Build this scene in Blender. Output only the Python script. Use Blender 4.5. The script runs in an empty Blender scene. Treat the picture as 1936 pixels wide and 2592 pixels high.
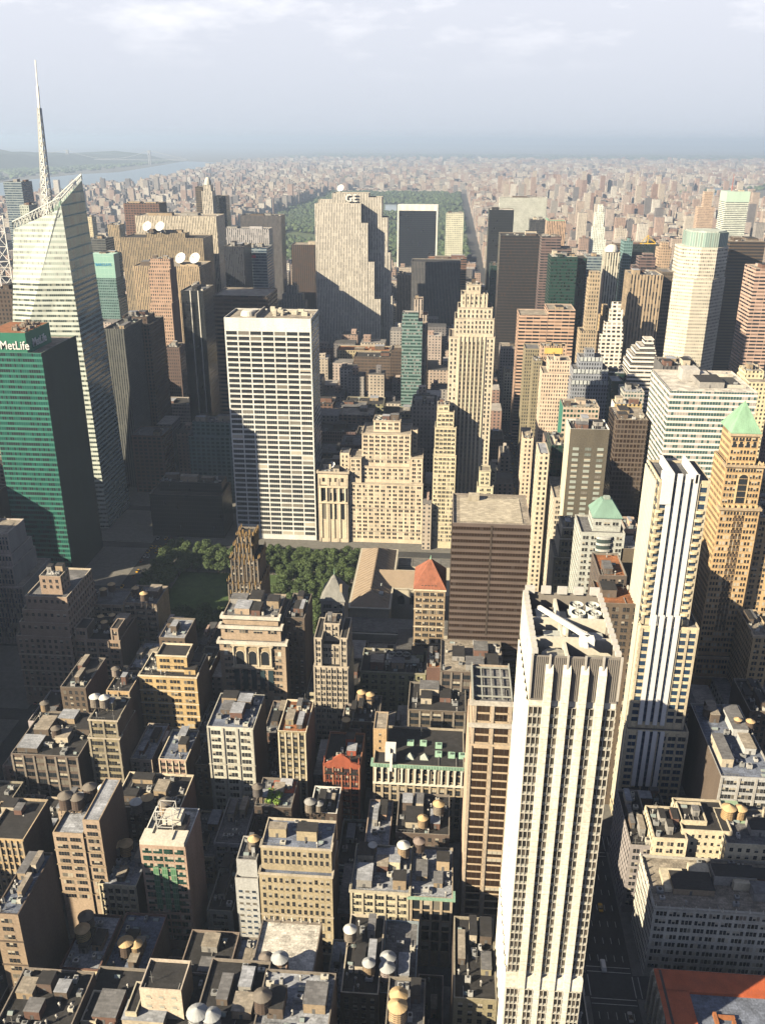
import bpy, math, random
from math import radians, sin, cos, pi, floor
from mathutils import Vector, Matrix
random.seed(7)
C = bpy.context.scene.collection
SC = bpy.context.scene

# ---------------------------------------------------------------- camera, sky, sun, exposure
EYE = 318.0
cam_d = bpy.data.cameras.new('camera'); cam = bpy.data.objects.new('camera', cam_d); C.objects.link(cam)
cam_d.sensor_fit = 'VERTICAL'; cam_d.sensor_height = 36.0; cam_d.lens = 36.0*2250/2592
cam_d.clip_start = 1.0; cam_d.clip_end = 120000.0
PITCH, YAW, ROLL = radians(22.7), radians(-4.15), radians(0.25)
fw = Vector((sin(YAW)*cos(PITCH), cos(YAW)*cos(PITCH), -sin(PITCH)))
rt = Vector((cos(YAW), -sin(YAW), 0)); up = rt.cross(fw)
r2 = rt*cos(ROLL)+up*sin(ROLL); u2 = up*cos(ROLL)-rt*sin(ROLL)
cam.matrix_world = Matrix((( r2.x,u2.x,-fw.x,0),(r2.y,u2.y,-fw.y,0),(r2.z,u2.z,-fw.z,EYE),(0,0,0,1)))
SC.camera = cam
SUN_EL, SUN_AZ = radians(28), radians(235.5)      # azimuth clockwise from +y (up the avenues)
sun_d = bpy.data.lights.new('sun', 'SUN'); sun = bpy.data.objects.new('sun', sun_d); C.objects.link(sun)
sun_d.energy = 5.0; sun_d.angle = radians(0.5); sun_d.color = (1.0, 0.85, 0.60)
sdir = Vector((sin(SUN_AZ)*cos(SUN_EL), cos(SUN_AZ)*cos(SUN_EL), sin(SUN_EL)))
sun.rotation_euler = sdir.to_track_quat('Z', 'Y').to_euler()
W = bpy.data.worlds.new('World'); SC.world = W; W.use_nodes = True
nt = W.node_tree; nt.nodes.clear()
def N(nt, t, **k):
    n = nt.nodes.new(t)
    for a, b in k.items(): setattr(n, a, b)
    return n
wo = N(nt, 'ShaderNodeOutputWorld'); bg = N(nt, 'ShaderNodeBackground')
sky = N(nt, 'ShaderNodeTexSky', sky_type='NISHITA', sun_disc=False, sun_elevation=SUN_EL, sun_rotation=SUN_AZ, altitude=300, air_density=0.4, dust_density=0.6, ozone_density=2.0)
bg.inputs['Strength'].default_value = 0.05
tc = N(nt, 'ShaderNodeTexCoord'); mp = N(nt, 'ShaderNodeMapping'); mp.inputs['Scale'].default_value = (5, 5, 16)
mp.inputs['Location'].default_value = (1.3, 0.4, 0.0)
ns = N(nt, 'ShaderNodeTexNoise'); ns.inputs['Scale'].default_value = 1.5; ns.inputs['Detail'].default_value = 7; ns.inputs['Roughness'].default_value = .6
cr = N(nt, 'ShaderNodeValToRGB'); cr.color_ramp.elements[0].position = .50; cr.color_ramp.elements[1].position = .72
sx = N(nt, 'ShaderNodeSeparateXYZ'); mr = N(nt, 'ShaderNodeMapRange'); mr.inputs['From Min'].default_value = .055; mr.inputs['From Max'].default_value = .16
mu = N(nt, 'ShaderNodeMath', operation='MULTIPLY'); mu2 = N(nt, 'ShaderNodeMath', operation='MULTIPLY'); mu2.inputs[1].default_value = .8
mx = N(nt, 'ShaderNodeMix', data_type='RGBA'); mx.inputs['B'].default_value = (10.5, 10.2, 10.3, 1)
hz = N(nt, 'ShaderNodeMix', data_type='RGBA')
band = N(nt, 'ShaderNodeMapRange', interpolation_type='SMOOTHSTEP'); band.inputs['From Min'].default_value = .12; band.inputs['From Max'].default_value = .19
band.inputs['To Min'].default_value = 1; band.inputs['To Max'].default_value = 0
el = N(nt, 'ShaderNodeMapRange'); el.inputs['From Min'].default_value = 0; el.inputs['From Max'].default_value = .15
grad = N(nt, 'ShaderNodeMix', data_type='RGBA'); grad.inputs['A'].default_value = (4.4, 4.8, 5.4, 1); grad.inputs['B'].default_value = (6.0, 6.2, 6.9, 1)
L = nt.links.new
L(tc.outputs['Generated'], mp.inputs['Vector']); L(mp.outputs[0], ns.inputs['Vector']); L(ns.outputs['Fac'], cr.inputs['Fac'])
L(tc.outputs['Generated'], sx.inputs[0]); L(sx.outputs['Z'], mr.inputs['Value'])
L(cr.outputs['Color'], mu.inputs[0]); L(mr.outputs[0], mu.inputs[1]); L(mu.outputs[0], mu2.inputs[0])
L(sx.outputs['Z'], band.inputs['Value']); L(sx.outputs['Z'], el.inputs['Value']); pw = N(nt, 'ShaderNodeMath', operation='POWER'); pw.inputs[1].default_value = .62; L(el.outputs[0], pw.inputs[0]); L(pw.outputs[0], grad.inputs['Factor']); L(grad.outputs['Result'], hz.inputs['B']); L(band.outputs[0], hz.inputs['Factor'])
L(sky.outputs[0], hz.inputs['A']); L(hz.outputs['Result'], mx.inputs['A']); L(mu2.outputs[0], mx.inputs['Factor'])
L(mx.outputs['Result'], bg.inputs['Color']); L(bg.outputs[0], wo.inputs['Surface'])
SC.view_settings.view_transform = 'Standard'; SC.view_settings.look = 'None'
SC.view_settings.exposure = 1.5; SC.view_settings.gamma = 1.0
SC.cycles.max_bounces = 5; SC.cycles.diffuse_bounces = 0; SC.cycles.glossy_bounces = 2; SC.cycles.volume_bounces = 0
SC.cycles.transparent_max_bounces = 8

# ---------------------------------------------------------------- materials
MATS = {}
AL = .80          # overall reflectance of paint, stone and roofing
def newmat(k):
    m = bpy.data.materials.new(k); m.use_nodes = True
    return m, m.node_tree, m.node_tree.nodes['Principled BSDF']
def objvec(nt):
    return N(nt, 'ShaderNodeTexCoord').outputs['Object']
def plain(col, rough=.85, var=.25, scale=.12, metal=0.0, stain=True, key='paint'):
    """a weathered plain surface: broad mottling and fine grain in the surface's own colour"""
    k = (key, tuple(col), rough, var, scale, metal)
    if k in MATS: return MATS[k]
    m, nt, b = newmat(key); L = nt.links.new
    v = objvec(nt)
    mp = N(nt, 'ShaderNodeMapping'); mp.inputs['Scale'].default_value = (1, 1, .25) if stain else (1, 1, 1)
    n1 = N(nt, 'ShaderNodeTexNoise'); n1.inputs['Scale'].default_value = scale; n1.inputs['Detail'].default_value = 5
    n2 = N(nt, 'ShaderNodeTexNoise'); n2.inputs['Scale'].default_value = scale*9; n2.inputs['Detail'].default_value = 3
    ad = N(nt, 'ShaderNodeMath', operation='ADD'); r = N(nt, 'ShaderNodeMapRange')
    r.inputs['From Min'].default_value = .75; r.inputs['From Max'].default_value = 1.25
    r.inputs['To Min'].default_value = 1-var; r.inputs['To Max'].default_value = 1+var*.7
    sc = N(nt, 'ShaderNodeVectorMath', operation='SCALE'); sc.inputs[0].default_value = tuple(v*AL for v in col[:3])
    if key == 'roofing':        # patched roll roofing: strips and repair patches of their own tone
        bt = N(nt, 'ShaderNodeTexBrick'); bt.inputs['Scale'].default_value = .22; bt.inputs['Color1'].default_value = (.75,.75,.75,1); bt.inputs['Color2'].default_value = (1.25,1.25,1.25,1); bt.inputs['Mortar'].default_value = (.8,.8,.8,1); bt.inputs['Mortar Size'].default_value = .02; bt.inputs['Bias'].default_value = -.2
        vm = N(nt, 'ShaderNodeVectorMath', operation='MULTIPLY'); L(v, bt.inputs['Vector']); L(sc.outputs[0], vm.inputs[0]); L(bt.outputs['Color'], vm.inputs[1]); L(vm.outputs[0], b.inputs['Base Color'])
    L(v, mp.inputs[0]); L(mp.outputs[0], n1.inputs['Vector']); L(v, n2.inputs['Vector'])
    L(n1.outputs['Fac'], ad.inputs[0]); L(n2.outputs['Fac'], ad.inputs[1]); L(ad.outputs[0], r.inputs['Value'])
    L(r.outputs[0], sc.inputs['Scale'])
    if key != 'roofing': L(sc.outputs[0], b.inputs['Base Color'])
    b.inputs['Roughness'].default_value = rough; b.inputs['Metallic'].default_value = metal
    MATS[k] = m
    return m
def facade(col, glass, bw, bh, fx, fz, blind=.25, spand=None, offz=0., rough=.2, bcol=None):
    """masonry or metal wall with rows of windows, laid out in metres on the wall itself"""
    bcol = bcol or tuple(.5*v for v in col)
    col, glass, bcol = (tuple(v*AL for v in q) for q in (col, glass, bcol)); spand = tuple(v*AL for v in spand) if spand else None
    k = ('facade', tuple(col), tuple(glass), bw, bh, fx, fz, blind, spand, offz, rough)
    if k in MATS: return MATS[k]
    m, nt, b = newmat('facade'); L = nt.links.new
    def M(op, a, bb=None, c=None):
        n = N(nt, 'ShaderNodeMath', operation=op)
        for i, x in enumerate((a, bb, c)):
            if x is None: continue
            if isinstance(x, (int, float)): n.inputs[i].default_value = x
            else: L(x, n.inputs[i])
        return n.outputs[0]
    v = objvec(nt); s = N(nt, 'ShaderNodeSeparateXYZ'); L(v, s.inputs[0])
    g = N(nt, 'ShaderNodeNewGeometry'); gn = N(nt, 'ShaderNodeSeparateXYZ'); L(g.outputs['Normal'], gn.inputs[0])
    ax = M('GREATER_THAN', M('ABSOLUTE', gn.outputs['X']), .6)
    flat = M('LESS_THAN', M('ABSOLUTE', gn.outputs['Z']), .5)
    u = M('ADD', M('MULTIPLY', s.outputs['X'], M('SUBTRACT', 1., ax)), M('MULTIPLY', s.outputs['Y'], ax))
    uu = M('DIVIDE', M('ADD', u, 1000.*bw+.13), bw); zz = M('DIVIDE', M('ADD', s.outputs['Z'], 5*bh+offz), bh)
    fu = M('FRACT', uu); fv = M('FRACT', zz)
    iu = M('LESS_THAN', M('ABSOLUTE', M('SUBTRACT', fu, .5)), fx/2.)
    iv = M('LESS_THAN', M('ABSOLUTE', M('SUBTRACT', fv, .5)), fz/2.)
    win = M('MULTIPLY', M('MULTIPLY', iu, iv), flat)
    cv = N(nt, 'ShaderNodeCombineXYZ'); L(M('FLOOR', uu), cv.inputs[0]); L(M('FLOOR', zz), cv.inputs[1]); L(ax, cv.inputs[2])
    wn = N(nt, 'ShaderNodeTexWhiteNoise', noise_dimensions='3D'); L(cv.outputs[0], wn.inputs['Vector'])
    bl = M('LESS_THAN', wn.outputs['Value'], blind)
    n1 = N(nt, 'ShaderNodeTexNoise'); n1.inputs['Scale'].default_value = .09; n1.inputs['Detail'].default_value = 5; L(v, n1.inputs['Vector'])
    r = N(nt, 'ShaderNodeMapRange'); r.inputs['From Min'].default_value = .3; r.inputs['From Max'].default_value = .7
    r.inputs['To Min'].default_value = .82; r.inputs['To Max'].default_value = 1.12; L(n1.outputs['Fac'], r.inputs['Value'])
    wc = N(nt, 'ShaderNodeMix', data_type='RGBA'); wc.inputs['A'].default_value = (*col, 1); wc.inputs['B'].default_value = (*(spand or col), 1)
    L(M('MULTIPLY', iu, flat), wc.inputs['Factor'])
    sc = N(nt, 'ShaderNodeVectorMath', operation='SCALE'); L(wc.outputs['Result'], sc.inputs[0]); L(r.outputs[0], sc.inputs['Scale'])
    gm = N(nt, 'ShaderNodeMix', data_type='RGBA'); L(bl, gm.inputs['Factor']); gm.inputs['A'].default_value = (*glass, 1); gm.inputs['B'].default_value = (*bcol, 1)
    fm = N(nt, 'ShaderNodeMix', data_type='RGBA'); L(win, fm.inputs['Factor']); L(sc.outputs[0], fm.inputs['A']); L(gm.outputs['Result'], fm.inputs['B'])
    L(fm.outputs['Result'], b.inputs['Base Color'])
    rr = M('SUBTRACT', .85, M('MULTIPLY', win, .85-rough)); L(rr, b.inputs['Roughness'])
    MATS[k] = m
    return m
def glassm(col, rough=.12, key='window_glass', spec=.5):
    k = (key, tuple(col), rough)
    if k in MATS: return MATS[k]
    m, nt, b = newmat(key); b.inputs['Base Color'].default_value = (*col, 1); b.inputs['Roughness'].default_value = rough
    b.inputs['Specular IOR Level'].default_value = spec
    MATS[k] = m; return m

# ---------------------------------------------------------------- mesh helpers
class MB:
    def __init__(s): s.v = []; s.f = []; s.m = []
    def quad(s, a, b, c, d, mi=0):
        i = len(s.v); s.v += [a, b, c, d]; s.f.append((i, i+1, i+2, i+3)); s.m.append(mi)
    def tri(s, a, b, c, mi=0):
        i = len(s.v); s.v += [a, b, c]; s.f.append((i, i+1, i+2)); s.m.append(mi)
    def poly(s, pts, mi=0):
        i = len(s.v); s.v += list(pts); s.f.append(tuple(range(i, i+len(pts)))); s.m.append(mi)
    def box(s, x0, x1, y0, y1, z0, z1, mi=0, side=None, bottom=False, top=True):
        sd = mi if side is None else side
        i = len(s.v)
        s.v += [(x0,y0,z0),(x1,y0,z0),(x1,y1,z0),(x0,y1,z0),(x0,y0,z1),(x1,y0,z1),(x1,y1,z1),(x0,y1,z1)]
        s.f += [(i,i+1,i+5,i+4),(i+1,i+2,i+6,i+5),(i+2,i+3,i+7,i+6),(i+3,i,i+4,i+7)]; s.m += [mi, sd, sd, sd]
        if top: s.f.append((i+4,i+5,i+6,i+7)); s.m.append(mi)
        if bottom: s.f.append((i+3,i+2,i+1,i)); s.m.append(mi)
    def prism(s, pts, z0, z1, mi=0, top=True, bottom=False, top_pts=None):
        """closed prism (or frustum) over a counter-clockwise outline"""
        n = len(pts); tp = top_pts or pts
        for k in range(n):
            a, b = pts[k], pts[(k+1) % n]; c, d = tp[(k+1) % n], tp[k]
            s.quad((a[0],a[1],z0),(b[0],b[1],z0),(c[0],c[1],z1),(d[0],d[1],z1), mi)
        if top: s.poly([(p[0],p[1],z1) for p in tp], mi)
        if bottom: s.poly([(p[0],p[1],z0) for p in reversed(pts)], mi)
    def cyl(s, x, y, z0, z1, r0, r1=None, n=12, mi=0, top=True, mtop=None):
        r1 = r0 if r1 is None else r1
        p = [(x+r0*cos(2*pi*k/n), y+r0*sin(2*pi*k/n)) for k in range(n)]
        q = [(x+r1*cos(2*pi*k/n), y+r1*sin(2*pi*k/n)) for k in range(n)]
        s.prism(p, z0, z1, mi, top=top and r1 > .01, top_pts=q)
    def bar(s, a, b, w, mi=0):
        a = Vector(a); b = Vector(b); d = (b-a).normalized(); e = d.cross(Vector((0,0,1)))
        if e.length < .01: e = Vector((1,0,0))
        e = e.normalized()*w/2; g = d.cross(e).normalized()*w/2
        c = [e+g, e-g, -e-g, -e+g]
        for k in range(4):
            p, q = c[k], c[(k+1) % 4]
            s.quad(tuple(a+p), tuple(b+p), tuple(b+q), tuple(a+q), mi)
    def build(s, name, mats, parent=None, loc=(0,0,0), smooth=False):
        me = bpy.data.meshes.new(name); me.from_pydata(s.v, [], s.f); me.update()
        for m in (mats if isinstance(mats, (list, tuple)) else [mats]): me.materials.append(m)
        if max(s.m, default=0) > 0: me.polygons.foreach_set('material_index', s.m)
        if smooth: me.polygons.foreach_set('use_smooth', [True]*len(s.f))
        o = bpy.data.objects.new(name, me); C.objects.link(o); o.parent = parent; o.location = loc
        return o
def tag(o, label=None, cat=None, group=None, kind=None):
    if label: o['label'] = label
    if cat: o['category'] = cat
    if group: o['group'] = group
    if kind: o['kind'] = kind
    return o
def empty(name, loc, label, cat, group=None, rz=0):
    o = bpy.data.objects.new(name, None); C.objects.link(o); o.location = loc; o.rotation_euler.z = rz; o.empty_display_size = .1
    return tag(o, label, cat, group)
def copy_tree(o, parent=None):
    c = o.copy(); C.objects.link(c); c.parent = parent
    for ch in o.children: copy_tree(ch, c)
    return c

# ---------------------------------------------------------------- palette
COL = dict(
 white=(.78,.77,.74), cream=(.68,.60,.46), stone=(.52,.46,.37), buff=(.46,.37,.25), tan=(.36,.28,.195), ochre=(.56,.41,.22), pink=(.48,.33,.25),
 salmon=(.55,.40,.30), brown=(.13,.10,.08), dkbrown=(.09,.065,.05), brick=(.17,.095,.075), red=(.32,.08,.045), grey=(.32,.31,.30), dkgrey=(.13,.13,.135), ltgrey=(.5,.5,.49),
 black=(.02,.022,.028), navy=(.018,.022,.035), green=(.035,.19,.145), dkgreen=(.015,.036,.032), teal=(.16,.27,.27), bluegrey=(.26,.31,.35), olive=(.30,.27,.18),
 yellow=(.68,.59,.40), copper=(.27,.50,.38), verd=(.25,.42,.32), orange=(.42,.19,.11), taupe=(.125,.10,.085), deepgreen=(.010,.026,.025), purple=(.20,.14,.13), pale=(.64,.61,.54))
ROOF = dict(tar=(.028,.027,.029), silver=(.36,.38,.43), gravel=(.34,.30,.25), white=(.65,.62,.57), blue=(.18,.21,.29), grey=(.17,.17,.18), red=(.34,.08,.04), rust=(.30,.12,.05))
# style: bay, windows per bay, window width, gap, window height, floor height, glass, pier width, frame colour
STY = dict(
 punch=(3.3,1,1.5,0,2.0,3.7,'dark',0), wide=(4.6,1,3.0,0,2.1,3.8,'dark',0), pair=(4.8,2,1.3,.35,2.1,3.7,'dark',0), trip=(6.4,3,1.45,.25,2.3,4.0,'dark',.9),
 quad=(8.0,4,1.4,.2,2.2,3.9,'dark',1.0), loft=(5.6,1,4.2,0,2.6,4.2,'dark',1.0), arch=(5,1,2.6,0,3.4,4.6,'dark',1.0), ribbon=(7.8,1,7.3,0,1.9,3.8,'dark',0),
 stripe=(2.2,1,.95,0,3.7,3.8,'dark',0), fine=(1.7,1,.9,0,2.1,3.8,'dark',0), grid=(2.6,1,1.8,0,2.0,3.7,'dark',0), curtain=(1.6,1,1.42,0,3.3,3.7,'dark',0), vstrip=(3.2,1,1.5,0,3.8,3.9,'dark',.9),
 bands=(1.5,1,1.42,0,1.9,3.7,'dark',0), blank=None)
GLASS = dict(dark=(.022,.026,.032), green=(.014,.055,.045), blue=(.02,.045,.09), brown=(.035,.022,.015), teal=(.05,.11,.11), light=(.3,.34,.32))
WM = {}
def window_mesh(ww, wh, gl, var, sill):
    k = (round(ww,1), round(wh,1), gl, var, sill)
    if k in WM: return WM[k]
    g = GLASS[gl]
    pane = [glassm(g), glassm(tuple(c*.5 for c in g), .25), plain((.50,.46,.38), .6, .12, key='window_blind'), plain((.20,.185,.16), .5, .15, key='window_curtain')][var]
    m = MB(); w, h = ww/2, wh/2
    if var == 2:      # blind drawn half way over the glass
        m.box(-w, w, -.05, 0, -h, h*.0, 2); m.box(-w, w, -.05, 0, h*.0, h, 0)
    else: m.box(-w, w, -.05, 0, -h, h, 0)
    fr = .09
    if ww < 3.2 and wh < 4:
        m.box(-w, w, -.09, -.05, -.05, .05, 1)
        if ww > 1.2: m.box(-fr/2, fr/2, -.08, -.05, -h, h, 1)
    else:
        n = int(ww/1.5)
        for i in range(1, n): m.box(-w+ww*i/n-fr/2, -w+ww*i/n+fr/2, -.10, -.05, -h, h, 1)
    m.box(-w-.15, w+.15, -.28, 0, -h-.22, -h, 3)
    me = bpy.data.meshes.new('window'); me.from_pydata(m.v, [], m.f); me.update()
    for q in (pane, plain((.10,.09,.08), .6, .1, key='window_frame') if gl != 'light' else plain((.5,.5,.5), .6, .1, key='window_frame'), glassm(g), plain(sill, key='sill')): me.materials.append(q)
    me.polygons.foreach_set('material_index', m.m)
    WM[k] = me
    return me

BL = {}
def building(key, name, label, loc, tiers, style, col, side='tex', roof='tar', opt=None, group=None):
    """tiers: (x0,x1,y0,y1,z) in building axes, lowest first; each stands on the one that carries it"""
    o_ = opt or {}
    rnd = random.Random(hash(key) % 9973 if False else sum(ord(c)*(i+3) for i, c in enumerate(key)))
    root = empty(name, loc, label, 'building', group)
    BL[key] = root; root_t = []
    c = COL[col]; cj = tuple(min(.85, v*rnd.uniform(.94, 1.06)) for v in c)
    sty = STY[style] if isinstance(style, str) else style
    gl = o_.get('glass') or (sty[6] if sty else 'dark')
    tex = o_.get('tex', False)
    wallp = plain(cj, key='masonry')
    blind = o_.get('blind', .25)
    def fac(cc):
        if not sty: return wallp
        bay, n, ww, gap, wh, fh = sty[:6]
        if n == 1: bw, fx = bay, ww/bay
        else: bw, fx = bay/n, min(.85, ww/(bay/n)*.9)
        sp = o_.get('spand'); sp = COL[sp] if sp else None
        return facade(cc, GLASS[gl], round(bw, 2), fh, round(fx, 3), round(wh/fh, 3), blind, sp, 0.)
    front = fac(cj) if tex else wallp
    if side == 'tex': sidem = fac(cj)
    elif side == 'blank': sidem = wallp
    else: sidem = plain(COL[side], key='party_wall')
    wm = MB(); rm = []; used = []
    for i, t in enumerate(tiers):
        x0, x1, y0, y1, z1 = t[:5]; z0 = 0
        for (a0, a1, b0, b1, zz, base) in used:
            mx_, my_ = (x0+x1)/2, (y0+y1)/2
            if a0 < mx_ < a1 and b0 < (y0+min(2, (y1-y0)/2)) < b1+1 and zz < z1-.5 and zz-1 > z0:
                x0, x1, y0 = max(x0, a0+.55), min(x1, a1-.55), max(y0, b0+.55); y1 = min(y1, b1-.55); z0 = zz-1.
                if y1 < y0+3: y1 = y0+3
        used.append((x0, x1, y0, y1, z1, z0))
        p = .45; zr = z1-(1.1 if (x1-x0) > 8 else .6)
        s_ = lambda *a, **k: wm.quad(*a)
        wm.quad((x0,y0,z0),(x1,y0,z0),(x1,y0,z1),(x0,y0,z1),0)
        wm.quad((x1,y0,z0),(x1,y1,z0),(x1,y1,z1),(x1,y0,z1),1)
        wm.quad((x1,y1,z0),(x0,y1,z0),(x0,y1,z1),(x1,y1,z1),1)
        wm.quad((x0,y1,z0),(x0,y0,z0),(x0,y0,z1),(x0,y1,z1),1)
        X0, X1, Y0, Y1 = x0+p, x1-p, y0+p, y1-p
        for a, b, cc, d in (((x0,y0),(x1,y0),(X1,Y0),(X0,Y0)), ((x1,y0),(x1,y1),(X1,Y1),(X1,Y0)), ((x1,y1),(x0,y1),(X0,Y1),(X1,Y1)), ((x0,y1),(x0,y0),(X0,Y0),(X0,Y1))):
            wm.quad((*a,z1),(*b,z1),(*cc,z1),(*d,z1), 2)
            wm.quad((*d,z1),(*cc,z1),(*cc,zr),(*d,zr), 2)
        rm.append((X0,Y0,X1,Y1,zr))
        root_t.append((x0, x1, y0, y1, z1, z0))
    wins = []
    if sty:
        bay, n, ww, gap, wh, fh = sty[:6]; pw = sty[7]
        if not tex:
            for ti, (x0, x1, y0, y1, z1, z0) in enumerate(root_t):
                wdt = x1-x0
                if wdt < 4: continue
                nb = max(1, round((wdt-1.2)/bay)); bb = (wdt-1.2)/nb
                k = min(1., bb/bay) if bb < bay else 1.
                w_ = ww*k if n == 1 else ww*k; g_ = gap*k
                if n == 1 and ww/bay > .6: w_ = bb-(bay-ww)
                z = z1-1.3-o_.get('crown', 0)-fh/2
                row = 0
                while z-fh/2 > max(z0+.5, o_.get('zmin', 3)):
                    for b in range(nb):
                        xc = x0+.6+bb*(b+.5)
                        for q in range(n):
                            wins.append((xc+(q-(n-1)/2)*(w_+g_), y0, z, w_, wh, ti))
                    if o_.get('course') and row % o_['course'] == o_['course']-1:
                        wm.box(x0-.25, x1+.25, y0-.35, y0-.003, z-fh/2-.25, z-fh/2+.25, 2)
                    z -= fh; row += 1
                if pw:
                    zt = z1-.6-o_.get('crown', 0)*.6
                    zb = max(z0+.5, o_.get('zmin', 3)-fh)
                    for b in range(nb+1):
                        xp = x0+.6+bb*b
                        wm.box(max(x0+.02, xp-pw/2), min(x1-.02, xp+pw/2), y0-.45, y0+.01, zb, zt, 2)
    cn = o_.get('cornice')
    if cn:
        for ti, (x0, x1, y0, y1, z1, z0) in enumerate(root_t):
            if x1-x0 < 7: continue
            h, pr = cn[0], cn[1]
            wm.box(x0-pr, x1+pr, y0-pr, y0-.004, z1-h, z1+.12, 3, bottom=True)
            wm.box(x1+.004, x1+pr, y0-.004, y0+min(4, y1-y0), z1-h, z1+.12, 3, bottom=True)
            wm.box(x0-pr, x0-.004, y0-.004, y0+min(4, y1-y0), z1-h, z1+.12, 3, bottom=True)
    capc = o_.get('cap'); cap = plain(COL[capc], key='coping') if capc else plain(tuple(round((v+q)/2, 3) for v, q in zip(cj, (.36, .33, .29))), key='coping')
    cc = plain(COL[cn[2]], key='cornice') if cn and len(cn) > 2 else cap
    wm.build('wall', [front, sidem, cap, cc], root)
    for i, (a, b, c_, d, zr) in enumerate(rm):
        q = MB(); q.quad((a,b,zr),(c_,b,zr),(c_,d,zr),(a,d,zr)); q.build('roof' if i == len(rm)-1 else 'terrace', plain(ROOF[roof], .9, .45, .16, stain=False, key='roofing'), root)
    # windows as parts: the hundred largest in view, the rest as one
    if wins:
        wins.sort(key=lambda w: -w[2])
        sill = tuple(round(v, 2) for v in cj)
        wts = o_.get('mix', (.50, .18, .20, .12))
        def pick(): return rnd.choices((0, 1, 2, 3), wts)[0]
        for (x, y, z, w, h, ti) in wins[:100]:
            o = bpy.data.objects.new('window', window_mesh(w, h, gl, pick(), sill)); C.objects.link(o); o.parent = root; o.location = (x, y-.004, z)
        if len(wins) > 100:
            mb = MB(); g = GLASS[gl]
            for (x, y, z, w, h, ti) in wins[100:]:
                mb.box(x-w/2, x+w/2, y-.05, y, z-h/2, z+h/2, pick()); mb.box(x-w/2-.1, x+w/2+.1, y-.25, y, z-h/2-.2, z-h/2, 4)
                if w > 3.2:
                    for i in range(1, int(w/1.5)): xx = x-w/2+w*i/int(w/1.5); mb.box(xx-.04, xx+.04, y-.09, y-.05, z-h/2, z+h/2, 4)
            o = mb.build('windows', [glassm(g), glassm(tuple(v*.5 for v in g), .25), plain((.50,.46,.38), .6, .12, key='window_blind'), plain((.20,.185,.16), .5, .15, key='window_curtain'), plain(sill, key='sill')], root)
            o['kind'] = 'stuff'
    # roof furniture
    cl = o_.get('clutter', 2)
    x0, x1, y0, y1, z1, z0 = root_t[-1] if not o_.get('ctier') else root_t[o_['ctier']-1]
    zr = z1-(1.1 if (x1-x0) > 8 else .6)
    if cl and x1-x0 > 7 and y1-y0 > 7:
        placed = []
        for i in range(cl):
            for _ in range(12):
                w = rnd.uniform(.16, .34)*(x1-x0); d = rnd.uniform(.2, .4)*(y1-y0); h = rnd.uniform(2.4, 5.0)
                x = rnd.uniform(x0+1, x1-1-w); y = rnd.uniform(y0+2.5, max(y0+2.6, y1-1-d))
                if all(x > q[1] or x+w < q[0] or y > q[3] or y+d < q[2] for q in placed): break
            else: continue
            placed.append((x-.5, x+w+.5, y-.5, y+d+.5))
            mb = MB(); mb.box(x, x+w, y, y+d, zr, zr+h); mb.box(x-.15, x+w+.15, y-.15, y+d+.15, zr+h, zr+h+.25, 1, bottom=True)
            bk = mb.build('bulkhead', [plain(rnd.choice([cj, COL['grey'], COL['tan'], COL['stone'], COL['brick'], COL['brown']]), key='bulkhead_wall'), plain(ROOF[rnd.choice(['tar', 'tar', 'grey', 'gravel', 'silver'])], key='roofing', stain=False)], root)
            db = MB(); db.box(x+w*.4, x+w*.4+1, y-.06, y-.003, zr, zr+2.1); db.build('door', plain(COL['dkgrey'], key='door'), bk)
        for i in range(cl*3):
            for _ in range(8):
                w = rnd.uniform(1.0, 2.8); d = rnd.uniform(1.0, 2.4)
                x = rnd.uniform(x0+1, x1-1-w); y = rnd.uniform(y0+1.2, y1-1-d)
                if all(x > q[1] or x+w < q[0] or y > q[3] or y+d < q[2] for q in placed): break
            else: continue
            placed.append((x, x+w, y, y+d))
            mb = MB(); k = rnd.random()
            if k < .55:
                h = rnd.uniform(.9, 2.0)
                for a in (x+.1, x+w-.3):
                    for b in (y+.1, y+d-.3): mb.box(a, a+.2, b, b+.2, zr, zr+.35)
                mb.box(x, x+w, y, y+d, zr+.35, zr+.35+h, bottom=True)
                cu_ = mb.build('cooling_unit', [plain(rnd.choice([(.5,.5,.5), (.32,.33,.34), (.6,.58,.52)]), .5, key='sheet_metal')], root); fb = MB(); fb.cyl(x+w/2, y+d/2, zr+.36+h, zr+.55+h, min(w, d)*.35, n=8); fb.build('fan', plain((.05,.05,.05), key='fan'), cu_)
            elif k < .8:
                mb.cyl(x, y, zr, zr+rnd.uniform(1, 2.2), .3, n=8); mb.cyl(x, y, zr+2.2, zr+2.7, .55, .1, n=8)
                mb.build('vent_pipe', plain((.35,.34,.33), .5, key='sheet_metal'), root)
            else:
                mb.box(x, x+w, y, y+d, zr, zr+.4); mb.poly([(x,y,zr+.4),(x+w,y,zr+.4),(x+w,y+d/2,zr+1.1),(x,y+d/2,zr+1.1)], 1); mb.poly([(x+w,y+d,zr+.4),(x,y+d,zr+.4),(x,y+d/2,zr+1.1),(x+w,y+d/2,zr+1.1)], 1)
                mb.tri((x,y+d,zr+.4),(x,y,zr+.4),(x,y+d/2,zr+1.1)); mb.tri((x+w,y,zr+.4),(x+w,y+d,zr+.4),(x+w,y+d/2,zr+1.1))
                mb.build('skylight', [plain((.3,.3,.3), key='curb'), glassm((.2,.24,.24), .2, 'skylight_glass')], root)
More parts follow.
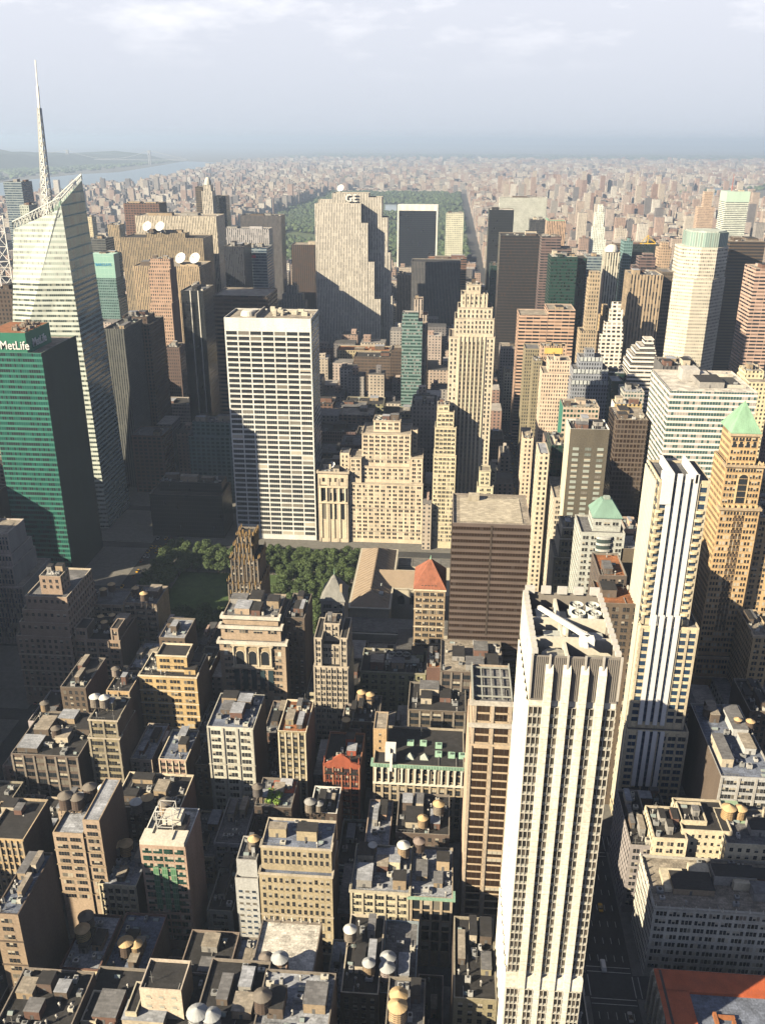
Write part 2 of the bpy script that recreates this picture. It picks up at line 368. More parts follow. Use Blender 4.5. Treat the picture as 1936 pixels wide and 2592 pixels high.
    if not tex and x1-x0 > 8:       # pipes, ladders and rails
        for i in range(3):
            xa, ya = rnd.uniform(x0+1, x1-1), rnd.uniform(y0+1, y1-1); mb = MB(); k = rnd.random()
            if k < .45:
                mb.box(xa, xa+.25, max(y0+.6, ya-7), ya, zr+.25, zr+.5, bottom=True)
                for q in range(3): mb.box(xa, xa+.25, ya-6.5+q*3 if ya-7 > y0 else ya-.5, ya-6.2+q*3 if ya-7 > y0 else ya-.2, zr, zr+.25)
                mb.build('roof_pipe', plain((.3,.29,.28), .5, key='sheet_metal'), root)
            elif k < .75:
                mb.box(xa, xa+.12, ya, ya+.12, zr, zr+rnd.uniform(3, 6)); mb.box(xa-.8, xa+.9, ya+.03, ya+.09, zr+2.6, zr+2.7, bottom=True); mb.build('aerial', plain((.3,.3,.3), .5, key='sheet_metal'), root)
            else:
                for q in range(6): mb.box(x0+.8+q*1.4, x0+.86+q*1.4, y0+.7, y0+.76, zr, zr+2.1)
                mb.box(x0+.8, x0+8, y0+.7, y0+.76, zr+2.05, zr+2.15, bottom=True); mb.build('railing', plain((.25,.25,.25), .5, key='sheet_metal'), root)
    return root

TANKN = [0]
def water_tank(x, y, z, r, h, leg, body, top, label, group='rooftop water tanks'):
    root = empty('water_tank', (x, y, z), label, 'water tank', group)
    m = MB(); m.cyl(0, 0, leg, leg+h, r, r*.96, n=16)
    for k in range(1, 6): m.cyl(0, 0, leg+h*k/6-.05, leg+h*k/6+.05, r*1.015, n=16, mi=1)
    m.build('tank', [plain(body, .8, .3, .8, key='tank_staves'), plain((.06,.05,.05), .6, key='hoop')], root)
    m = MB(); m.cyl(0, 0, leg+h, leg+h+r*.62, r*1.1, .02, n=16, top=False); m.cyl(0, 0, leg+h-.12, leg+h, r*1.1, n=16)
    m.build('conical_cap', plain(top, .75, .2, .6, key='tank_roof'), root)
    m = MB()
    for a in (-1, 1):
        for b in (-1, 1): m.box(a*r*.62-.12, a*r*.62+.12, b*r*.62-.12, b*r*.62+.12, 0, leg)
    m.box(-r*.85, r*.85, -r*.85, r*.85, leg-.25, leg-.01, bottom=True)
    m.bar((-r*.6,-r*.62,.2), (r*.6,-r*.62,leg-.3), .12); m.bar((r*.6,-r*.6,.2), (r*.62,r*.6,leg-.3), .12)
    m.build('stand', plain((.09,.075,.07), .7, key='steel_stand'), root)
    return root

HAZE = 8e-5
NFILL = 122
DATA = [
('exx', 'office_tower', 'tall tan office slab with fine vertical limestone stripes, behind the brown striped slab', (-372.4, 1240, 0), [(-56.5, 56.5, 0, 45, 222.3)], 'stripe', 'cream', 'tex', 'gravel', {'tex': True}),
('mgh', 'office_tower', 'brown vertically striped slab with two white satellite dishes on its roof', (-368.4, 1160, 0), [(-53.3, 53.2, 0, 50, 201.7), (-24.0, 27.3, 12, 32, 206.6)], 'stripe', 'tan', 'tex', 'tar', {'tex': True, 'clutter': 3}),
('nws', 'office_tower', 'lower beige striped tower with a pair of large white dishes on a roof box', (-340.6, 1080, 0), [(-40.9, 40.9, 0, 55, 176.9)], 'stripe', 'buff', 'tex', 'gravel', {'tex': True, 'clutter': 2}),
('amt', 'office_tower', 'brick postmodern tower with grey top and pink stepped piers', (-320.8, 985, 0), [(-12.6, 12.6, 0, 30, 148.9), (-14.0, 13.3, 5, 33, 185.2), (-12.0, 13.1, 11, 25, 195.7)], 'pair', 'pink', 'brick', 'grey', {'tex': True}),
('amb', 'office_building', 'dark low shoulder block at the foot of the pink pier tower', (-303.8, 960, 0), [(-7.8, 7.8, 0, 25, 105.5)], 'pair', 'brown', 'tex', 'tar', {'tex': True}),
('wst', 'office_tower', 'black glass tower edged by two bright white vertical stripes', (-259.6, 900, 0), [(-11.7, 11.6, 0, 42, 176.6)], 'curtain', 'black', 'tex', 'grey', {'tex': True, 'glass': 'dark', 'blind': 0.02}),
('b1133', 'office_tower', 'dark ribbed tower with a pale screened crown, right of the faceted glass tower', (-307.2, 800, 0), [(-9.8, 9.8, 0, 52, 156.5)], 'stripe', 'dkgrey', 'tex', 'tar', {'tex': True}),
('brc', 'office_tower', 'dark brown tower with a boxy cap, left of the pink pier tower', (-296.0, 850, 0), [(-5.5, 5.5, 0, 48, 150.9), (-24.5, 0.2, 12, 37, 156.7)], 'punch', 'dkbrown', 'tex', 'tar', {'tex': True}),
('bar', 'office_tower', 'pale green glass tower with blue lettering on its crown', (-484.4, 1232, 0), [(-23.7, 23.7, 0, 40, 111.8), (-13.1, 20.3, 8, 50, 170.8)], 'grid', 'teal', 'tex', 'grey', {'tex': True, 'glass': 'green', 'spand': 'teal', 'clutter': 2}),
('cbs', 'office_tower', 'red brown frame tower with cream panels below the roof', (-498.8, 1480, 0), [(-29.2, 29.3, 0, 40, 222.9)], 'wide', 'brick', 'brown', 'tar', {'tex': True}),
('csp', 'dome_tower', 'slim tower with a bright ribbed dome', (-474.5, 1800, 0), [(-10.2, 10.3, 0, 24, 225.5), (-6.9, 7.6, 2, 22, 236.6)], 'vstrip', 'pale', 'tex', 'silver', {'tex': True}),
('mtt', 'office_tower', 'black slab right behind the domed slim tower', (-459.1, 1840, 0), [(-11.7, 11.7, 0, 30, 214.5)], 'curtain', 'black', 'tex', 'tar', {'tex': True, 'clutter': 0}),
('csl', 'office_tower', 'brown striped tower left behind the domed slim tower', (-498.8, 1830, 0), [(-6.6, 6.6, 0, 25, 231.9)], 'ribbon', 'brown', 'tex', 'tar', {'tex': True, 'clutter': 0}),
('hil', 'office_tower', 'grey white tower with thick concrete piers, left of the park edge', (-329.4, 1480, 0), [(-36.8, 36.9, 0, 30, 185.4)], 'vstrip', 'ltgrey', 'tex', 'grey', {'tex': True}),
('axa', 'office_tower', 'wide dark tower standing before the trees of the park', (-324.0, 1570, 0), [(-35.1, 35.0, 0, 40, 198.9)], 'stripe', 'dkgrey', 'tex', 'tar', {'tex': True}),
('tml', 'office_tower', 'dark glass tower with thin pale mullions beside the tan striped slabs', (-268.6, 1130, 0), [(-12.4, 12.5, 0, 45, 195.6)], 'stripe', 'navy', 'tex', 'gravel', {'tex': True}),
('red', 'office_tower', 'blue glass block with pale ribbons below a small red sign', (-253.9, 1190, 0), [(-14.3, 14.4, 0, 40, 187.5)], 'bands', 'bluegrey', 'tex', 'grey', {'tex': True, 'glass': 'blue'}),
('wls', 'office_tower', 'narrow tower with five white vertical lines, just left of the great stepped slab', (-228.4, 1420, 0), [(-18.6, 18.5, 0, 35, 167.8)], 'vstrip', 'dkbrown', 'tex', 'gravel', {'tex': True, 'clutter': 1}),
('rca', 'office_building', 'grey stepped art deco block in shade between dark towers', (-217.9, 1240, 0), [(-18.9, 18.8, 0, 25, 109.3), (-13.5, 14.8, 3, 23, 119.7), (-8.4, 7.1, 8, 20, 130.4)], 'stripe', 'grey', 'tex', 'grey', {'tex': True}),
('brn', 'office_building', 'broad brown ribbon windowed block with light roof box, behind the white grid tower', (-186.8, 800, 0), [(-24.7, 24.6, 0, 48, 188.7)], 'ribbon', 'brown', 'tex', 'gravel', {'tex': True, 'clutter': 0}),
('ge', 'skyscraper', 'great limestone slab skyscraper stepping down to the right with large letters on top', (-152.6, 1250, 0), [(-31.2, 31.2, 0, 14, 239.2), (30.8, 40.7, 0.3, 13.3, 215.0), (40.4, 49.1, 0.6, 13.2, 164.2), (48.9, 57.8, 0.9, 13.1, 114.0), (-28.3, -7.1, 14.2, 28.2, 243.4), (-9.1, 40.0, 14.4, 44.4, 251.8), (39.7, 58.0, 14.7, 43.7, 246.9), (57.9, 66.1, 15, 43, 221.1), (66.2, 70.3, 15.3, 42.3, 175.3), (70.5, 73.3, 15.6, 41.6, 116.3)], (2.2, 1, 0.8, 0, 3.7, 3.8, 'dark', 0), 'pale', 'tex', 'gravel', {'tex': True, 'clutter': 0}),
('ap', 'office_building', 'beige block with rows of small windows at the foot of the great stepped slab', (-107.0, 1120, 0), [(-34.0, 33.9, 0, 30, 70.5)], 'punch', 'buff', 'tex', 'rust', {'tex': True}),
('sqb', 'apartment_tower', 'white tower with a grid of small windows, right of the framed black slab', (6.0, 1780, 0), [(-16.8, 16.7, 0, 28, 190.4)], 'punch', 'pale', 'tex', 'white', {'tex': True}),
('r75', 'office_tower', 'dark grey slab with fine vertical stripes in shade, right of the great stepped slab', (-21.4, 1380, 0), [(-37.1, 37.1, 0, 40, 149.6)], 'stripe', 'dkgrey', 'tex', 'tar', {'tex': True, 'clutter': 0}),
('rbr', 'office_tower', 'red brown tower peeking out right behind the dark striped slab', (-5.1, 1440, 0), [(-30.7, 30.7, 0, 30, 147.6)], 'ribbon', 'brick', 'tex', 'rust', {'tex': True}),
('rlt', 'office_building', 'beige striped block half lit beside the dark striped slab', (-66.9, 1330, 0), [(-10.3, 10.4, 0, 30, 136.3)], 'stripe', 'buff', 'tex', 'gravel', {'tex': True}),
('grn', 'office_tower', 'slim green glass tower with grey box top', (-39.7, 985, 0), [(-11.3, 11.3, 0, 22, 133.8), (-11.1, 6.7, 1, 13, 143.2)], 'bands', 'ltgrey', 'tex', 'grey', {'tex': True, 'glass': 'green', 'spand': 'teal', 'clutter': 0}),
('grb', 'office_tower', 'slender beige tower rising behind the slim green glass tower', (-31.7, 1015, 0), [(-8.2, 8.3, 0, 26, 135.5), (-10.4, 2.6, 3, 23, 152.3)], 'vstrip', 'stone', 'tex', 'rust', {'tex': True, 'clutter': 1}),
('wood', 'office_tower', 'pale glassy blue tower at the far left edge', (-717.8, 1500, 0), [(-15.2, 15.3, 0, 40, 252.6)], 'bands', 'bluegrey', 'tex', 'grey', {'tex': True, 'glass': 'blue'}),
('bol', 'office_building', 'small pale block left behind the faceted glass tower', (-609.7, 1300, 0), [(-6.8, 6.8, 0, 30, 230.2)], 'punch', 'ltgrey', 'tex', 'grey', {'tex': True}),
('blk', 'office_building', 'dark brown block low at the left edge between two glass towers', (-387.0, 760, 0), [(-9.0, 9.1, 0, 30, 197.2)], 'punch', 'dkbrown', 'tex', 'tar', {'tex': True}),
('p1', 'office_building', 'dark slab behind the pale green glass tower', (-587.1, 1500, 0), [(-15.0, 15.0, 0, 40, 165.1)], 'ribbon', 'dkgrey', 'tex', 'tar', {'tex': True}),
('p2', 'apartment_tower', 'beige apartment tower with vertical stripes beyond the pale green tower', (-649.3, 1750, 0), [(-12.0, 12.1, 0, 30, 165.5)], 'vstrip', 'buff', 'tex', 'grey', {'tex': True}),
('p3', 'apartment_tower', 'narrow cream tower with dark slot beyond the faceted glass tower', (-755.6, 1900, 0), [(-6.5, 6.6, 0, 25, 167.3)], 'punch', 'cream', 'tex', 'grey', {'tex': True}),
('blo', 'office_tower', 'white banded tower with pale green crown and a thin red mast', (590.2, 2000, 0), [(-23.0, 23.1, 0, 50, 222.3)], 'bands', 'white', 'tex', 'white', {'tex': True, 'blind': 0.1}),
('q1', 'apartment_tower', 'pale stepped apartment tower standing alone left of the white banded tower', (606.1, 2290, 0), [(-18.6, 18.5, 0, 30, 173.9), (-6.4, 13.1, 10, 32, 207.6)], 'pair', 'salmon', 'tex', 'white', {'tex': True, 'clutter': 0}),
('gm', 'office_tower', 'broad white tower with sharp vertical black stripes', (152.1, 2030, 0), [(-50.3, 50.2, 0, 36, 205.6)], 'stripe', 'white', 'tex', 'grey', {'tex': True, 'blind': 0.0}),
('oly', 'office_tower', 'black glass tower left of the white vertically striped tower', (77.4, 1470, 0), [(-19.2, 19.3, 0, 40, 218.5)], 'curtain', 'black', 'tex', 'white', {'tex': True, 'blind': 0.02, 'clutter': 1}),
('ol2', 'office_building', 'low green glass block at the foot of the black glass tower', (69.3, 1420, 0), [(-7.8, 7.9, 0, 30, 140.4)], 'grid', 'dkgreen', 'tex', 'grey', {'tex': True, 'glass': 'green'}),
('rk4', 'office_tower', 'huge dark brown glass slab rising above the avenue canyon', (84.9, 1150, 0), [(-24.1, 24.0, 0, 45, 210.2)], 'curtain', 'dkbrown', 'tex', 'tar', {'tex': True, 'blind': 0.04}),
('son', 'postmodern_tower', 'pink stone tower with tall arches and a notched green roof', (202.6, 1820, 0), [(-18.0, 18.0, 0, 40, 175.5)], 'vstrip', 'salmon', 'tex', 'gravel', {'tex': True, 'clutter': 0, 'crown': 8}),
('dk1', 'office_building', 'dark box tower before the white vertically striped tower', (154.9, 1700, 0), [(-13.8, 13.8, 0, 30, 186.7)], 'curtain', 'dkgrey', 'tex', 'tar', {'tex': True}),
('pnk', 'office_tower', 'purple brown stepped tower with ribbon windows', (149.8, 1325, 0), [(-21.4, 21.4, 0, 32, 177.5), (-21.6, 6.0, 5, 33, 192.9)], 'ribbon', 'purple', 'tex', 'grey', {'tex': True}),
('rtz', 'stepped_tower', 'slender white stepped tower tapering to a flat crown', (291.7, 1862, 0), [(-14.6, 14.7, 0, 26, 138.0), (-12.3, 11.2, 4, 26, 161.1), (-8.9, 8.5, 8, 25, 188.5), (-4.3, 5.3, 12, 22, 202.7)], 'punch', 'white', 'tex', 'white', {'tex': True, 'clutter': 0}),
('oct', 'octagonal_tower', 'dark green glass tower with chamfered corners', (131.6, 1075, 0), [(-15.2, 15.2, 0, 38, 194.4)], 'bands', 'dkgreen', 'tex', 'white', {'tex': True, 'glass': 'green', 'spand': 'dkgreen', 'clutter': 4}),
('ocd', 'office_tower', 'dark slab right behind the chamfered green tower', (157.1, 1112, 0), [(-5.9, 5.8, 0, 30, 189.1)], 'curtain', 'black', 'tex', 'tar', {'tex': True, 'glass': 'green', 'clutter': 0}),
('blc', 'office_tower', 'blue grey tower with curved horizontal ribbons', (193.1, 1250, 0), [(-10.6, 10.7, 0, 30, 175.2)], 'bands', 'bluegrey', 'tex', 'grey', {'tex': True, 'glass': 'blue'}),
('thn', 'slim_tower', 'slender tan masonry tower with an ornate brown cap', (136.7, 880, 0), [(-8.2, 8.2, 0, 20, 147.2), (-3.4, 8.3, 6, 23, 196.0), (-2.4, 7.6, 9, 22, 202.2)], 'pair', 'buff', 'tex', 'tar', {'tex': True, 'clutter': 0}),
('dom', 'dome_tower', 'beige tower with vertical strips under a shallow white dome', (199.6, 1150, 0), [(-8.8, 8.7, 0, 28, 191.5)], 'vstrip', 'pale', 'tex', 'white', {'tex': True, 'clutter': 0}),
('pyr1', 'office_tower', 'brown striped tower with a small pyramid peak behind the white domed tower', (264.7, 1450, 0), [(-11.9, 12.0, 0, 30, 172.5)], 'ribbon', 'brown', 'tex', 'grey', {'tex': True, 'clutter': 0}),
('ggl', 'office_tower', 'translucent green grey glass tower between the domed tower and the dark crane block', (222.3, 1180, 0), [(-5.4, 5.4, 0, 24, 202.5)], 'grid', 'teal', 'tex', 'grey', {'tex': True, 'glass': 'teal'}),
('crn', 'office_building', 'wide dark block under construction with a yellow crane on its roof', (312.2, 1500, 0), [(-22.6, 22.6, 0, 40, 166.2)], 'curtain', 'dkgreen', 'tex', 'tar', {'tex': True}),
('rnd', 'office_tower', 'dark brown stepped tower with rounded top floors', (261.4, 1245, 0), [(-16.8, 16.7, 0, 30, 162.6), (-9.5, 12.2, 5, 27, 175.1), (-3.7, 9.4, 9, 21, 179.3)], 'ribbon', 'purple', 'tex', 'tar', {'tex': True, 'clutter': 0}),
('bg1', 'apartment_tower', 'beige masonry tower left behind the glass crowned octagon', (307.6, 1350, 0), [(-8.7, 8.7, 0, 26, 176.9), (-5.0, 4.8, 4, 20, 184.0)], 'punch', 'buff', 'tex', 'gravel', {'tex': True, 'clutter': 0}),
('pst', 'office_tower', 'dark tower with bright beige piers fanning along its front', (194.9, 920, 0), [(-15.6, 15.7, 0, 36, 196.0)], 'vstrip', 'buff', 'tex', 'grey', {'tex': True, 'clutter': 2}),
('psn', 'office_tower', 'grey brown slab squeezed behind the glass crowned octagon', (222.6, 955, 0), [(-5.6, 5.7, 0, 30, 194.6)], 'fine', 'brown', 'tex', 'grey', {'tex': True, 'clutter': 0}),
('b270', 'office_tower', 'massive black brown slab at the right edge', (355.6, 1140, 0), [(-20.8, 20.7, 0, 60, 207.5)], 'bands', 'dkbrown', 'tex', 'gravel', {'tex': True, 'blind': 0.05}),
('edge', 'office_tower', 'beige ribbon windowed tower cut by the right edge', (337.6, 1000, 0), [(-12.7, 12.6, 0, 40, 193.4)], 'ribbon', 'salmon', 'tex', 'gravel', {'tex': True}),
('mwh', 'office_building', 'white stepped block with square window grid before the dark piered tower', (159.0, 880, 0), [(-11.3, 11.3, 0, 16, 144.6), (-6.9, 11.9, 4, 22, 155.4), (-2.2, 12.6, 8, 26, 166.7), (-0.5, 8.4, 12, 22, 173.5)], 'wide', 'white', 'tex', 'tar', {'tex': True, 'clutter': 0}),
('mwo', 'office_building', 'orange tan stepped block left behind the white square grid block', (155.2, 905, 0), [(-3.8, 3.8, 0, 18, 156.8), (-1.6, 4.8, 3, 17, 166.7)], 'punch', 'ochre', 'tex', 'tar', {'tex': True, 'clutter': 0}),
('rib', 'office_building', 'salmon building with dark horizontal ribbon windows and a raised right half', (92.8, 990, 0), [(-15.4, 15.4, 0, 38, 142.2), (15.1, 44.8, 0.4, 40.4, 148.2)], 'ribbon', 'salmon', 'tex', 'gravel', {'tex': True, 'clutter': 1}),
('ffb', 'ornate_tower', 'orange brick tower crowned by a gold tiled panel', (108.1, 905, 0), [(-13.5, 13.4, 0, 28, 113.0), (-14.2, 13.0, 7, 23, 125.1)], 'pair', 'salmon', 'tex', 'tar', {'tex': True, 'clutter': 2}),
('ffl', 'office_building', 'dark olive masonry shoulder beside the gold panelled tower', (88.1, 925, 0), [(-7.5, 7.6, 0, 26, 119.1), (-0.9, 8.2, -25, -7, 112.5)], 'pair', 'olive', 'tex', 'grey', {'tex': True}),
('crm', 'office_building', 'cream block with ornate upper colonnade half in shadow', (104.1, 835, 0), [(-13.6, 13.7, 0, 30, 115.3), (-7.7, 16.4, 7, 29, 126.1)], 'pair', 'cream', 'tex', 'gravel', {'tex': True, 'clutter': 1}),
('deco', 'art_deco_tower', 'blue grey art deco building with scalloped white parapets', (133.1, 815, 0), [(-18.0, 18.1, 0, 34, 113.9), (-16.9, 15.5, 3, 31, 123.6), (-11.1, 10.0, 8, 28, 133.9), (-5.7, 2.5, 13, 23, 140.2)], 'pair', 'bluegrey', 'tex', 'grey', {'tex': True, 'clutter': 0}),
('grw', 'office_building', 'small green glass infill beside the blue grey deco building', (153.8, 800, 0), [(-4.9, 5.0, 0, 24, 118.0), (-4.9, 11.8, 25, 43, 119.3)], 'grid', 'dkgreen', 'tex', 'silver', {'tex': True, 'glass': 'green'}),
('wrf', 'office_building', 'low white edged roof building with glazed top floor', (163.5, 770, 0), [(-8.9, 9.0, 0, 26, 116.4)], 'grid', 'ltgrey', 'tex', 'silver', {'tex': True, 'glass': 'teal'}),
('zig', 'stepped_building', 'white banded building stepping down to the left like stairs', (180.4, 822, 0), [(-13.9, 14.0, 0, 40, 119.4), (-11.5, 14.1, 4, 40, 127.7), (-9.4, 14.5, 8, 40, 135.0), (-5.9, 15.7, 12, 40, 139.1), (-1.9, 18.9, 16, 40, 142.3), (3.0, 19.2, 20, 34, 148.1)], 'bands', 'white', 'tex', 'white', {'tex': True, 'clutter': 0, 'blind': 0.05}),
('grx', 'office_building', 'grey slab topped block with a green glass flank behind the brown four bay tower', (99.1, 640, 0), [(-13.1, 13.2, 0, 22, 138.2)], 'grid', 'stone', 'green', 'gravel', {'tex': True, 'glass': 'green', 'crown': 12, 'clutter': 2}),
('fbt', 'office_tower', 'dark taupe tower with four wide bays of light windows', (90.3, 540, 0), [(-12.1, 12.1, 0, 22, 152.1)], (8.0, 1, 4.0, 0, 1.9, 3.7, 'dark', 0), 'taupe', 'cream', 'tar', {'glass': 'light', 'zmin': 30, 'crown': 10, 'mix': (0.45, 0.1, 0.35, 0.1), 'clutter': 3, 'cap': 'white'}),
('dgb', 'office_tower', 'dark bronze gridded office tower standing behind the taupe four bay tower', (137.1, 640, 0), [(-11.4, 11.4, 0, 34, 129.4)], (2.6, 1, 1.9, 0, 2.4, 3.7, 'dark', 0), 'brown', 'tex', 'gravel', {'tex': True, 'clutter': 2, 'glass': 'brown'}),
('orx', 'rooftop_pavilion_building', 'orange and white penthouse block above the dark bronze tower', (145.2, 700, 0), [(-10.9, 10.9, 0, 14, 124.6)], 'punch', 'ochre', 'white', 'silver', {'tex': True}),
('lin', 'office_tower', 'wide slab with white horizontal bands and a pale roof with a sunken mechanical well', (180.4, 600, 0), [(-29.0, 29.0, 0, 62, 162.1)], (1.9, 1, 1.75, 0, 2.2, 3.9, 'dark', 0), 'white', 'tex', 'white', {'tex': True, 'glass': 'teal', 'blind': 0.2, 'clutter': 2, 'crown': 0}),
('mec', 'office_building', 'dark block with a tangle of green pipes on its roof behind the banded slab', (189.4, 725, 0), [(-14.8, 14.8, 0, 34, 149.9)], 'vstrip', 'dkgrey', 'dkgrey', 'tar', {'tex': True, 'clutter': 4}),
('rgt', 'office_building', 'cream building with arches and clutter at the right edge behind the banded slab', (265.5, 760, 0), [(-9.0, 9.0, 0, 36, 129.8), (-10.6, 6.9, 15, 37, 136.0)], 'punch', 'cream', 'tex', 'gravel', {'tex': True}),
('rgt2', 'office_building', 'tan block at the right edge low beside the green pyramid tower', (184.6, 480, 0), [(-10.3, 10.4, 0, 30, 120.6)], 'pair', 'ochre', 'tex', 'gravel', {'clutter': 3, 'course': 4}),
('merc', 'pyramid_roof_tower', 'ochre masonry tower with a tall arched window under a green copper pyramid roof', (167.5, 468, 0), [(-13.5, 13.5, 0, 34, 21.3), (-13.0, 14.0, 2, 34, 34.1), (-12.4, 9.4, 5, 33, 128.9), (-12.7, 8.5, 8, 35, 153.4), (-9.7, 5.7, 14, 34, 169.5)], (3.4, 2, 1.15, 0.5, 2.0, 3.7, 'dark', 0), 'ochre', 'tex', 'tar', {'cornice': (1.2, 0.9), 'clutter': 0, 'mix': (0.6, 0.1, 0.25, 0.05), 'zmin': 20}),
('merw', 'office_building', 'ochre wing with arched windows at the right edge beside the pyramid roofed tower', (178.6, 440, 0), [(-5.2, 5.2, 0, 30, 67.0)], 'pair', 'ochre', 'tex', 'gravel', {'clutter': 2, 'cornice': (1.2, 0.8)}),
('salb', 'office_building', 'cream colonnaded block joined to the left of the wide cream stepped building', (-91.3, 688, 0), [(-12.7, 12.6, 0, 34, 64.2)], (7.0, 1, 4.6, 0, 14.0, 17.0, 'dark', 2.2), 'cream', 'blank', 'grey', {'cornice': (1.4, 1.0), 'clutter': 3, 'crown': 9}),
('sal', 'stepped_office_building', 'wide cream stepped office building with arcaded top above the park', (-47.3, 690, 0), [(-30.7, 30.7, 0, 40, 54.4), (-30.4, -20.7, 2, 24, 75.8), (-21.1, 20.3, 4, 40, 68.1), (-25.1, 20.0, 6, 36, 96.0), (20.2, 30.1, 2.5, 26.5, 77.2), (19.8, 24.8, 18, 34, 95.6), (-11.5, 10.8, 13, 29, 105.0)], (5.0, 2, 1.5, 0.3, 2.0, 3.55, 'dark', 0), 'cream', 'tex', 'gravel', {'cornice': (0.7, 0.35), 'clutter': 4, 'course': 6, 'mix': (0.55, 0.1, 0.25, 0.1)}),
('salt', 'rooftop_tower_building', 'small cream tower between the colonnaded block and the stepped building', (-82.3, 697, 0), [(-3.8, 3.8, 0, 14, 77.8)], 'punch', 'cream', 'tex', 'grey', {'clutter': 0}),
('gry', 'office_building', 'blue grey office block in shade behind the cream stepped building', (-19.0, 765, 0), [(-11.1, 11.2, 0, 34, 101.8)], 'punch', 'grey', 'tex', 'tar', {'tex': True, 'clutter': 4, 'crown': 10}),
('five', 'art_deco_skyscraper', 'slender cream art deco skyscraper with dark vertical centre strips', (18.9, 700, 0), [(-17.8, 17.9, 0, 32, 175.9), (-13.9, 16.8, 2, 30, 189.9), (-11.8, 15.2, 4, 29, 198.0), (-9.5, 11.1, 7, 27, 207.8), (-5.3, 5.5, 12, 22, 214.4)], (3.05, 1, 1.35, 0, 2.1, 3.6, 'dark', 0), 'cream', 'tex', 'gravel', {'cornice': (0.5, 0.25), 'clutter': 1, 'mix': (0.6, 0.1, 0.2, 0.1)}),
('fivl', 'art_deco_wing', 'cream west wing stepping up beside the slender art deco skyscraper', (0.6, 683, 0), [(-9.1, 9.2, 0, 18, 82.8), (-8.8, 8.5, 1.2, 17.2, 106.3), (-7.3, 6.4, 2.6, 16.6, 118.6), (-6.9, 2.3, 4, 15, 124.1)], (3.4, 2, 1.15, 0.3, 2.0, 3.6, 'dark', 0), 'cream', 'tex', 'gravel', {'cornice': (0.5, 0.3), 'clutter': 1, 'mix': (0.55, 0.1, 0.25, 0.1)}),
('fivr', 'art_deco_wing', 'low cream east wing at the foot of the slender art deco skyscraper', (34.6, 684, 0), [(-6.5, 6.4, 0, 16, 56.8), (-5.2, 3.7, 2, 16, 69.7), (4.5, 9.5, 19, 33, 65.9)], 'pair', 'cream', 'tex', 'gravel', {'clutter': 0, 'cornice': (0.5, 0.3)}),
('grc', 'white_grid_tower', 'broad white grid office tower with seven bays of dark ribbon windows', (-140.9, 690, 0), [(-34.3, 34.3, 0, 42, 189.5)], (9.6, 1, 8.6, 0, 2.75, 4.28, 'dark', 0), 'white', 'tex', 'gravel', {'crown': 8.5, 'clutter': 0, 'zmin': 4, 'mix': (0.75, 0.15, 0.02, 0.08)}),
('teal', 'office_building', 'dim teal glass block with horizontal windows left behind the white grid tower', (-215.6, 770, 0), [(-20.4, 20.5, 0, 24, 64.9), (-17.0, 20.3, 4, 26, 77.7)], 'wide', 'teal', 'tex', 'grey', {'tex': True, 'glass': 'green', 'clutter': 4}),
('wrg', 'office_building', 'low dark glass gridded block facing the park left of the white grid tower', (-217.8, 688, 0), [(-31.3, 31.4, 0, 34, 39.2), (-25.3, 29.2, 11, 29, 46.6)], 'curtain', 'navy', 'tex', 'tar', {'tex': True, 'clutter': 6, 'blind': 0.02}),
('mlw', 'office_tower', 'broad green glass office tower with a white lettered sign on its crown', (-305.1, 600, 0), [(-21.0, 21.0, 0, 62, 179.0), (-19.1, 10.6, 1, 41, 192.5)], (1.7, 1, 1.5, 0, 2.3, 3.9, 'green', 0), 'green', 'deepgreen', 'gravel', {'tex': True, 'glass': 'dark', 'spand': 'green', 'blind': 0.45, 'clutter': 0}),  # side glass painted darker than the green front, as its shade
('hsbc', 'office_tower', 'dark bronze office tower with thin horizontal bands and a pale flat roof', (26.8, 440, 0), [(-20.9, 20.9, 0, 44, 128.5)], (1.5, 1, 1.42, 0, 1.7, 3.75, 'brown', 0), 'taupe', 'tex', 'gravel', {'tex': True, 'glass': 'brown', 'blind': 0.03, 'clutter': 0}),
('hsb', 'office_building', 'low brown podium with rooftop skylights at the foot of the bronze tower', (18.4, 405, 0), [(-16.7, 16.8, 0, 33, 57.6)], 'loft', 'brown', 'tex', 'gravel', {'clutter': 4, 'zmin': 20}),
('orb', 'pyramid_roof_building', 'tan narrow building with an orange tiled pyramid roof', (-5.7, 458, 0), [(-8.9, 9.0, 0, 27, 78.3)], (4.4, 3, 1.05, 0.2, 2.2, 3.9, 'dark', 0), 'tan', 'tan', 'tar', {'cornice': (0.9, 0.6, 'cream'), 'course': 3, 'clutter': 0, 'cap': 'cream'}),
('gpy', 'pyramid_roof_building', 'grey stone building with a steep slate pyramid roof at the park corner', (-65.1, 478, 0), [(-7.4, 7.4, 0, 20, 56.9)], 'trip', 'grey', 'grey', 'tar', {'clutter': 0}),
('rad', 'gothic_tower', 'black brick gothic tower with a gilded pinnacled crown', (-115.4, 462, 0), [(-10.0, 10.1, 0, 26, 75.5), (-8.3, 8.7, 3, 24, 90.0), (-6.1, 4.9, 5, 23, 97.0), (-4.5, 5.5, 7, 21, 103.0)], (2.3, 1, 1.1, 0, 2.3, 3.6, 'dark', 0.7), 'dkbrown', 'dkbrown', 'tar', {'clutter': 0, 'mix': (0.5, 0.1, 0.4, 0)}),
('bea', 'beaux_arts_building', 'tan beaux arts building with three giant arches and a bold white cornice', (-104.4, 428, 0), [(-18.9, 18.8, 0, 42, 56.6), (-18.2, 15.9, 3, 37, 64.8), (-18.9, 14.1, 6, 34, 69.4)], (9, 3, 1.6, 0.3, 2.2, 4.2, 'dark', 0), 'buff', 'brown', 'grey', {'cornice': (1.5, 1.3, 'pale'), 'clutter': 5, 'zmin': 16, 'mix': (0.4, 0.1, 0.3, 0.2)}),
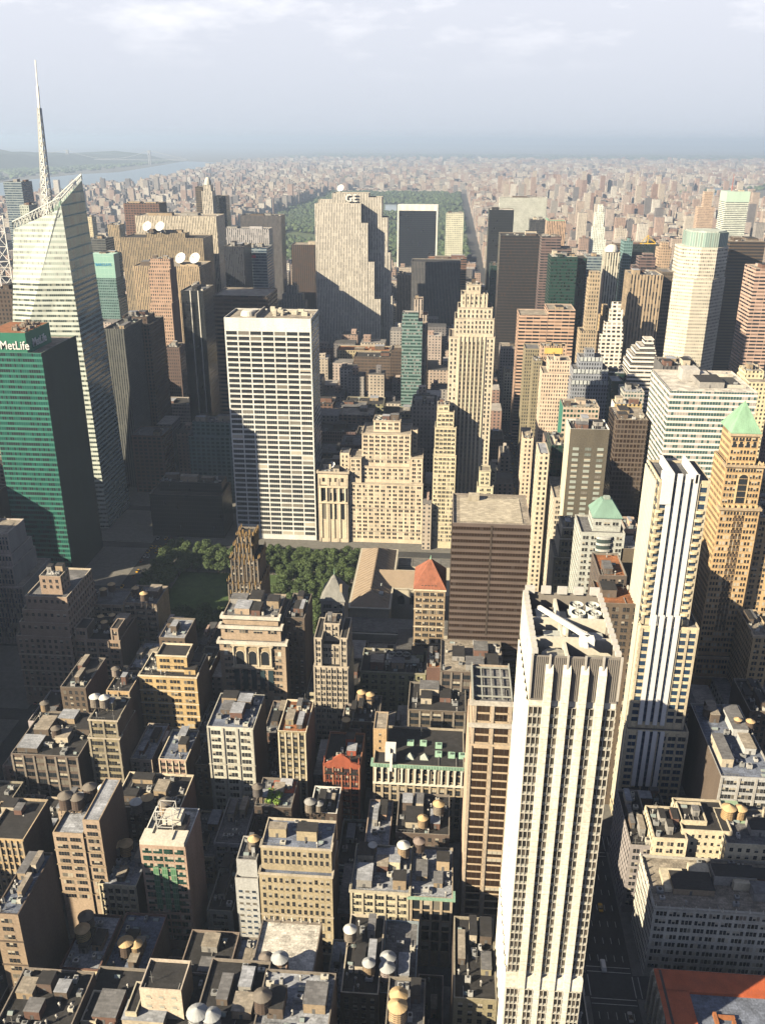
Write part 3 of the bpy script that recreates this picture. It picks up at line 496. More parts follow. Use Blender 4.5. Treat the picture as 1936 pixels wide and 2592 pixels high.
('slm', 'stepped_tower', 'slim beige stepped tower with recessed centre and white roof box', (-56.0, 400, 0), [(-9.4, 9.4, 0, 26, 60.5), (-9.1, -4.6, 1, 23, 77.1), (4.8, 9.5, 1, 23, 77.6), (-5.3, 4.5, 4, 24, 71.5), (-5.1, 5.0, 9, 20, 81.5)], (3.0, 2, 0.95, 0.3, 2.0, 3.6, 'dark', 0.5), 'stone', 'tex', 'tar', {'clutter': 2, 'mix': (0.6, 0.1, 0.2, 0.1), 'zmin': 8}),
('blr', 'loft_building', 'dark roofed block right of the arched beaux arts building', (-81.9, 440, 0), [(-5.6, 5.6, 0, 30, 66.3)], 'punch', 'brown', 'brown', 'tar', {'clutter': 3}),
('fan', 'loft_building', 'grey building with a row of white cooling fans on its roof', (-24.7, 425, 0), [(-18.5, 18.4, 0, 25, 42.4)], 'pair', 'olive', 'tex', 'tar', {'clutter': 5, 'cornice': (0.6, 0.3)}),
('nbr', 'narrow_building', 'narrow brick building with white dishes on its roof, left of the bronze tower base', (-2.1, 425, 0), [(-3.7, 3.8, 0, 20, 46.7)], 'blank', 'brick', 'brick', 'rust', {'clutter': 3}),
('bgt', 'stepped_office_building', 'large grey tan building with stepped terraces and penthouse, lower left', (-231.3, 438, 0), [(-16.5, 16.6, 0, 46, 48.0), (-14.2, 16.5, 2, 46, 56.1), (-12.1, 16.4, 4, 46, 63.4), (-10.1, 16.4, 6, 46, 71.3), (-2.3, 10.5, 11, 23, 82.2)], (3.6, 1, 1.6, 0, 2.0, 3.75, 'dark', 0), 'tan', 'tex', 'grey', {'course': 3, 'cap': 'stone', 'clutter': 4}),
('bg2', 'office_building', 'grey tan building with two blue roofed corner blocks beside the terraced one', (-201.1, 442, 0), [(-14.3, 14.4, 0, 28, 45.0), (-12.9, -5.2, -1, 13, 51.9), (9.0, 15.8, -1, 13, 52.6)], 'trip', 'tan', 'brown', 'tar', {'clutter': 4, 'ctier': 1}),
('blt', 'loft_building', 'brown building with pale blue L shaped roof near the park lawn', (-156.5, 445, 0), [(-7.8, 7.7, 0, 24, 46.5)], 'punch', 'brown', 'brown', 'silver', {'clutter': 2}),
('tks', 'loft_building', 'dim brown building crowded with wooden tanks beside the park', (-186.3, 478, 0), [(-10.8, 10.8, 0, 24, 50.6), (-32.0, -10.1, -2, 20, 49.6)], 'quad', 'tan', 'ochre', 'grey', {'clutter': 3, 'ctier': 1}),
('dec', 'art_deco_tower', 'pale striped setback tower cut by the left edge', (-288.7, 505, 0), [(-13.6, 13.6, 0, 44, 44.1), (-12.9, 7.6, 3, 37, 56.8), (-13.1, 6.7, 6, 36, 64.6), (-12.1, 4.8, 9, 33, 78.8)], (2.2, 1, 1.1, 0, 3.2, 3.8, 'blue', 0.5), 'pale', 'grey', 'gravel', {'clutter': 0}),
('orc', 'office_building', 'sunlit orange cream building with a plain penthouse block', (-144.5, 398, 0), [(-15.9, 15.9, 0, 24, 51.1), (-7.4, 9.5, 6, 19, 60.4)], (7.2, 3, 1.6, 0.3, 2.0, 4.0, 'dark', 0), 'ochre', 'brown', 'tar', {'course': 2, 'cap': 'cream', 'cornice': (0.6, 0.4, 'cream'), 'clutter': 4, 'ctier': 1}),
('gtk', 'office_building', 'grey stepped loft building with two silver capped tanks in dark surroundings', (-161.5, 348, 0), [(-7.8, 7.9, 0, 24, 47.2), (-7.1, 8.3, 1.5, 21.5, 56.7)], 'quad', 'olive', 'brown', 'tar', {'clutter': 1, 'course': 2, 'cornice': (0.5, 0.35, 'stone')}),
('drk', 'loft_building', 'wide dark roofed loft with a bright white stair bulkhead', (-190.5, 343, 0), [(-17.0, 17.0, 0, 36, 39.0)], 'loft', 'brown', 'brown', 'tar', {'clutter': 6}),
('dr2', 'loft_building', 'dark rooftop block with brick parapets behind the wide loft', (-191.7, 385, 0), [(-6.9, 6.9, 0, 30, 50.1)], 'punch', 'brown', 'brick', 'tar', {'clutter': 2}),
('dr3', 'narrow_building', 'orange lit narrow building with wooden tank between two dark lofts', (-167.4, 385, 0), [(-6.4, 6.4, 0, 20, 49.2)], 'trip', 'ochre', 'brown', 'tar', {'clutter': 2}),
('arc', 'loft_building', 'small pink building with arched top windows and a blue grey roof', (-127.2, 345, 0), [(-7.0, 7.0, 0, 24, 38.8)], (3.2, 3, 0.85, 0.15, 1.9, 3.6, 'dark', 0.5), 'pink', 'brown', 'blue', {'clutter': 2, 'cap': 'cream'}),
('wht', 'office_building', 'white terracotta office building with three bays and ornate parapet', (-97.4, 345, 0), [(-11.3, 11.3, 0, 28, 59.5)], (6.6, 3, 1.35, 0.2, 2.3, 4.1, 'dark', 0.8), 'pale', 'brown', 'blue', {'clutter': 5, 'course': 5, 'mix': (0.55, 0.15, 0.2, 0.1)}),
('slt', 'narrow_building', 'tall narrow building with white edge piers and brick rear rooms', (-67.2, 343, 0), [(-6.9, 6.8, 0, 26, 60.4)], (2.9, 1, 1.5, 0, 2.6, 4.0, 'dark', 0.6), 'olive', 'brick', 'rust', {'clutter': 3, 'mix': (0.4, 0.1, 0.45, 0.05), 'cap': 'cream'}),
('rdg', 'gabled_building', 'orange red building with a stepped gable above three arched bays', (-43.9, 343, 0), [(-9.0, 8.9, 0, 26, 42.1)], (4.6, 4, 0.75, 0.15, 2.8, 4.0, 'dark', 0.6), 'red', 'purple', 'tar', {'clutter': 2, 'cap': 'orange', 'mix': (0.7, 0.1, 0.2, 0)}),
('gco', 'office_building', 'wide tan building with a green copper cornice over a white colonnade', (-7.3, 342, 0), [(-21.5, 21.6, 0, 30, 45.2)], (3.9, 1, 2.3, 0, 3.0, 4.0, 'dark', 1.0), 'buff', 'tan', 'tar', {'cornice': (1.0, 1.1, 'verd'), 'clutter': 0, 'zmin': 6}),
('gcr', 'loft_building', 'dark low roofed loft with long white skylight behind the green corniced building', (0.6, 385, 0), [(-15.1, 15.1, 0, 26, 46.3)], 'loft', 'brown', 'brown', 'tar', {'clutter': 4}),
('gcl', 'narrow_building', 'ochre stepped bulkhead building on the left of the green cornice', (-26.3, 352, 0), [(-3.2, 3.2, 0, 14, 57.7)], (4, 1, 1, 0, 1.4, 4, 'dark', 0), 'ochre', 'ochre', 'gravel', {'clutter': 1}),
('tk2', 'loft_building', 'dark flat roofed building carrying two conical wooden tanks, right of the slim beige tower', (-35.9, 378, 0), [(-6.9, 7.0, 0, 24, 42.4)], 'punch', 'dkbrown', 'brown', 'tar', {'clutter': 2}),
('rdk', 'loft_building', 'dark maroon building behind the red gable', (-43.2, 376, 0), [(-5.3, 5.2, 0, 22, 39.0)], 'punch', 'purple', 'purple', 'tar', {'clutter': 2}),
('tan', 'setback_building', 'tan building of stepped bays with a plain slab penthouse, lower left', (-147.0, 272, 0), [(-6.3, 6.3, 0, 26, 58.3), (6.7, 13.7, 0.6, 26.6, 65.1), (-9.7, 0.5, 13, 25, 57.7)], (5.6, 4, 1.0, 0.15, 1.9, 3.8, 'dark', 0), 'buff', 'brown', 'silver', {'course': 2, 'cap': 'tan', 'clutter': 2, 'zmin': 20}),
('pnt', 'office_building', 'pinkish building with green glazed bays and white mechanical crown', (-107.4, 270, 0), [(-9.4, 9.3, 0, 22, 56.9)], (4.4, 3, 1.2, 0.1, 2.4, 3.9, 'green', 0), 'pink', 'pink', 'white', {'clutter': 2, 'glass': 'green', 'cap': 'white', 'mix': (0.5, 0.2, 0.3, 0)}),
('gab', 'loft_building', 'small cream fronted loft with a scalloped parapet between the tan and pink buildings', (-128.5, 270, 0), [(-8.1, 8.0, 0, 22, 34.2)], (3.0, 1, 2.0, 0, 2.3, 4.0, 'dark', 0.5), 'cream', 'brown', 'silver', {'clutter': 3}),
('lft', 'office_building', 'golden building with narrow vertical piers at the left edge', (-171.7, 268, 0), [(-7.9, 7.9, 0, 24, 57.3), (-13.3, 3.8, 10, 24, 55.0)], (2.6, 1, 1.3, 0, 2.4, 3.8, 'dark', 0.8), 'ochre', 'brown', 'tar', {'clutter': 2}),
('rfs', 'loft_building', 'dark roofed loft with cream parapet and three tanks, right of the tan building', (-128.3, 308, 0), [(-15.5, 15.6, 0, 24, 41.1)], 'punch', 'brown', 'brick', 'tar', {'clutter': 5, 'cap': 'cream'}),
('big', 'office_building', 'large tan masonry building with rows of bright windows and blue grey roof', (-53.7, 268.5, 0), [(-14.7, 14.8, 0.0, 20.0, 47.0), (-15.1, 14.5, 3.0, 27.0, 58.1)], (2.35, 1, 1.25, 0, 2.3, 4.1, 'dark', 0), 'buff', 'brown', 'blue', {'clutter': 3, 'cap': 'stone', 'course': 5, 'mix': (0.45, 0.1, 0.4, 0.05), 'cornice': (0.5, 0.4)}),
('mod', 'narrow_building', 'narrow pale grey modern building with blue strips, left of the large tan one', (-74.6, 272, 0), [(-4.8, 4.7, 0, 16, 39.9), (-4.3, 4.6, 2, 16, 47.8)], (2.9, 1, 1.7, 0, 1.2, 3.3, 'blue', 0), 'ltgrey', 'ltgrey', 'grey', {'clutter': 2, 'crown': 4}),
('tks2', 'loft_building', 'cream loft building with five window bays, lower centre', (-20.0, 270, 0), [(-12.0, 11.9, 0, 26, 39.2)], (4.5, 3, 1.0, 0.15, 1.9, 3.6, 'dark', 0.7), 'cream', 'brown', 'silver', {'clutter': 6, 'cornice': (0.8, 0.5), 'mix': (0.35, 0.1, 0.45, 0.1)}),
('gc2', 'loft_building', 'loft building with green toothed cornice and three tall arched bays', (0.6, 270, 0), [(-8.6, 8.7, 0, 28, 37.8)], (4.4, 1, 3.3, 0, 4.6, 5.6, 'dark', 1.0), 'buff', 'brown', 'silver', {'clutter': 4, 'cornice': (0.7, 1.0, 'verd')}),
('tk3', 'loft_building', 'dark roofed block with two yellow capped tanks, left of the pink pier tower', (-3.9, 302, 0), [(-11.7, 11.6, 0, 26, 40.8)], 'punch', 'brown', 'brick', 'tar', {'clutter': 5}),
('p420', 'office_tower', 'salmon stone and dark glass tower with an open framed roof crown', (21.7, 283, 0), [(-8.5, 8.6, 0, 30, 103.7), (-8.6, 7.8, 1, 29, 112.8), (-8.9, 8.2, 2, 28, 122.0)], (6.4, 1, 4.2, 0, 3.0, 3.9, 'brown', 1.1), 'salmon', 'salmon', 'grey', {'clutter': 0, 'zmin': 14, 'mix': (0.85, 0.13, 0.02, 0)}),
('gar', 'loft_building', 'low building with a leafy roof garden and red deck', (-71.7, 314, 0), [(-8.5, 8.4, 0, 20, 40.3)], 'punch', 'dkbrown', 'brick', 'grey', {'clutter': 2}),
('dk5', 'loft_building', 'dark roofed building with two grey tanks, right of the roof garden', (-49.1, 315, 0), [(-6.3, 6.2, 0, 18, 37.7)], 'punch', 'dkbrown', 'brown', 'tar', {'clutter': 3, 'cap': 'white'}),
('brt', 'office_building', 'brown brick tower with blue grey roof at the lower left edge', (-150.2, 226, 0), [(-4.7, 4.7, 0, 30, 63.5)], (6, 3, 1.2, 0.2, 1.9, 3.9, 'dark', 0), 'tan', 'brown', 'blue', {'clutter': 3, 'course': 3, 'cap': 'brown'}),
('crf', 'loft_building', 'cream fronted loft with red coping and a yellow tank, lower left', (-132.1, 236, 0), [(-7.5, 7.6, 0, 26, 26.4)], (7, 4, 1.2, 0.2, 2.2, 4.0, 'dark', 0), 'cream', 'brown', 'silver', {'clutter': 3, 'cap': 'brick', 'cornice': (0.5, 0.2, 'brick')}),
('rff', 'loft_building', 'loft with blue grey roof, red brick front and two tanks, lower left', (-116.1, 235, 0), [(-8.7, 8.6, 0, 32, 22.9)], (5, 2, 1.5, 0.3, 2.2, 4.0, 'dark', 0), 'red', 'brown', 'blue', {'clutter': 4}),
('crb', 'bulkhead_building', 'plain cream roof block with three small bright windows near the lower edge', (-89.4, 208, 0), [(-7.2, 7.2, 0, 12, 53.9)], (4.2, 1, 1.6, 0, 1.3, 4.5, 'light', 0), 'cream', 'tan', 'tar', {'clutter': 0, 'mix': (0, 0, 1, 0)}),
('crc', 'bulkhead_building', 'narrow cream topped stair block left of the plain cream roof block', (-99.4, 205, 0), [(-2.0, 2.0, 0, 12, 45.8)], 'blank', 'cream', 'tan', 'tar', {'clutter': 0}),
('crd', 'bulkhead_building', 'low dark roofed block with cream front at the lower edge', (-113.7, 203, 0), [(-2.7, 2.6, 0, 12, 42.6)], 'blank', 'cream', 'tan', 'tar', {'clutter': 1}),
('frl', 'loft_building', 'broad dark roof at the lower left corner', (-130.3, 196, 0), [(-12.9, 12.8, 0, 24, 45.3)], 'punch', 'brown', 'brown', 'tar', {'clutter': 5}),
('frr', 'loft_building', 'dark roof beneath the cream stair blocks on the lower edge', (-96.2, 196, 0), [(-22.2, 22.2, 0, 30, 41.1)], 'punch', 'brown', 'brown', 'tar', {'clutter': 3}),
('wrf2', 'loft_building', 'white roofed loft with finials on its rear parapet, lower centre', (-51.6, 222, 0), [(-11.3, 11.4, 0, 26, 44.9)], (5, 3, 1.1, 0.2, 2, 4, 'dark', 0), 'brown', 'brown', 'white', {'clutter': 0}),
('obk', 'narrow_building', 'orange brick stair tower below the white roofed loft', (-52.2, 216, 0), [(-3.5, 3.5, 0, 8, 52.3)], (3, 1, 1, 0, 1.6, 3.8, 'dark', 0), 'orange', 'brown', 'grey', {'clutter': 0}),
('dk6', 'loft_building', 'dark roof with a green rear parapet and ribbed silver tank', (-23.1, 218, 0), [(-6.6, 6.6, 0, 34, 46.0)], 'punch', 'brown', 'brown', 'tar', {'clutter': 3, 'cap': 'stone'}),
('dk7', 'loft_building', 'grey roofed loft with two round white tanks, lower centre right', (-10.1, 222, 0), [(-6.3, 6.3, 0, 32, 42.0)], 'punch', 'dkbrown', 'brown', 'grey', {'clutter': 2, 'cap': 'bluegrey'}),
('dk8', 'loft_building', 'low roof with a stacked pair of yellow capped tanks on the lower edge', (-6.6, 192, 0), [(-6.1, 6.2, 0, 22, 60.1)], 'punch', 'brown', 'brown', 'grey', {'clutter': 2}),
('dk9', 'loft_building', 'dark roofed loft left of the tall white piered tower', (16.3, 212, 0), [(-7.2, 7.2, 0, 34, 54.6)], 'punch', 'olive', 'brown', 'tar', {'clutter': 4}),
('dk10', 'bulkhead_building', 'small pale roofed block against the tall white piered tower', (21.5, 222, 0), [(-2.6, 2.5, 0, 12, 50.0)], 'blank', 'cream', 'tan', 'silver', {'clutter': 1}),
('frc', 'loft_building', 'dark roof along the lower edge beside the white round tanks', (-64.7, 192, 0), [(-10.4, 10.4, 0, 30, 53.7)], 'punch', 'brown', 'brown', 'tar', {'clutter': 3}),
('frd', 'loft_building', 'pale metal roofed block with vents on the lower edge', (-43.1, 196, 0), [(-12.1, 12.2, 0, 22, 55.0)], 'punch', 'dkbrown', 'brown', 'silver', {'clutter': 4}),
('ppb', 'office_building', 'broad white corner building with many paired windows and scalloped parapets', (117.7, 272, 0), [(-28.9, 28.9, 0, 28, 38.2)], (5.0, 3, 1.15, 0.3, 2.2, 4.1, 'dark', 0), 'pale', 'tex', 'gravel', {'clutter': 4, 'cornice': (0.8, 0.5), 'zmin': 3}),
('ppc', 'loft_building', 'cream fronted lofts with dark roofs behind the white corner building', (101.0, 302, 0), [(-7.0, 7.0, 0, 20, 45.9)], 'pair', 'cream', 'tex', 'tar', {'clutter': 3}),
('ppd', 'loft_building', 'cream stepped penthouse loft with a white lit wall, right of the dark avenue', (116.9, 306, 0), [(-10.5, 10.4, 0, 20, 47.6), (-10.1, 0.7, 4, 16, 49.0)], (3, 1, 1.2, 0, 1.6, 4, 'dark', 0), 'cream', 'tex', 'tar', {'clutter': 1}),
('ppe', 'loft_building', 'loft with a mint green penthouse carrying two yellow tanks', (139.3, 300, 0), [(-16.0, 16.1, 0, 22, 46.7), (-15.9, -3.7, 14, 28, 45.7)], 'punch', 'cream', 'tex', 'grey', {'clutter': 2, 'ctier': 1}),
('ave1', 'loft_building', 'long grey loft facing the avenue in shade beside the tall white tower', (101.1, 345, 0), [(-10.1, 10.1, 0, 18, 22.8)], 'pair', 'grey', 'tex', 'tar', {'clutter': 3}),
('ave2', 'loft_building', 'dark roofed avenue loft below the blue and yellow tower', (90.4, 305, 0), [(-5.0, 5.0, 0, 36, 38.4)], 'pair', 'grey', 'tex', 'tar', {'clutter': 3}),
('blu', 'loft_building', 'block with a large blue grey roof right of the blue and yellow tower', (139.4, 330, 0), [(-12.0, 11.9, 0, 56, 57.4)], 'quad', 'ltgrey', 'brown', 'blue', {'clutter': 6}),
('blu2', 'loft_building', 'dark low roof with tanks at the right edge', (166.3, 392, 0), [(-6.6, 6.5, 0, 30, 50.2)], 'punch', 'brown', 'brown', 'tar', {'clutter': 3}),
('orr', 'department_store', 'low store with a broad orange red roof border around a blue grey roof', (118.5, 197, 0), [(-31.5, 31.5, 0, 59, 23)], 'arch', 'pale', 'cream', 'blue', {'clutter': 0}),
('br1', 'loft_building', 'brown masonry building with two gabled bays between the avenue and the green roofed tower', (84.1, 395, 0), [(-6.7, 6.6, 0, 26, 122.7)], 'pair', 'brown', 'tex', 'rust', {'clutter': 1}),
('br2', 'loft_building', 'brown setback building behind the tall white piered tower', (85.2, 375, 0), [(-10.4, 10.3, 0, 24, 118.1)], 'pair', 'brown', 'tex', 'rust', {'clutter': 1}),
('ygl', 'stepped_tower', 'tall tower of white piers, dark blue glass and yellow stone shoulders', (105.9, 360, 0), [(-14.5, 14.6, 0, 34, 58.4), (-13.6, 12.6, 3, 33, 113.5), (-14.1, 8.4, 6, 32, 183.8)], (4.3, 1, 3.2, 0, 2.3, 3.9, 'blue', 1.0), 'yellow', 'tex', 'grey', {'clutter': 0, 'zmin': 8, 'crown': 1, 'mix': (0.9, 0.08, 0.02, 0)}),
('grn2', 'pyramid_roof_tower', 'grey white apartment tower with curved balconies and green hipped roof', (84.2, 432, 0), [(-11.5, 11.4, 0, 24, 129.1), (-5.0, 9.5, 4, 20, 135.6)], (4.6, 2, 1.3, 0.4, 1.8, 3.5, 'dark', 0), 'ltgrey', 'tex', 'grey', {'clutter': 0, 'zmin': 10}),
('gbx', 'office_building', 'pale box roofed block right of the green hipped tower', (107.6, 470, 0), [(-4.1, 4.0, 0, 18, 115.5)], 'blank', 'salmon', 'grey', 'grey', {'clutter': 1}),
('tbx', 'office_building', 'plain tan windowless block with white roof, right of the green hipped tower', (101.5, 432, 0), [(-6.9, 6.9, 0, 20, 120.5)], 'blank', 'brown', 'brown', 'white', {'clutter': 1}),
('jjl', 'narrow_building', 'slim bright building showing a long sunlit flank to the avenue', (79.2, 556, 0), [(-5.4, 5.3, 0, 60, 99.3)], 'pair', 'cream', 'tex', 'gravel', {'clutter': 0, 'zmin': 30}),
('kkb', 'stepped_building', 'cream stepped apartment building with hip roof gables and arched loggia', (73.8, 480, 0), [(-7.1, 7.0, 0, 26, 91.5), (-4.3, 9.2, 3, 25, 102.2), (-2.9, 11.1, 6, 24, 108.1)], (5, 2, 1.5, 0.4, 2.4, 4.2, 'dark', 0.8), 'buff', 'cream', 'gravel', {'clutter': 1, 'cornice': (0.5, 0.4, 'cream')}),
('dgf', 'office_building', 'green glass fronted mid rise on the avenue left of the taupe tower', (79.8, 600, 0), [(-4.8, 4.8, 0, 30, 121.4)], 'grid', 'dkgreen', 'tex', 'grey', {'tex': True, 'glass': 'green', 'clutter': 2}),
('av5', 'office_building', 'pale narrow mid rise with white end wall in the canyon', (67.5, 575, 0), [(-3.3, 3.3, 0, 24, 123.6)], 'punch', 'cream', 'tex', 'silver', {'tex': True, 'clutter': 1}),
('av6', 'office_building', 'stepped cream mid rise on the avenue, catching sun on its west side', (68.3, 700, 0), [(-4.2, 4.2, 0, 30, 94.0)], 'punch', 'cream', 'tex', 'gravel', {'tex': True, 'clutter': 1}),
('av7', 'office_building', 'cream stepped facade left of the salmon ribbon windowed building', (76.4, 1060, 0), [(-6.9, 7.0, 0, 30, 61.4)], 'punch', 'cream', 'tex', 'gravel', {'tex': True, 'clutter': 1}),
('av8', 'office_building', 'grey blue block in the canyon before the cathedral spire', (75.4, 1100, 0), [(-10.0, 9.9, 0, 30, 82.3)], 'punch', 'grey', 'tex', 'gravel', {'tex': True, 'clutter': 1})]
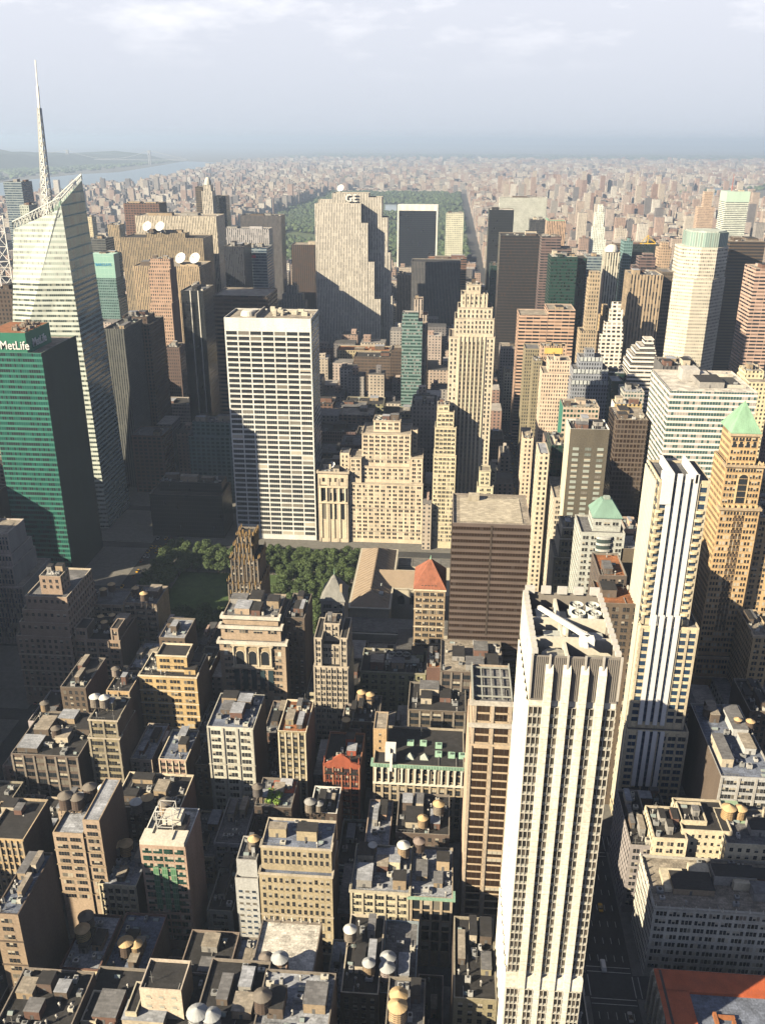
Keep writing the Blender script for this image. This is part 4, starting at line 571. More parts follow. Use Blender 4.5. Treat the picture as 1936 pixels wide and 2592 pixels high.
TANKS = [(-168.3, 359.5, 55.6, 2.7, 5.13, 2.5, (0.22, 0.19, 0.16), (0.62, 0.62, 0.6), 'left one of two silver capped tanks on the grey stepped loft'), (-163.7, 359.4, 55.6, 2.6, 4.9399999999999995, 2.5, (0.22, 0.19, 0.16), (0.62, 0.62, 0.6), 'right one of two silver capped tanks on the grey stepped loft'), (-152.7, 285.9, 57.2, 3.0, 5.699999999999999, 2.5, (0.1, 0.07, 0.055), (0.16, 0.14, 0.12), 'large dark round tank, leftmost on the tan setback building'), (-147.8, 285.9, 57.2, 2.7, 5.13, 2.5, (0.1, 0.07, 0.055), (0.16, 0.14, 0.12), 'dark tank second from the left on the tan setback building'), (-144.9, 292.4, 57.2, 2.8, 5.319999999999999, 2.5, (0.1, 0.07, 0.055), (0.16, 0.14, 0.12), 'tall dark wooden tank behind the pair on the tan setback building'), (-148.6, 313.1, 40.0, 2.5, 4.75, 2.5, (0.45, 0.28, 0.22), (0.62, 0.62, 0.6), 'pinkish tank with silver cap behind the tan setback building'), (-130.8, 304.7, 40.0, 2.6, 4.9399999999999995, 2.5, (0.22, 0.19, 0.16), (0.62, 0.62, 0.6), 'silver capped tank on the dark roofed loft right of the tan building'), (-126.6, 307.7, 40.0, 2.7, 5.13, 2.5, (0.22, 0.19, 0.16), (0.55, 0.4, 0.22), 'tan capped tank right of the silver capped one on the dark loft'), (-110.7, 287.2, 55.8, 2.9, 5.51, 2.5, (0.33, 0.24, 0.15), (0.16, 0.14, 0.12), 'dark capped tank inside a white steel cage on the pink building'), (-129.8, 286.5, 33.1, 2.8, 5.319999999999999, 2.5, (0.5, 0.33, 0.15), (0.55, 0.4, 0.22), 'golden flat topped tank sunlit in the yard right of the tan building'), (-134.0, 286.5, 33.1, 2.4, 4.56, 2.5, (0.22, 0.19, 0.16), (0.55, 0.4, 0.22), 'shaded tank left of the golden one in the yard behind the tan building'), (-134.9, 248.5, 25.3, 2.8, 5.319999999999999, 2.5, (0.62, 0.48, 0.22), (0.55, 0.4, 0.22), 'bright yellow tank on the cream loft with red coping'), (-135.8, 254.5, 25.3, 2.9, 5.51, 2.5, (0.22, 0.19, 0.16), (0.16, 0.14, 0.12), 'shaded tank just behind the bright yellow one'), (-117.3, 246.6, 21.8, 2.9, 5.51, 2.5, (0.1, 0.07, 0.055), (0.55, 0.4, 0.22), 'larger cone capped tank on the blue grey roof with red front'), (-113.3, 246.9, 21.8, 2.3, 4.369999999999999, 2.5, (0.35, 0.25, 0.15), (0.55, 0.4, 0.22), 'smaller cone capped tank on the blue grey roof with red front'), (-72.6, 195.1, 52.6, 3.2, 6.08, 2.5, (0.4, 0.42, 0.44), (0.4, 0.42, 0.44), 'left white domed tank at the lower edge'), (-68.1, 195.0, 52.6, 2.9, 5.51, 2.5, (0.4, 0.42, 0.44), (0.4, 0.42, 0.44), 'right white domed tank at the lower edge'), (-51.6, 224.1, 43.8, 2.9, 5.51, 4, (0.3, 0.2, 0.14), (0.4, 0.42, 0.44), 'white capped wooden tank standing over the orange stair tower'), (-56.6, 224.5, 43.8, 2.5, 4.75, 4, (0.1, 0.07, 0.055), (0.2, 0.17, 0.15), 'dark capped tank left of the white capped one over the orange stair tower'), (-53.0, 202.2, 53.9, 2.9, 5.51, 2.5, (0.1, 0.07, 0.055), (0.16, 0.14, 0.12), 'dark wooden tank in shadow below the orange stair tower'), (-28.4, 238.3, 44.9, 2.3, 4.369999999999999, 4, (0.22, 0.19, 0.16), (0.62, 0.62, 0.6), 'ribbed silver tank on tall legs by the green rear parapet'), (-14.1, 231.5, 40.9, 2.7, 5.13, 2.5, (0.3, 0.25, 0.25), (0.4, 0.42, 0.44), 'rear white tank of two on the grey roofed loft'), (-14.1, 227.3, 40.9, 2.7, 5.13, 2.5, (0.3, 0.25, 0.25), (0.4, 0.42, 0.44), 'front white tank of two on the grey roofed loft'), (-20.5, 226.0, 44.9, 2.2, 4.18, 2.5, (0.33, 0.24, 0.15), (0.4, 0.42, 0.44), 'small pale capped tank on the dark roof with green rear parapet'), (-8.9, 197.8, 59.0, 2.9, 5.51, 2.5, (0.5, 0.36, 0.22), (0.55, 0.4, 0.22), 'front yellow capped tank of a stacked pair at the lower edge'), (-8.8, 202.0, 59.0, 2.8, 5.319999999999999, 2.5, (0.4, 0.28, 0.16), (0.55, 0.4, 0.22), 'rear yellow capped tank of a stacked pair at the lower edge'), (2.7, 312.8, 39.7, 2.5, 4.75, 4, (0.22, 0.19, 0.16), (0.55, 0.4, 0.22), 'tall yellow capped tank on the dark block left of the pink pier tower'), (-4.0, 305.7, 39.7, 2.2, 4.18, 2.5, (0.33, 0.24, 0.15), (0.55, 0.4, 0.22), 'small yellow capped tank in front of the tall one'), (-11.5, 288.8, 38.1, 2.6, 4.9399999999999995, 3.5, (0.33, 0.24, 0.15), (0.62, 0.62, 0.6), 'silver capped tank with tan staves on the cream loft'), (-5.1, 291.4, 39.7, 2.4, 4.56, 2.5, (0.1, 0.07, 0.055), (0.25, 0.2, 0.18), 'brown pointed tank beside the silver capped one'), (-24.6, 290.5, 38.1, 1.8, 3.42, 2.5, (0.22, 0.19, 0.16), (0.62, 0.62, 0.6), 'small silver capped tank on the left of the cream loft roof'), (-54.8, 315.0, 36.6, 2.5, 4.75, 2.5, (0.22, 0.19, 0.16), (0.3, 0.3, 0.3), 'left grey tank of a pair behind the large tan building'), (-50.8, 315.3, 36.6, 1.9, 3.61, 2.5, (0.22, 0.19, 0.16), (0.3, 0.3, 0.3), 'right slimmer grey tank of a pair behind the large tan building'), (-78.7, 316.3, 39.2, 2.3, 4.369999999999999, 6, (0.12, 0.11, 0.11), (0.16, 0.14, 0.12), 'dark tank on tall legs above the roof garden'), (-72.6, 280.0, 46.7, 2.3, 4.369999999999999, 2.5, (0.22, 0.19, 0.16), (0.55, 0.4, 0.22), 'yellow capped tank between the narrow grey and the large tan building'), (-39.4, 395.9, 41.3, 2.3, 4.369999999999999, 2.5, (0.3, 0.2, 0.12), (0.55, 0.4, 0.22), 'left conical tank on the dark roof right of the slim beige tower'), (-34.7, 394.6, 41.3, 2.2, 4.18, 2.5, (0.4, 0.26, 0.14), (0.55, 0.4, 0.22), 'right conical tank on the dark roof right of the slim beige tower'), (-45.5, 376.3, 37.9, 2.1, 3.9899999999999998, 2.5, (0.1, 0.07, 0.055), (0.55, 0.4, 0.22), 'brown capped tank behind the red gabled building'), (-211.4, 484.0, 49.5, 2.2, 4.18, 2.5, (0.1, 0.07, 0.055), (0.55, 0.4, 0.22), 'leftmost tan capped tank on the dim building beside the park'), (-208.4, 490.8, 49.5, 2.3, 4.369999999999999, 2.5, (0.1, 0.07, 0.055), (0.55, 0.4, 0.22), 'second tan capped tank from the left beside the park'), (-191.6, 487.3, 49.5, 2.2, 4.18, 2.5, (0.1, 0.07, 0.055), (0.55, 0.4, 0.22), 'low tan capped tank at the centre of the dim parkside roof'), (-182.1, 475.4, 49.5, 2.4, 4.56, 5, (0.1, 0.07, 0.055), (0.55, 0.4, 0.22), 'tall tan capped tank on the right of the dim parkside roof'), (-205.0, 461.0, 43.9, 1.9, 3.61, 2.5, (0.1, 0.07, 0.055), (0.55, 0.4, 0.22), 'left tank of three clustered behind the two blue corner blocks'), (-200.3, 454.2, 43.9, 2.0, 3.8, 2.5, (0.1, 0.07, 0.055), (0.55, 0.4, 0.22), 'front tank of three clustered behind the two blue corner blocks'), (-198.7, 463.0, 43.9, 1.9, 3.61, 2.5, (0.1, 0.07, 0.055), (0.55, 0.4, 0.22), 'right tank of three clustered behind the two blue corner blocks'), (-172.6, 397.8, 48.1, 2.2, 4.18, 2.5, (0.3, 0.25, 0.22), (0.16, 0.14, 0.12), 'wooden tank on the orange lit narrow building'), (-196.5, 362.7, 49.0, 2.2, 4.18, 2.5, (0.33, 0.24, 0.15), (0.16, 0.14, 0.12), 'brown tank on the left of the dark rooftops behind the wide loft'), (-189.7, 356.9, 37.9, 2.4, 4.56, 2.5, (0.1, 0.07, 0.055), (0.16, 0.14, 0.12), 'brown tank on the wide dark loft with white stair bulkhead'), (128.1, 316.5, 44.6, 2.9, 5.51, 1.5, (0.42, 0.29, 0.15), (0.55, 0.4, 0.22), 'left of two yellow tanks on the mint green penthouse'), (133.5, 317.4, 44.6, 2.5, 4.75, 1.5, (0.42, 0.29, 0.15), (0.55, 0.4, 0.22), 'right of two yellow tanks on the mint green penthouse'), (144.7, 367.0, 56.3, 1.8, 3.42, 2.5, (0.1, 0.07, 0.055), (0.55, 0.4, 0.22), 'left flat tan capped tank on the blue grey roof at right'), (150.1, 365.5, 56.3, 2.0, 3.8, 2.5, (0.1, 0.07, 0.055), (0.55, 0.4, 0.22), 'right flat tan capped tank on the blue grey roof at right'), (132.5, 374.8, 56.3, 2.0, 3.8, 2.5, (0.1, 0.07, 0.055), (0.16, 0.14, 0.12), 'dark tank at the back of the blue grey roof at right')]
TIERS = {d[0]: d[4] for d in DATA}
# ================================================================ the setting
def sheet(name, pts, z, mat, kind='structure'):
    m = MB(); m.poly([(x, y, z) for x, y in pts]); o = m.build(name, mat); o['kind'] = kind; return o
sheet('ground', [(-60000,-3000),(60000,-3000),(60000,70000),(-60000,70000)], 0, plain((.13,.13,.12), .95, .35, .0016, stain=False, key='far_land'))
asph = plain((.045,.046,.05), .9, .3, .08, stain=False, key='asphalt')
sheet('roads', [(-1950,-100),(1250,-100),(1250,6400),(-1950,6400)], .05, asph)
RB = [(-2150,-500),(-2230,3500),(-2320.57, 4673.33),(-2286.59, 5699.63),(-2375.55, 6838.35),(-2496.92, 7894.41),(-2954.5, 10854.36),(-3422.38, 13908.78)]
LB = [(-3300,-500),(-3250,5000),(-3502.71, 7109.88),(-3632.36, 9015.32),(-3459.11, 9636.18),(-3793.87, 12045.31),(-4204.8, 14782.9)]
wat = glassm((.16,.22,.28), .35, 'river_water')
sheet('river', RB+LB[::-1], .6, wat)
sheet('inlet_water', [(1590.08, 6807.52),(2045.79, 7261.7),(1633.15, 5697.21),(1512.46, 5578.07),(1576.03, 6350.54)], .6, wat)
sheet('park_ground', [(-785,2052),(58,2052),(58,6115),(-785,6115)], .1, plain((.07,.10,.035), .95, .4, .02, stain=False, key='grass'))
sheet('reservoir', [(-357.13, 5011.23),(-295.14, 5019.82),(-265.11, 4514.68),(-327.69, 4600.03)], .6, glassm((.3,.36,.4), .3, 'lake_water'))
AV = [-1850,-1606,-1332,-1058,-784,-510,-236,75,219,360,497,640,830,1030,1230]
ST = [25+(n-34)*80.4 for n in range(33, 60)]
m = MB()
for i in range(len(AV)-1):
    for j in range(len(ST)-1):
        m.box(AV[i]+9.5, AV[i+1]-9.5, ST[j]+5.5, ST[j+1]-5.5, .05, .2)
o = m.build('pavements', plain((.17,.165,.155), .9, .25, .3, stain=False, key='concrete')); o['kind'] = 'structure'
m = MB(); wh = plain((.55,.55,.52), .8, .3, .5, key='road_paint')
for y in range(170, 1500, 9):
    for x in (68.2, 71.6, 75, 78.4, 81.8):
        if all(abs(y-s) > 9 for s in ST): m.quad((x-.12,y,.056),(x+.12,y,.056),(x+.12,y+3.2,.056),(x-.12,y+3.2,.056))
for s in ST[2:18]:
    for dy in (-8.6, 6.4):
        m.quad((66,s+dy,.058),(84,s+dy,.058),(84,s+dy+.3,.058),(66,s+dy+.3,.058)); m.quad((66,s+dy+2.4,.058),(84,s+dy+2.4,.058),(84,s+dy+2.7,.058),(66,s+dy+2.7,.058))
    for dx in (-11.5, 9):
        m.quad((75+dx,s-5,.058),(75+dx+.3,s-5,.058),(75+dx+.3,s+5,.058),(75+dx,s+5,.058)); m.quad((75+dx+2.4,s-5,.058),(75+dx+2.7,s-5,.058),(75+dx+2.7,s+5,.058),(75+dx+2.4,s+5,.058))
o = m.build('road_markings', wh); o['kind'] = 'structure'
# far shore: ridge along the river and beyond
m = MB(); rr = random.Random(3)
def ridge(xs, wid, name, mat):
    m = MB(); n = len(xs); rows = []
    for (x, y, h, dx, dy) in xs:
        row = []
        for k in range(6):
            t = k/5; hh = h*(0, .75, 1, .95, .7, 0)[k]*(1+.12*rr.uniform(-1, 1)); row.append((x+dx*wid*t, y+dy*wid*t, hh))
        rows.append(row)
    for i in range(n-1):
        for k in range(5): m.quad(rows[i][k], rows[i+1][k], rows[i+1][k+1], rows[i][k+1])
    o = m.build(name, mat, smooth=True); o['kind'] = 'structure'
hillm = plain((.04,.06,.045), .95, .3, .002, stain=False, key='wooded_hill')
P0, P1 = Vector((-5200, 7600)), Vector((-4056.2, 14500))
xs = []
for k in range(60):
    t = k/59; p = P0.lerp(P1, t); h = (95+90*sin(pi*min(1, t*1.15)**.8)) if t < .93 else 150*(1-t)/.07
    xs.append((p.x, p.y, max(2, min(h, 190)+rr.uniform(-8, 8)), -.95, .2))
ridge(xs, 2600, 'wooded_ridge', hillm)
xs = [(-58000+k*1950, 45000+3000*sin(k*.7), 90+70*rr.random(), 0, 1) for k in range(60)]
ridge(xs, 12000, 'far_hills', hillm)

# ---------------------------------------------------------------- the nearer buildings, each its own thing
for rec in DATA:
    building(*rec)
# ---------------------------------------------------------------- the plainer buildings that fill the blocks between them
def project(x, y, z):
    p = Vector((x, y, z-EYE)); c = p.dot(fw); return 968+2250*p.dot(r2)/c, 1296-2250*p.dot(u2)/c
FOOT = [(r[3][0]+t[0], r[3][0]+t[1], r[3][1]+t[2], r[3][1]+t[3]) for r in DATA for t in r[4]]
CLEAR = [(-228,60,516,662),(-300,-186,684,762),(20,52,196,240),(-370,-270,690,760),(-435,-395,795,835),(225,330,1055,1125),(58,100,1335,1440)]
def taken(a, b, c, d):
    return any(a < q[1] and b > q[0] and c < q[3] and d > q[2] for q in CLEAR) or any(a < q[1]-.6 and b > q[0]+.6 and c < q[3]-.6 and d > q[2]+.6 for q in FOOT)
fr_ = random.Random(17); lots = []
def add_lot(a, b, c, d, h):
    if taken(a, b, c, d): return
    u, v = project((a+b)/2, c, h)
    if -110 < u < 1966 and 0 < v < 2700: lots.append((a, b, c, d, h))
FAV = [-1058,-784,-510,-236,75,219,360,497,640]
for n in range(34, 59):
    ys = 25+(n-34)*80.4
    for xa, xb in zip([v+15 for v in FAV], [v-15 for v in FAV[1:]]):
        if (n < 42 and (xa < -240 or xb > 240)) or (n >= 42 and (xb < -800 or xb > 520)): continue
        for row in (0, 1):
            c = ys+9+row*31.5; d = c+30; x = xa
            while x < xb-6:
                w = min(fr_.uniform(*((9, 22) if n < 42 else (22, 48))), xb-x)
                h = fr_.uniform(*((10, 30) if n < 37 else (13, 32) if n < 42 else (32, 70) if n < 47 else (38, 88) if n < 52 else (40, 100)))
                a, b = x+.2, x+w-.2
                if taken(a, b, c, d):
                    for q in FOOT:
                        if a < q[1] and b > q[0] and c < q[3] and d > q[2]:
                            if q[0]-a > 5: b = min(b, q[0]-.3)
                            elif b-q[1] > 5: a = max(a, q[1]+.3)
                if b-a > 5: add_lot(a, b, c, d, h)
                x += w
unseen_blocks = []                       # unseen blocks left of and below the view, added for their shadows
ar = random.Random(8)
for n in range(30, 42):
    ys = 25+(n-34)*80.4
    for xa, xb in zip([v+15 for v in FAV[:4]], [v-15 for v in FAV[1:5]]):
        for row in (0, 1):
            c = ys+9+row*31.5; d = c+30; x = xa
            while x < xb-8:
                w = min(ar.uniform(16, 40), xb-x); h = ar.uniform(45, 88) if x < -240 else ar.uniform(44, 74)
                if x < -240 and (ar.random() < .25 or n > 37): h = ar.uniform(78, 120)
                vis = any(-30 < project(px, py, pz)[0] < 1966 and 0 < project(px, py, pz)[1] < 2640 for px in (x, x+w) for py in (c, d) for pz in (h, h*.5) if py > 20)
                if not vis and not (x+w > -75 and d > -60 and c < 40): unseen_blocks.append((x, x+w-.3, c, d, h))
                x += w
def seen(f):
    a, b, c, d, h = f; u0, v0 = project(a, c, h); u1, v1 = project(b, c, max(0, h-20)); return abs(u1-u0)*abs(v1-v0)
lots.sort(key=seen, reverse=True)
WORD = dict(brown='brown', tan='tan', buff='beige', brick='dark brick', grey='grey', stone='light stone', purple='purplish brown', olive='olive grey', cream='cream', dkbrown='dark brown', pink='pinkish', ltgrey='pale grey')
RW = dict(tar='black', silver='silver grey', grey='grey', gravel='gravel')
for k, (a, b, c, d, h) in enumerate(lots[:NFILL]):
    near = c < 680; col = fr_.choice(list(WORD) if near else ['brown', 'grey', 'olive', 'dkbrown', 'brick', 'purple', 'stone', 'brown']); rf = fr_.choice(['tar', 'tar', 'tar', 'grey', 'grey', 'tar', 'silver', 'gravel'])  # far lots take darker wall colours that stand in for shade
    zone = ('south of the park' if c < 510 else 'near the park') if near and a < 60 else 'below the green pyramid tower' if near else 'west of the canyon' if a < 60 else 'east of the canyon'
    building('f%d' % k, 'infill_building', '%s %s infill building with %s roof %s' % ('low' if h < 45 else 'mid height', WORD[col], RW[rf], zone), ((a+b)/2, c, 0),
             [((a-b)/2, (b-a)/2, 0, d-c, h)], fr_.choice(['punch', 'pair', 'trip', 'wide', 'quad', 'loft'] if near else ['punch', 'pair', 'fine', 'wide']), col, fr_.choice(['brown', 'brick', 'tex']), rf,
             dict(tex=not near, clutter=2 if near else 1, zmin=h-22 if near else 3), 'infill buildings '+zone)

# ---------------------------------------------------------------- roofs, crowns, signs and masts that belong to them
def text_mesh(txt, size, depth, mat, parent, loc, rotz=0, name='lettering', bold=.02, xs=1.0):
    cu = bpy.data.curves.new(name, 'FONT'); cu.body = txt; cu.size = size; cu.extrude = depth; cu.offset = bold*size; cu.space_character = 1.0
    to = bpy.data.objects.new('t', cu); C.objects.link(to); dg = bpy.context.evaluated_depsgraph_get()
    me = bpy.data.meshes.new_from_object(to.evaluated_get(dg)); bpy.data.objects.remove(to)
    me.materials.clear(); me.materials.append(mat); me.name = name
    o = bpy.data.objects.new(name, me); C.objects.link(o); o.parent = parent; o.location = loc; o.rotation_euler = (pi/2, 0, rotz); o.scale = (xs, 1, 1)
    return o
def lastt(k): return TIERS[k][-1]
def pyramid(key, h, mat, top=0.0, over=.5, name='pyramid_roof', ti=-1, ridge_y=False):
    x0, x1, y0, y1, z = TIERS[key][ti]; m = MB(); z -= .02
    cx, cy = (x0+x1)/2, (y0+y1)/2; p = [(x0-over,y0-over),(x1+over,y0-over),(x1+over,y1+over),(x0-over,y1+over)]
    q = [(cx-(x1-x0)/2*top, cy-(y1-y0)/2*top), (cx+(x1-x0)/2*top, cy-(y1-y0)/2*top), (cx+(x1-x0)/2*top, cy+(y1-y0)/2*top), (cx-(x1-x0)/2*top, cy+(y1-y0)/2*top)]
    m.prism(p, z+.1, z+.6, bottom=True); m.prism(p, z+.6, z+.6+h, top_pts=q, top=top > 0)
    n = 12                                         # standing seams
    for i in range(1, n):
        t = i/n
        for (a, b, c, d) in ((p[0],p[1],q[0],q[1]), (p[3],p[0],q[3],q[0]), (p[1],p[2],q[1],q[2])):
            A = Vector((a[0]+(b[0]-a[0])*t, a[1]+(b[1]-a[1])*t, z+.62)); s = 1-abs(2*t-1)
            E = Vector((c[0]+(d[0]-c[0])*t, c[1]+(d[1]-c[1])*t, z+.62+h)); M_ = A.lerp(Vector((cx, cy, z+.62+h)), s) if top == 0 else E
            m.bar(tuple(A), tuple(M_), .14)
    return m.build(name, mat, BL[key])
verd = plain((.22,.38,.28), .75, .2, .3, key='copper_roof')
pyramid('merc', 184.11-lastt('merc')[4]+1, plain((.24,.42,.29), .7, .2, .3, key='copper_roof'))
pyramid('orb', 13, plain((.30,.11,.065), .8, .3, .5, key='tile_roof')); pyramid('gpy', 13, plain((.26,.26,.25), .8, .25, .5, key='slate_roof'), top=.04)
pyramid('grn2', 7.5, plain((.19,.32,.27), .75, .15, .3, key='copper_roof'), top=.35)
pyramid('pyr1', 9, plain((.3,.28,.27), key='slate_roof'))
# dormers on the orange pyramid and a finial
m = MB(); x0, x1, y0, y1, z = lastt('orb')
for k in range(5): m.box(x0+4+k*1.9, x0+5.2+k*1.9, y0+.8, y0+2.2, z+.6, z+2.1)
m.build('dormer', plain((.05,.05,.05), key='dormer'), BL['orb'])
m = MB(); m.cyl((x0+x1)/2, (y0+y1)/2, z+12.8, z+15.5, .7, .15, n=8); m.build('finial', verd, BL['orb'])
m = MB(); x0, x1, y0, y1, z = lastt('gpy'); m.cyl((x0+x1)/2, (y0+y1)/2, z+13, z+18, .3, .05, n=6); m.build('finial', verd, BL['gpy'])
m = MB(); m.box(x1-3.2, x1-1.8, y0+3, y0+4.6, z, z+10); m.build('chimney', plain(COL['buff'], key='chimney'), BL['gpy'])
# domes
def dome(key, r, h, mat, ribs=12, zoff=0):
    x0, x1, y0, y1, z = lastt(key); cx, cy = (x0+x1)/2, (y0+y1)/2; z += zoff; m = MB()
    for k in range(6):
        a, b = k/6, (k+1)/6; ra, rb = r*cos(a*pi/2)**.8, r*max(.02, cos(b*pi/2))**.8
        m.cyl(cx, cy, z+h*sin(a*pi/2), z+h*sin(b*pi/2), ra, rb, n=ribs, top=False)
    m.build('dome', mat, BL[key])
dome('csp', 7.0, 14, plain(COL['pale'], key='ribbed_dome')); dome('dom', 8.5, 8.5, plain((.7,.68,.62), key='dome'), 16)
# notched top of the pink tower
x0, x1, y0, y1, z = lastt('son'); m = MB(); w = x1-x0
m.prism([(x0+.3,y0+.3),(x0+5,y0+.3),(x0+5,y1-.3),(x0+.3,y1-.3)], z-.9, z+2.5, top_pts=[(x0+.3,y0+.3),(x0+3,y0+.3),(x0+3,y1-.3),(x0+.3,y1-.3)])
m.box(x0+4, x1-3, y0+1, y0+2, z-.9, z+1.5); m.build('notched_roof', plain((.22,.40,.30), key='copper_roof'), BL['son'])
# green upper storeys of the banded tower and its mast
x0, x1, y0, y1, z = lastt('blo'); m = MB(); m.box(x0-.3, x1+.3, y0-.3, y1+.3, z-20, z+.5); m.build('glazed_crown', plain((.50,.66,.56), .4, .1, key='pale_green_glass'), BL['blo'])
m = MB(); m.cyl((x0+x1)/2-8, (y0+y1)/2, z, z+34, 1.1, .4, n=6); m.build('mast', plain((.4,.12,.1), key='red_mast'), BL['blo'])
m = MB(); m.cyl((x0+x1)/2, (y0+y1)/2, z+.5, z+4, 3.2, 1, n=10); m.build('radome', plain(COL['white'], key='radome'), BL['blo'])
# travertine slab with a dark curved glass face
def solow():
    x0, x1, z1 = -108.96, -27.7, 198.03
    root = empty('office_tower', ((x0+x1)/2, 1880, 0), 'black glass slab in a white frame standing against the park trees', 'building'); w = (x1-x0)/2
    m = MB(); prof = [(z, -26*max(0, 1-z/90)**2) for z in (0, 20, 40, 60, 80, 110, 160, z1)]
    for (za, ya), (zb, yb) in zip(prof, prof[1:]):
        for sx_ in (-w, w-3.0):
            m.quad((sx_,ya,za),(sx_+3,ya,za),(sx_+3,yb,zb),(sx_,yb,zb)); m.quad((sx_+3,ya,za),(sx_+3,34,za),(sx_+3,34,zb),(sx_+3,yb,zb)); m.quad((sx_,34,za),(sx_,ya,za),(sx_,yb,zb),(sx_,34,zb))
    m.box(-w, w, 0.02, 34, z1-10.5, z1+.02, bottom=True); m.build('frame', plain(COL['white'], key='travertine'), root)
    m = MB()
    for (za, ya), (zb, yb) in zip(prof, prof[1:]):
        if zb == z1: zb = z1-10.5
        m.quad((-w+3,ya+1,za),(w-3,ya+1,za),(w-3,yb+1,zb),(-w+3,yb+1,zb))
    m.build('glass_face', facade((.02,.022,.03), (.012,.016,.026), 3, 3.8, .94, .8, .02), root)
solow()
# large roof letters, green tower signs, pale green tower sign
gx0, gz0, gx1, gz1 = -144.04, 241.42, -127.73, 251.84
b = BL['ge'].location
m = MB(); m.box(gx0-b.x-1.5, gx1-b.x+1.5, 13.0, 13.3, gz0+1, gz0+1.3, bottom=True); m.build('sign_rail', plain((.2,.2,.2), key='steel'), BL['ge'])
text_mesh('GE', (gz1-gz0)*1.28, .5, plain((.8,.8,.78), key='sign_white'), BL['ge'], (gx0-b.x, 12.2, gz0-b.z), bold=.01, xs=1.0)
b = BL['mlw'].location
tx0, tz0, tx1, tz1 = -314.56, 185.33, -295.7, 190.5
crown = [t for t in TIERS['mlw']][-1]
m = MB(); cx0, cx1, cy0, cy1, cz = crown; zb = TIERS['mlw'][0][4]-.9
m.box(cx0-.15, cx1+.15, cy0-.15, cy1+.15, zb, cz+.1); m.box(cx0-.02+.3, cx1-.3, cy0+.3, cy1-.3, cz+.1, cz+.14, 1)
m.build('sign_box', [plain((.02,.17,.11), .5, .1, key='green_panel'), plain(ROOF['rust'], key='roofing', stain=False)], BL['mlw'])
wsgn = plain((.8,.8,.8), .5, .05, key='sign_white')
text_mesh('MetLife', 8.4, .3, wsgn, BL['mlw'], (cx1-19.2, cy0-.3, zb+3.0), bold=.008, xs=.84, name='sign_lettering')
text_mesh('MetLife', 8.4, .3, wsgn, BL['mlw'], (cx1+.35, cy0+9, zb+3.0), rotz=pi/2, bold=.008, xs=.9, name='sign_lettering')
m = MB(); rr = random.Random(5)
for k in range(26):
    x = rr.uniform(cx0+12, cx1-3); y = rr.uniform(cy0+2, cy1-5); m.box(x, x+rr.uniform(.4, 3), y, y+rr.uniform(.4, 4), cz+.1, cz+rr.uniform(1, 3))
    if k % 3 == 0: m.bar((x, y, cz+2.6), (x+rr.uniform(-5, 5), y+rr.uniform(0, 5), cz+2.8), .3)
m.build('pipework', plain((.30,.25,.2), .6, .4, 1, key='pipework'), BL['mlw'])
b = BL['bar'].location; m = MB()
x0, x1, y0, y1, z = lastt('bar'); m.box(x0-.2, x1+.2, y0-.2, y0+20, z-32, z+.3); m.build('glass_crown', facade((.42,.62,.56), (.30,.52,.46), 5.5, 8, .94, .94, .0, rough=.3), BL['bar'])
text_mesh('BARCLAYS', 5.0, .2, plain((.05,.35,.65), .5, .05, key='sign_blue'), BL['bar'], (x0+6.5, y0-.5, z-15.5), bold=.01, xs=.95, name='sign_lettering')
m = MB()                                      # small spread bird emblem before the letters
for s in (-1, 1):
    m.poly([(x0+3.4,y0-.45,z-15),(x0+3.4+s*1.9,y0-.45,z-13.2),(x0+3.4+s*2.2,y0-.45,z-11.2),(x0+3.4,y0-.45,z-12.4)][::s])
m.poly([(x0+2.7,y0-.47,z-15.8),(x0+4.1,y0-.47,z-15.8),(x0+3.9,y0-.47,z-11.2),(x0+2.9,y0-.47,z-11.2)]); m.build('emblem', plain((.05,.35,.65), .5, .05, key='sign_blue'), BL['bar'])
m = MB(); x0, x1, y0, y1, z = lastt('red'); m.box(x0+4, x0+14, y0-.5, y0-.2, z-13, z-9, bottom=True); m.build('sign_panel', plain((.6,.05,.08), key='sign_red'), BL['red'])
m = MB(); x0, x1, y0, y1, z = lastt('ffb'); m.box(x0+5, x1-4, y0-.35, y0-.05, z-8, z-2, 0, bottom=True); m.cyl((x0+x1)/2, y0-.4, z-6.5, z-6.4, 1.2, n=12)
m.build('gold_panel', plain((.75,.52,.16), .6, .15, key='gold_tile'), BL['ffb'])
# white grid tower roof: drum, screens
m = MB(); x0, x1, y0, y1, z = lastt('grc'); zr = z-1.1
m.cyl(x0+16, y0+17, zr, zr+3.2, 6.5, 5.6, n=20); m.cyl(x0+16, y0+17, zr+3.2, zr+4, 5.2, 4.4, n=20)
m.cyl(x0+17, y0+30, zr, zr+2.5, 5, n=18); m.build('cooling_drum', plain((.62,.6,.55), .6, .2, key='drum'), BL['grc'])
m = MB(); rr = random.Random(8)
for k in range(16):
    x = rr.uniform(x0+28, x1-6); y = rr.uniform(y0+14, y1-6); m.box(x, x+rr.uniform(1.5, 6), y, y+rr.uniform(1.5, 5), zr, zr+rr.uniform(1.5, 4))
m.build('roof_plant', plain((.6,.56,.46), .7, .3, key='roof_plant'), BL['grc'])
m = MB()
for i in range(1, 7): m.box(x0+2, x0+2.4, y0+2, y1-2, zr, zr+.3)
m.box(x0+24, x0+25, y0+3, y1-2, zr, zr+3.4); m.build('screen_wall', plain((.3,.28,.26), key='screen'), BL['grc'])
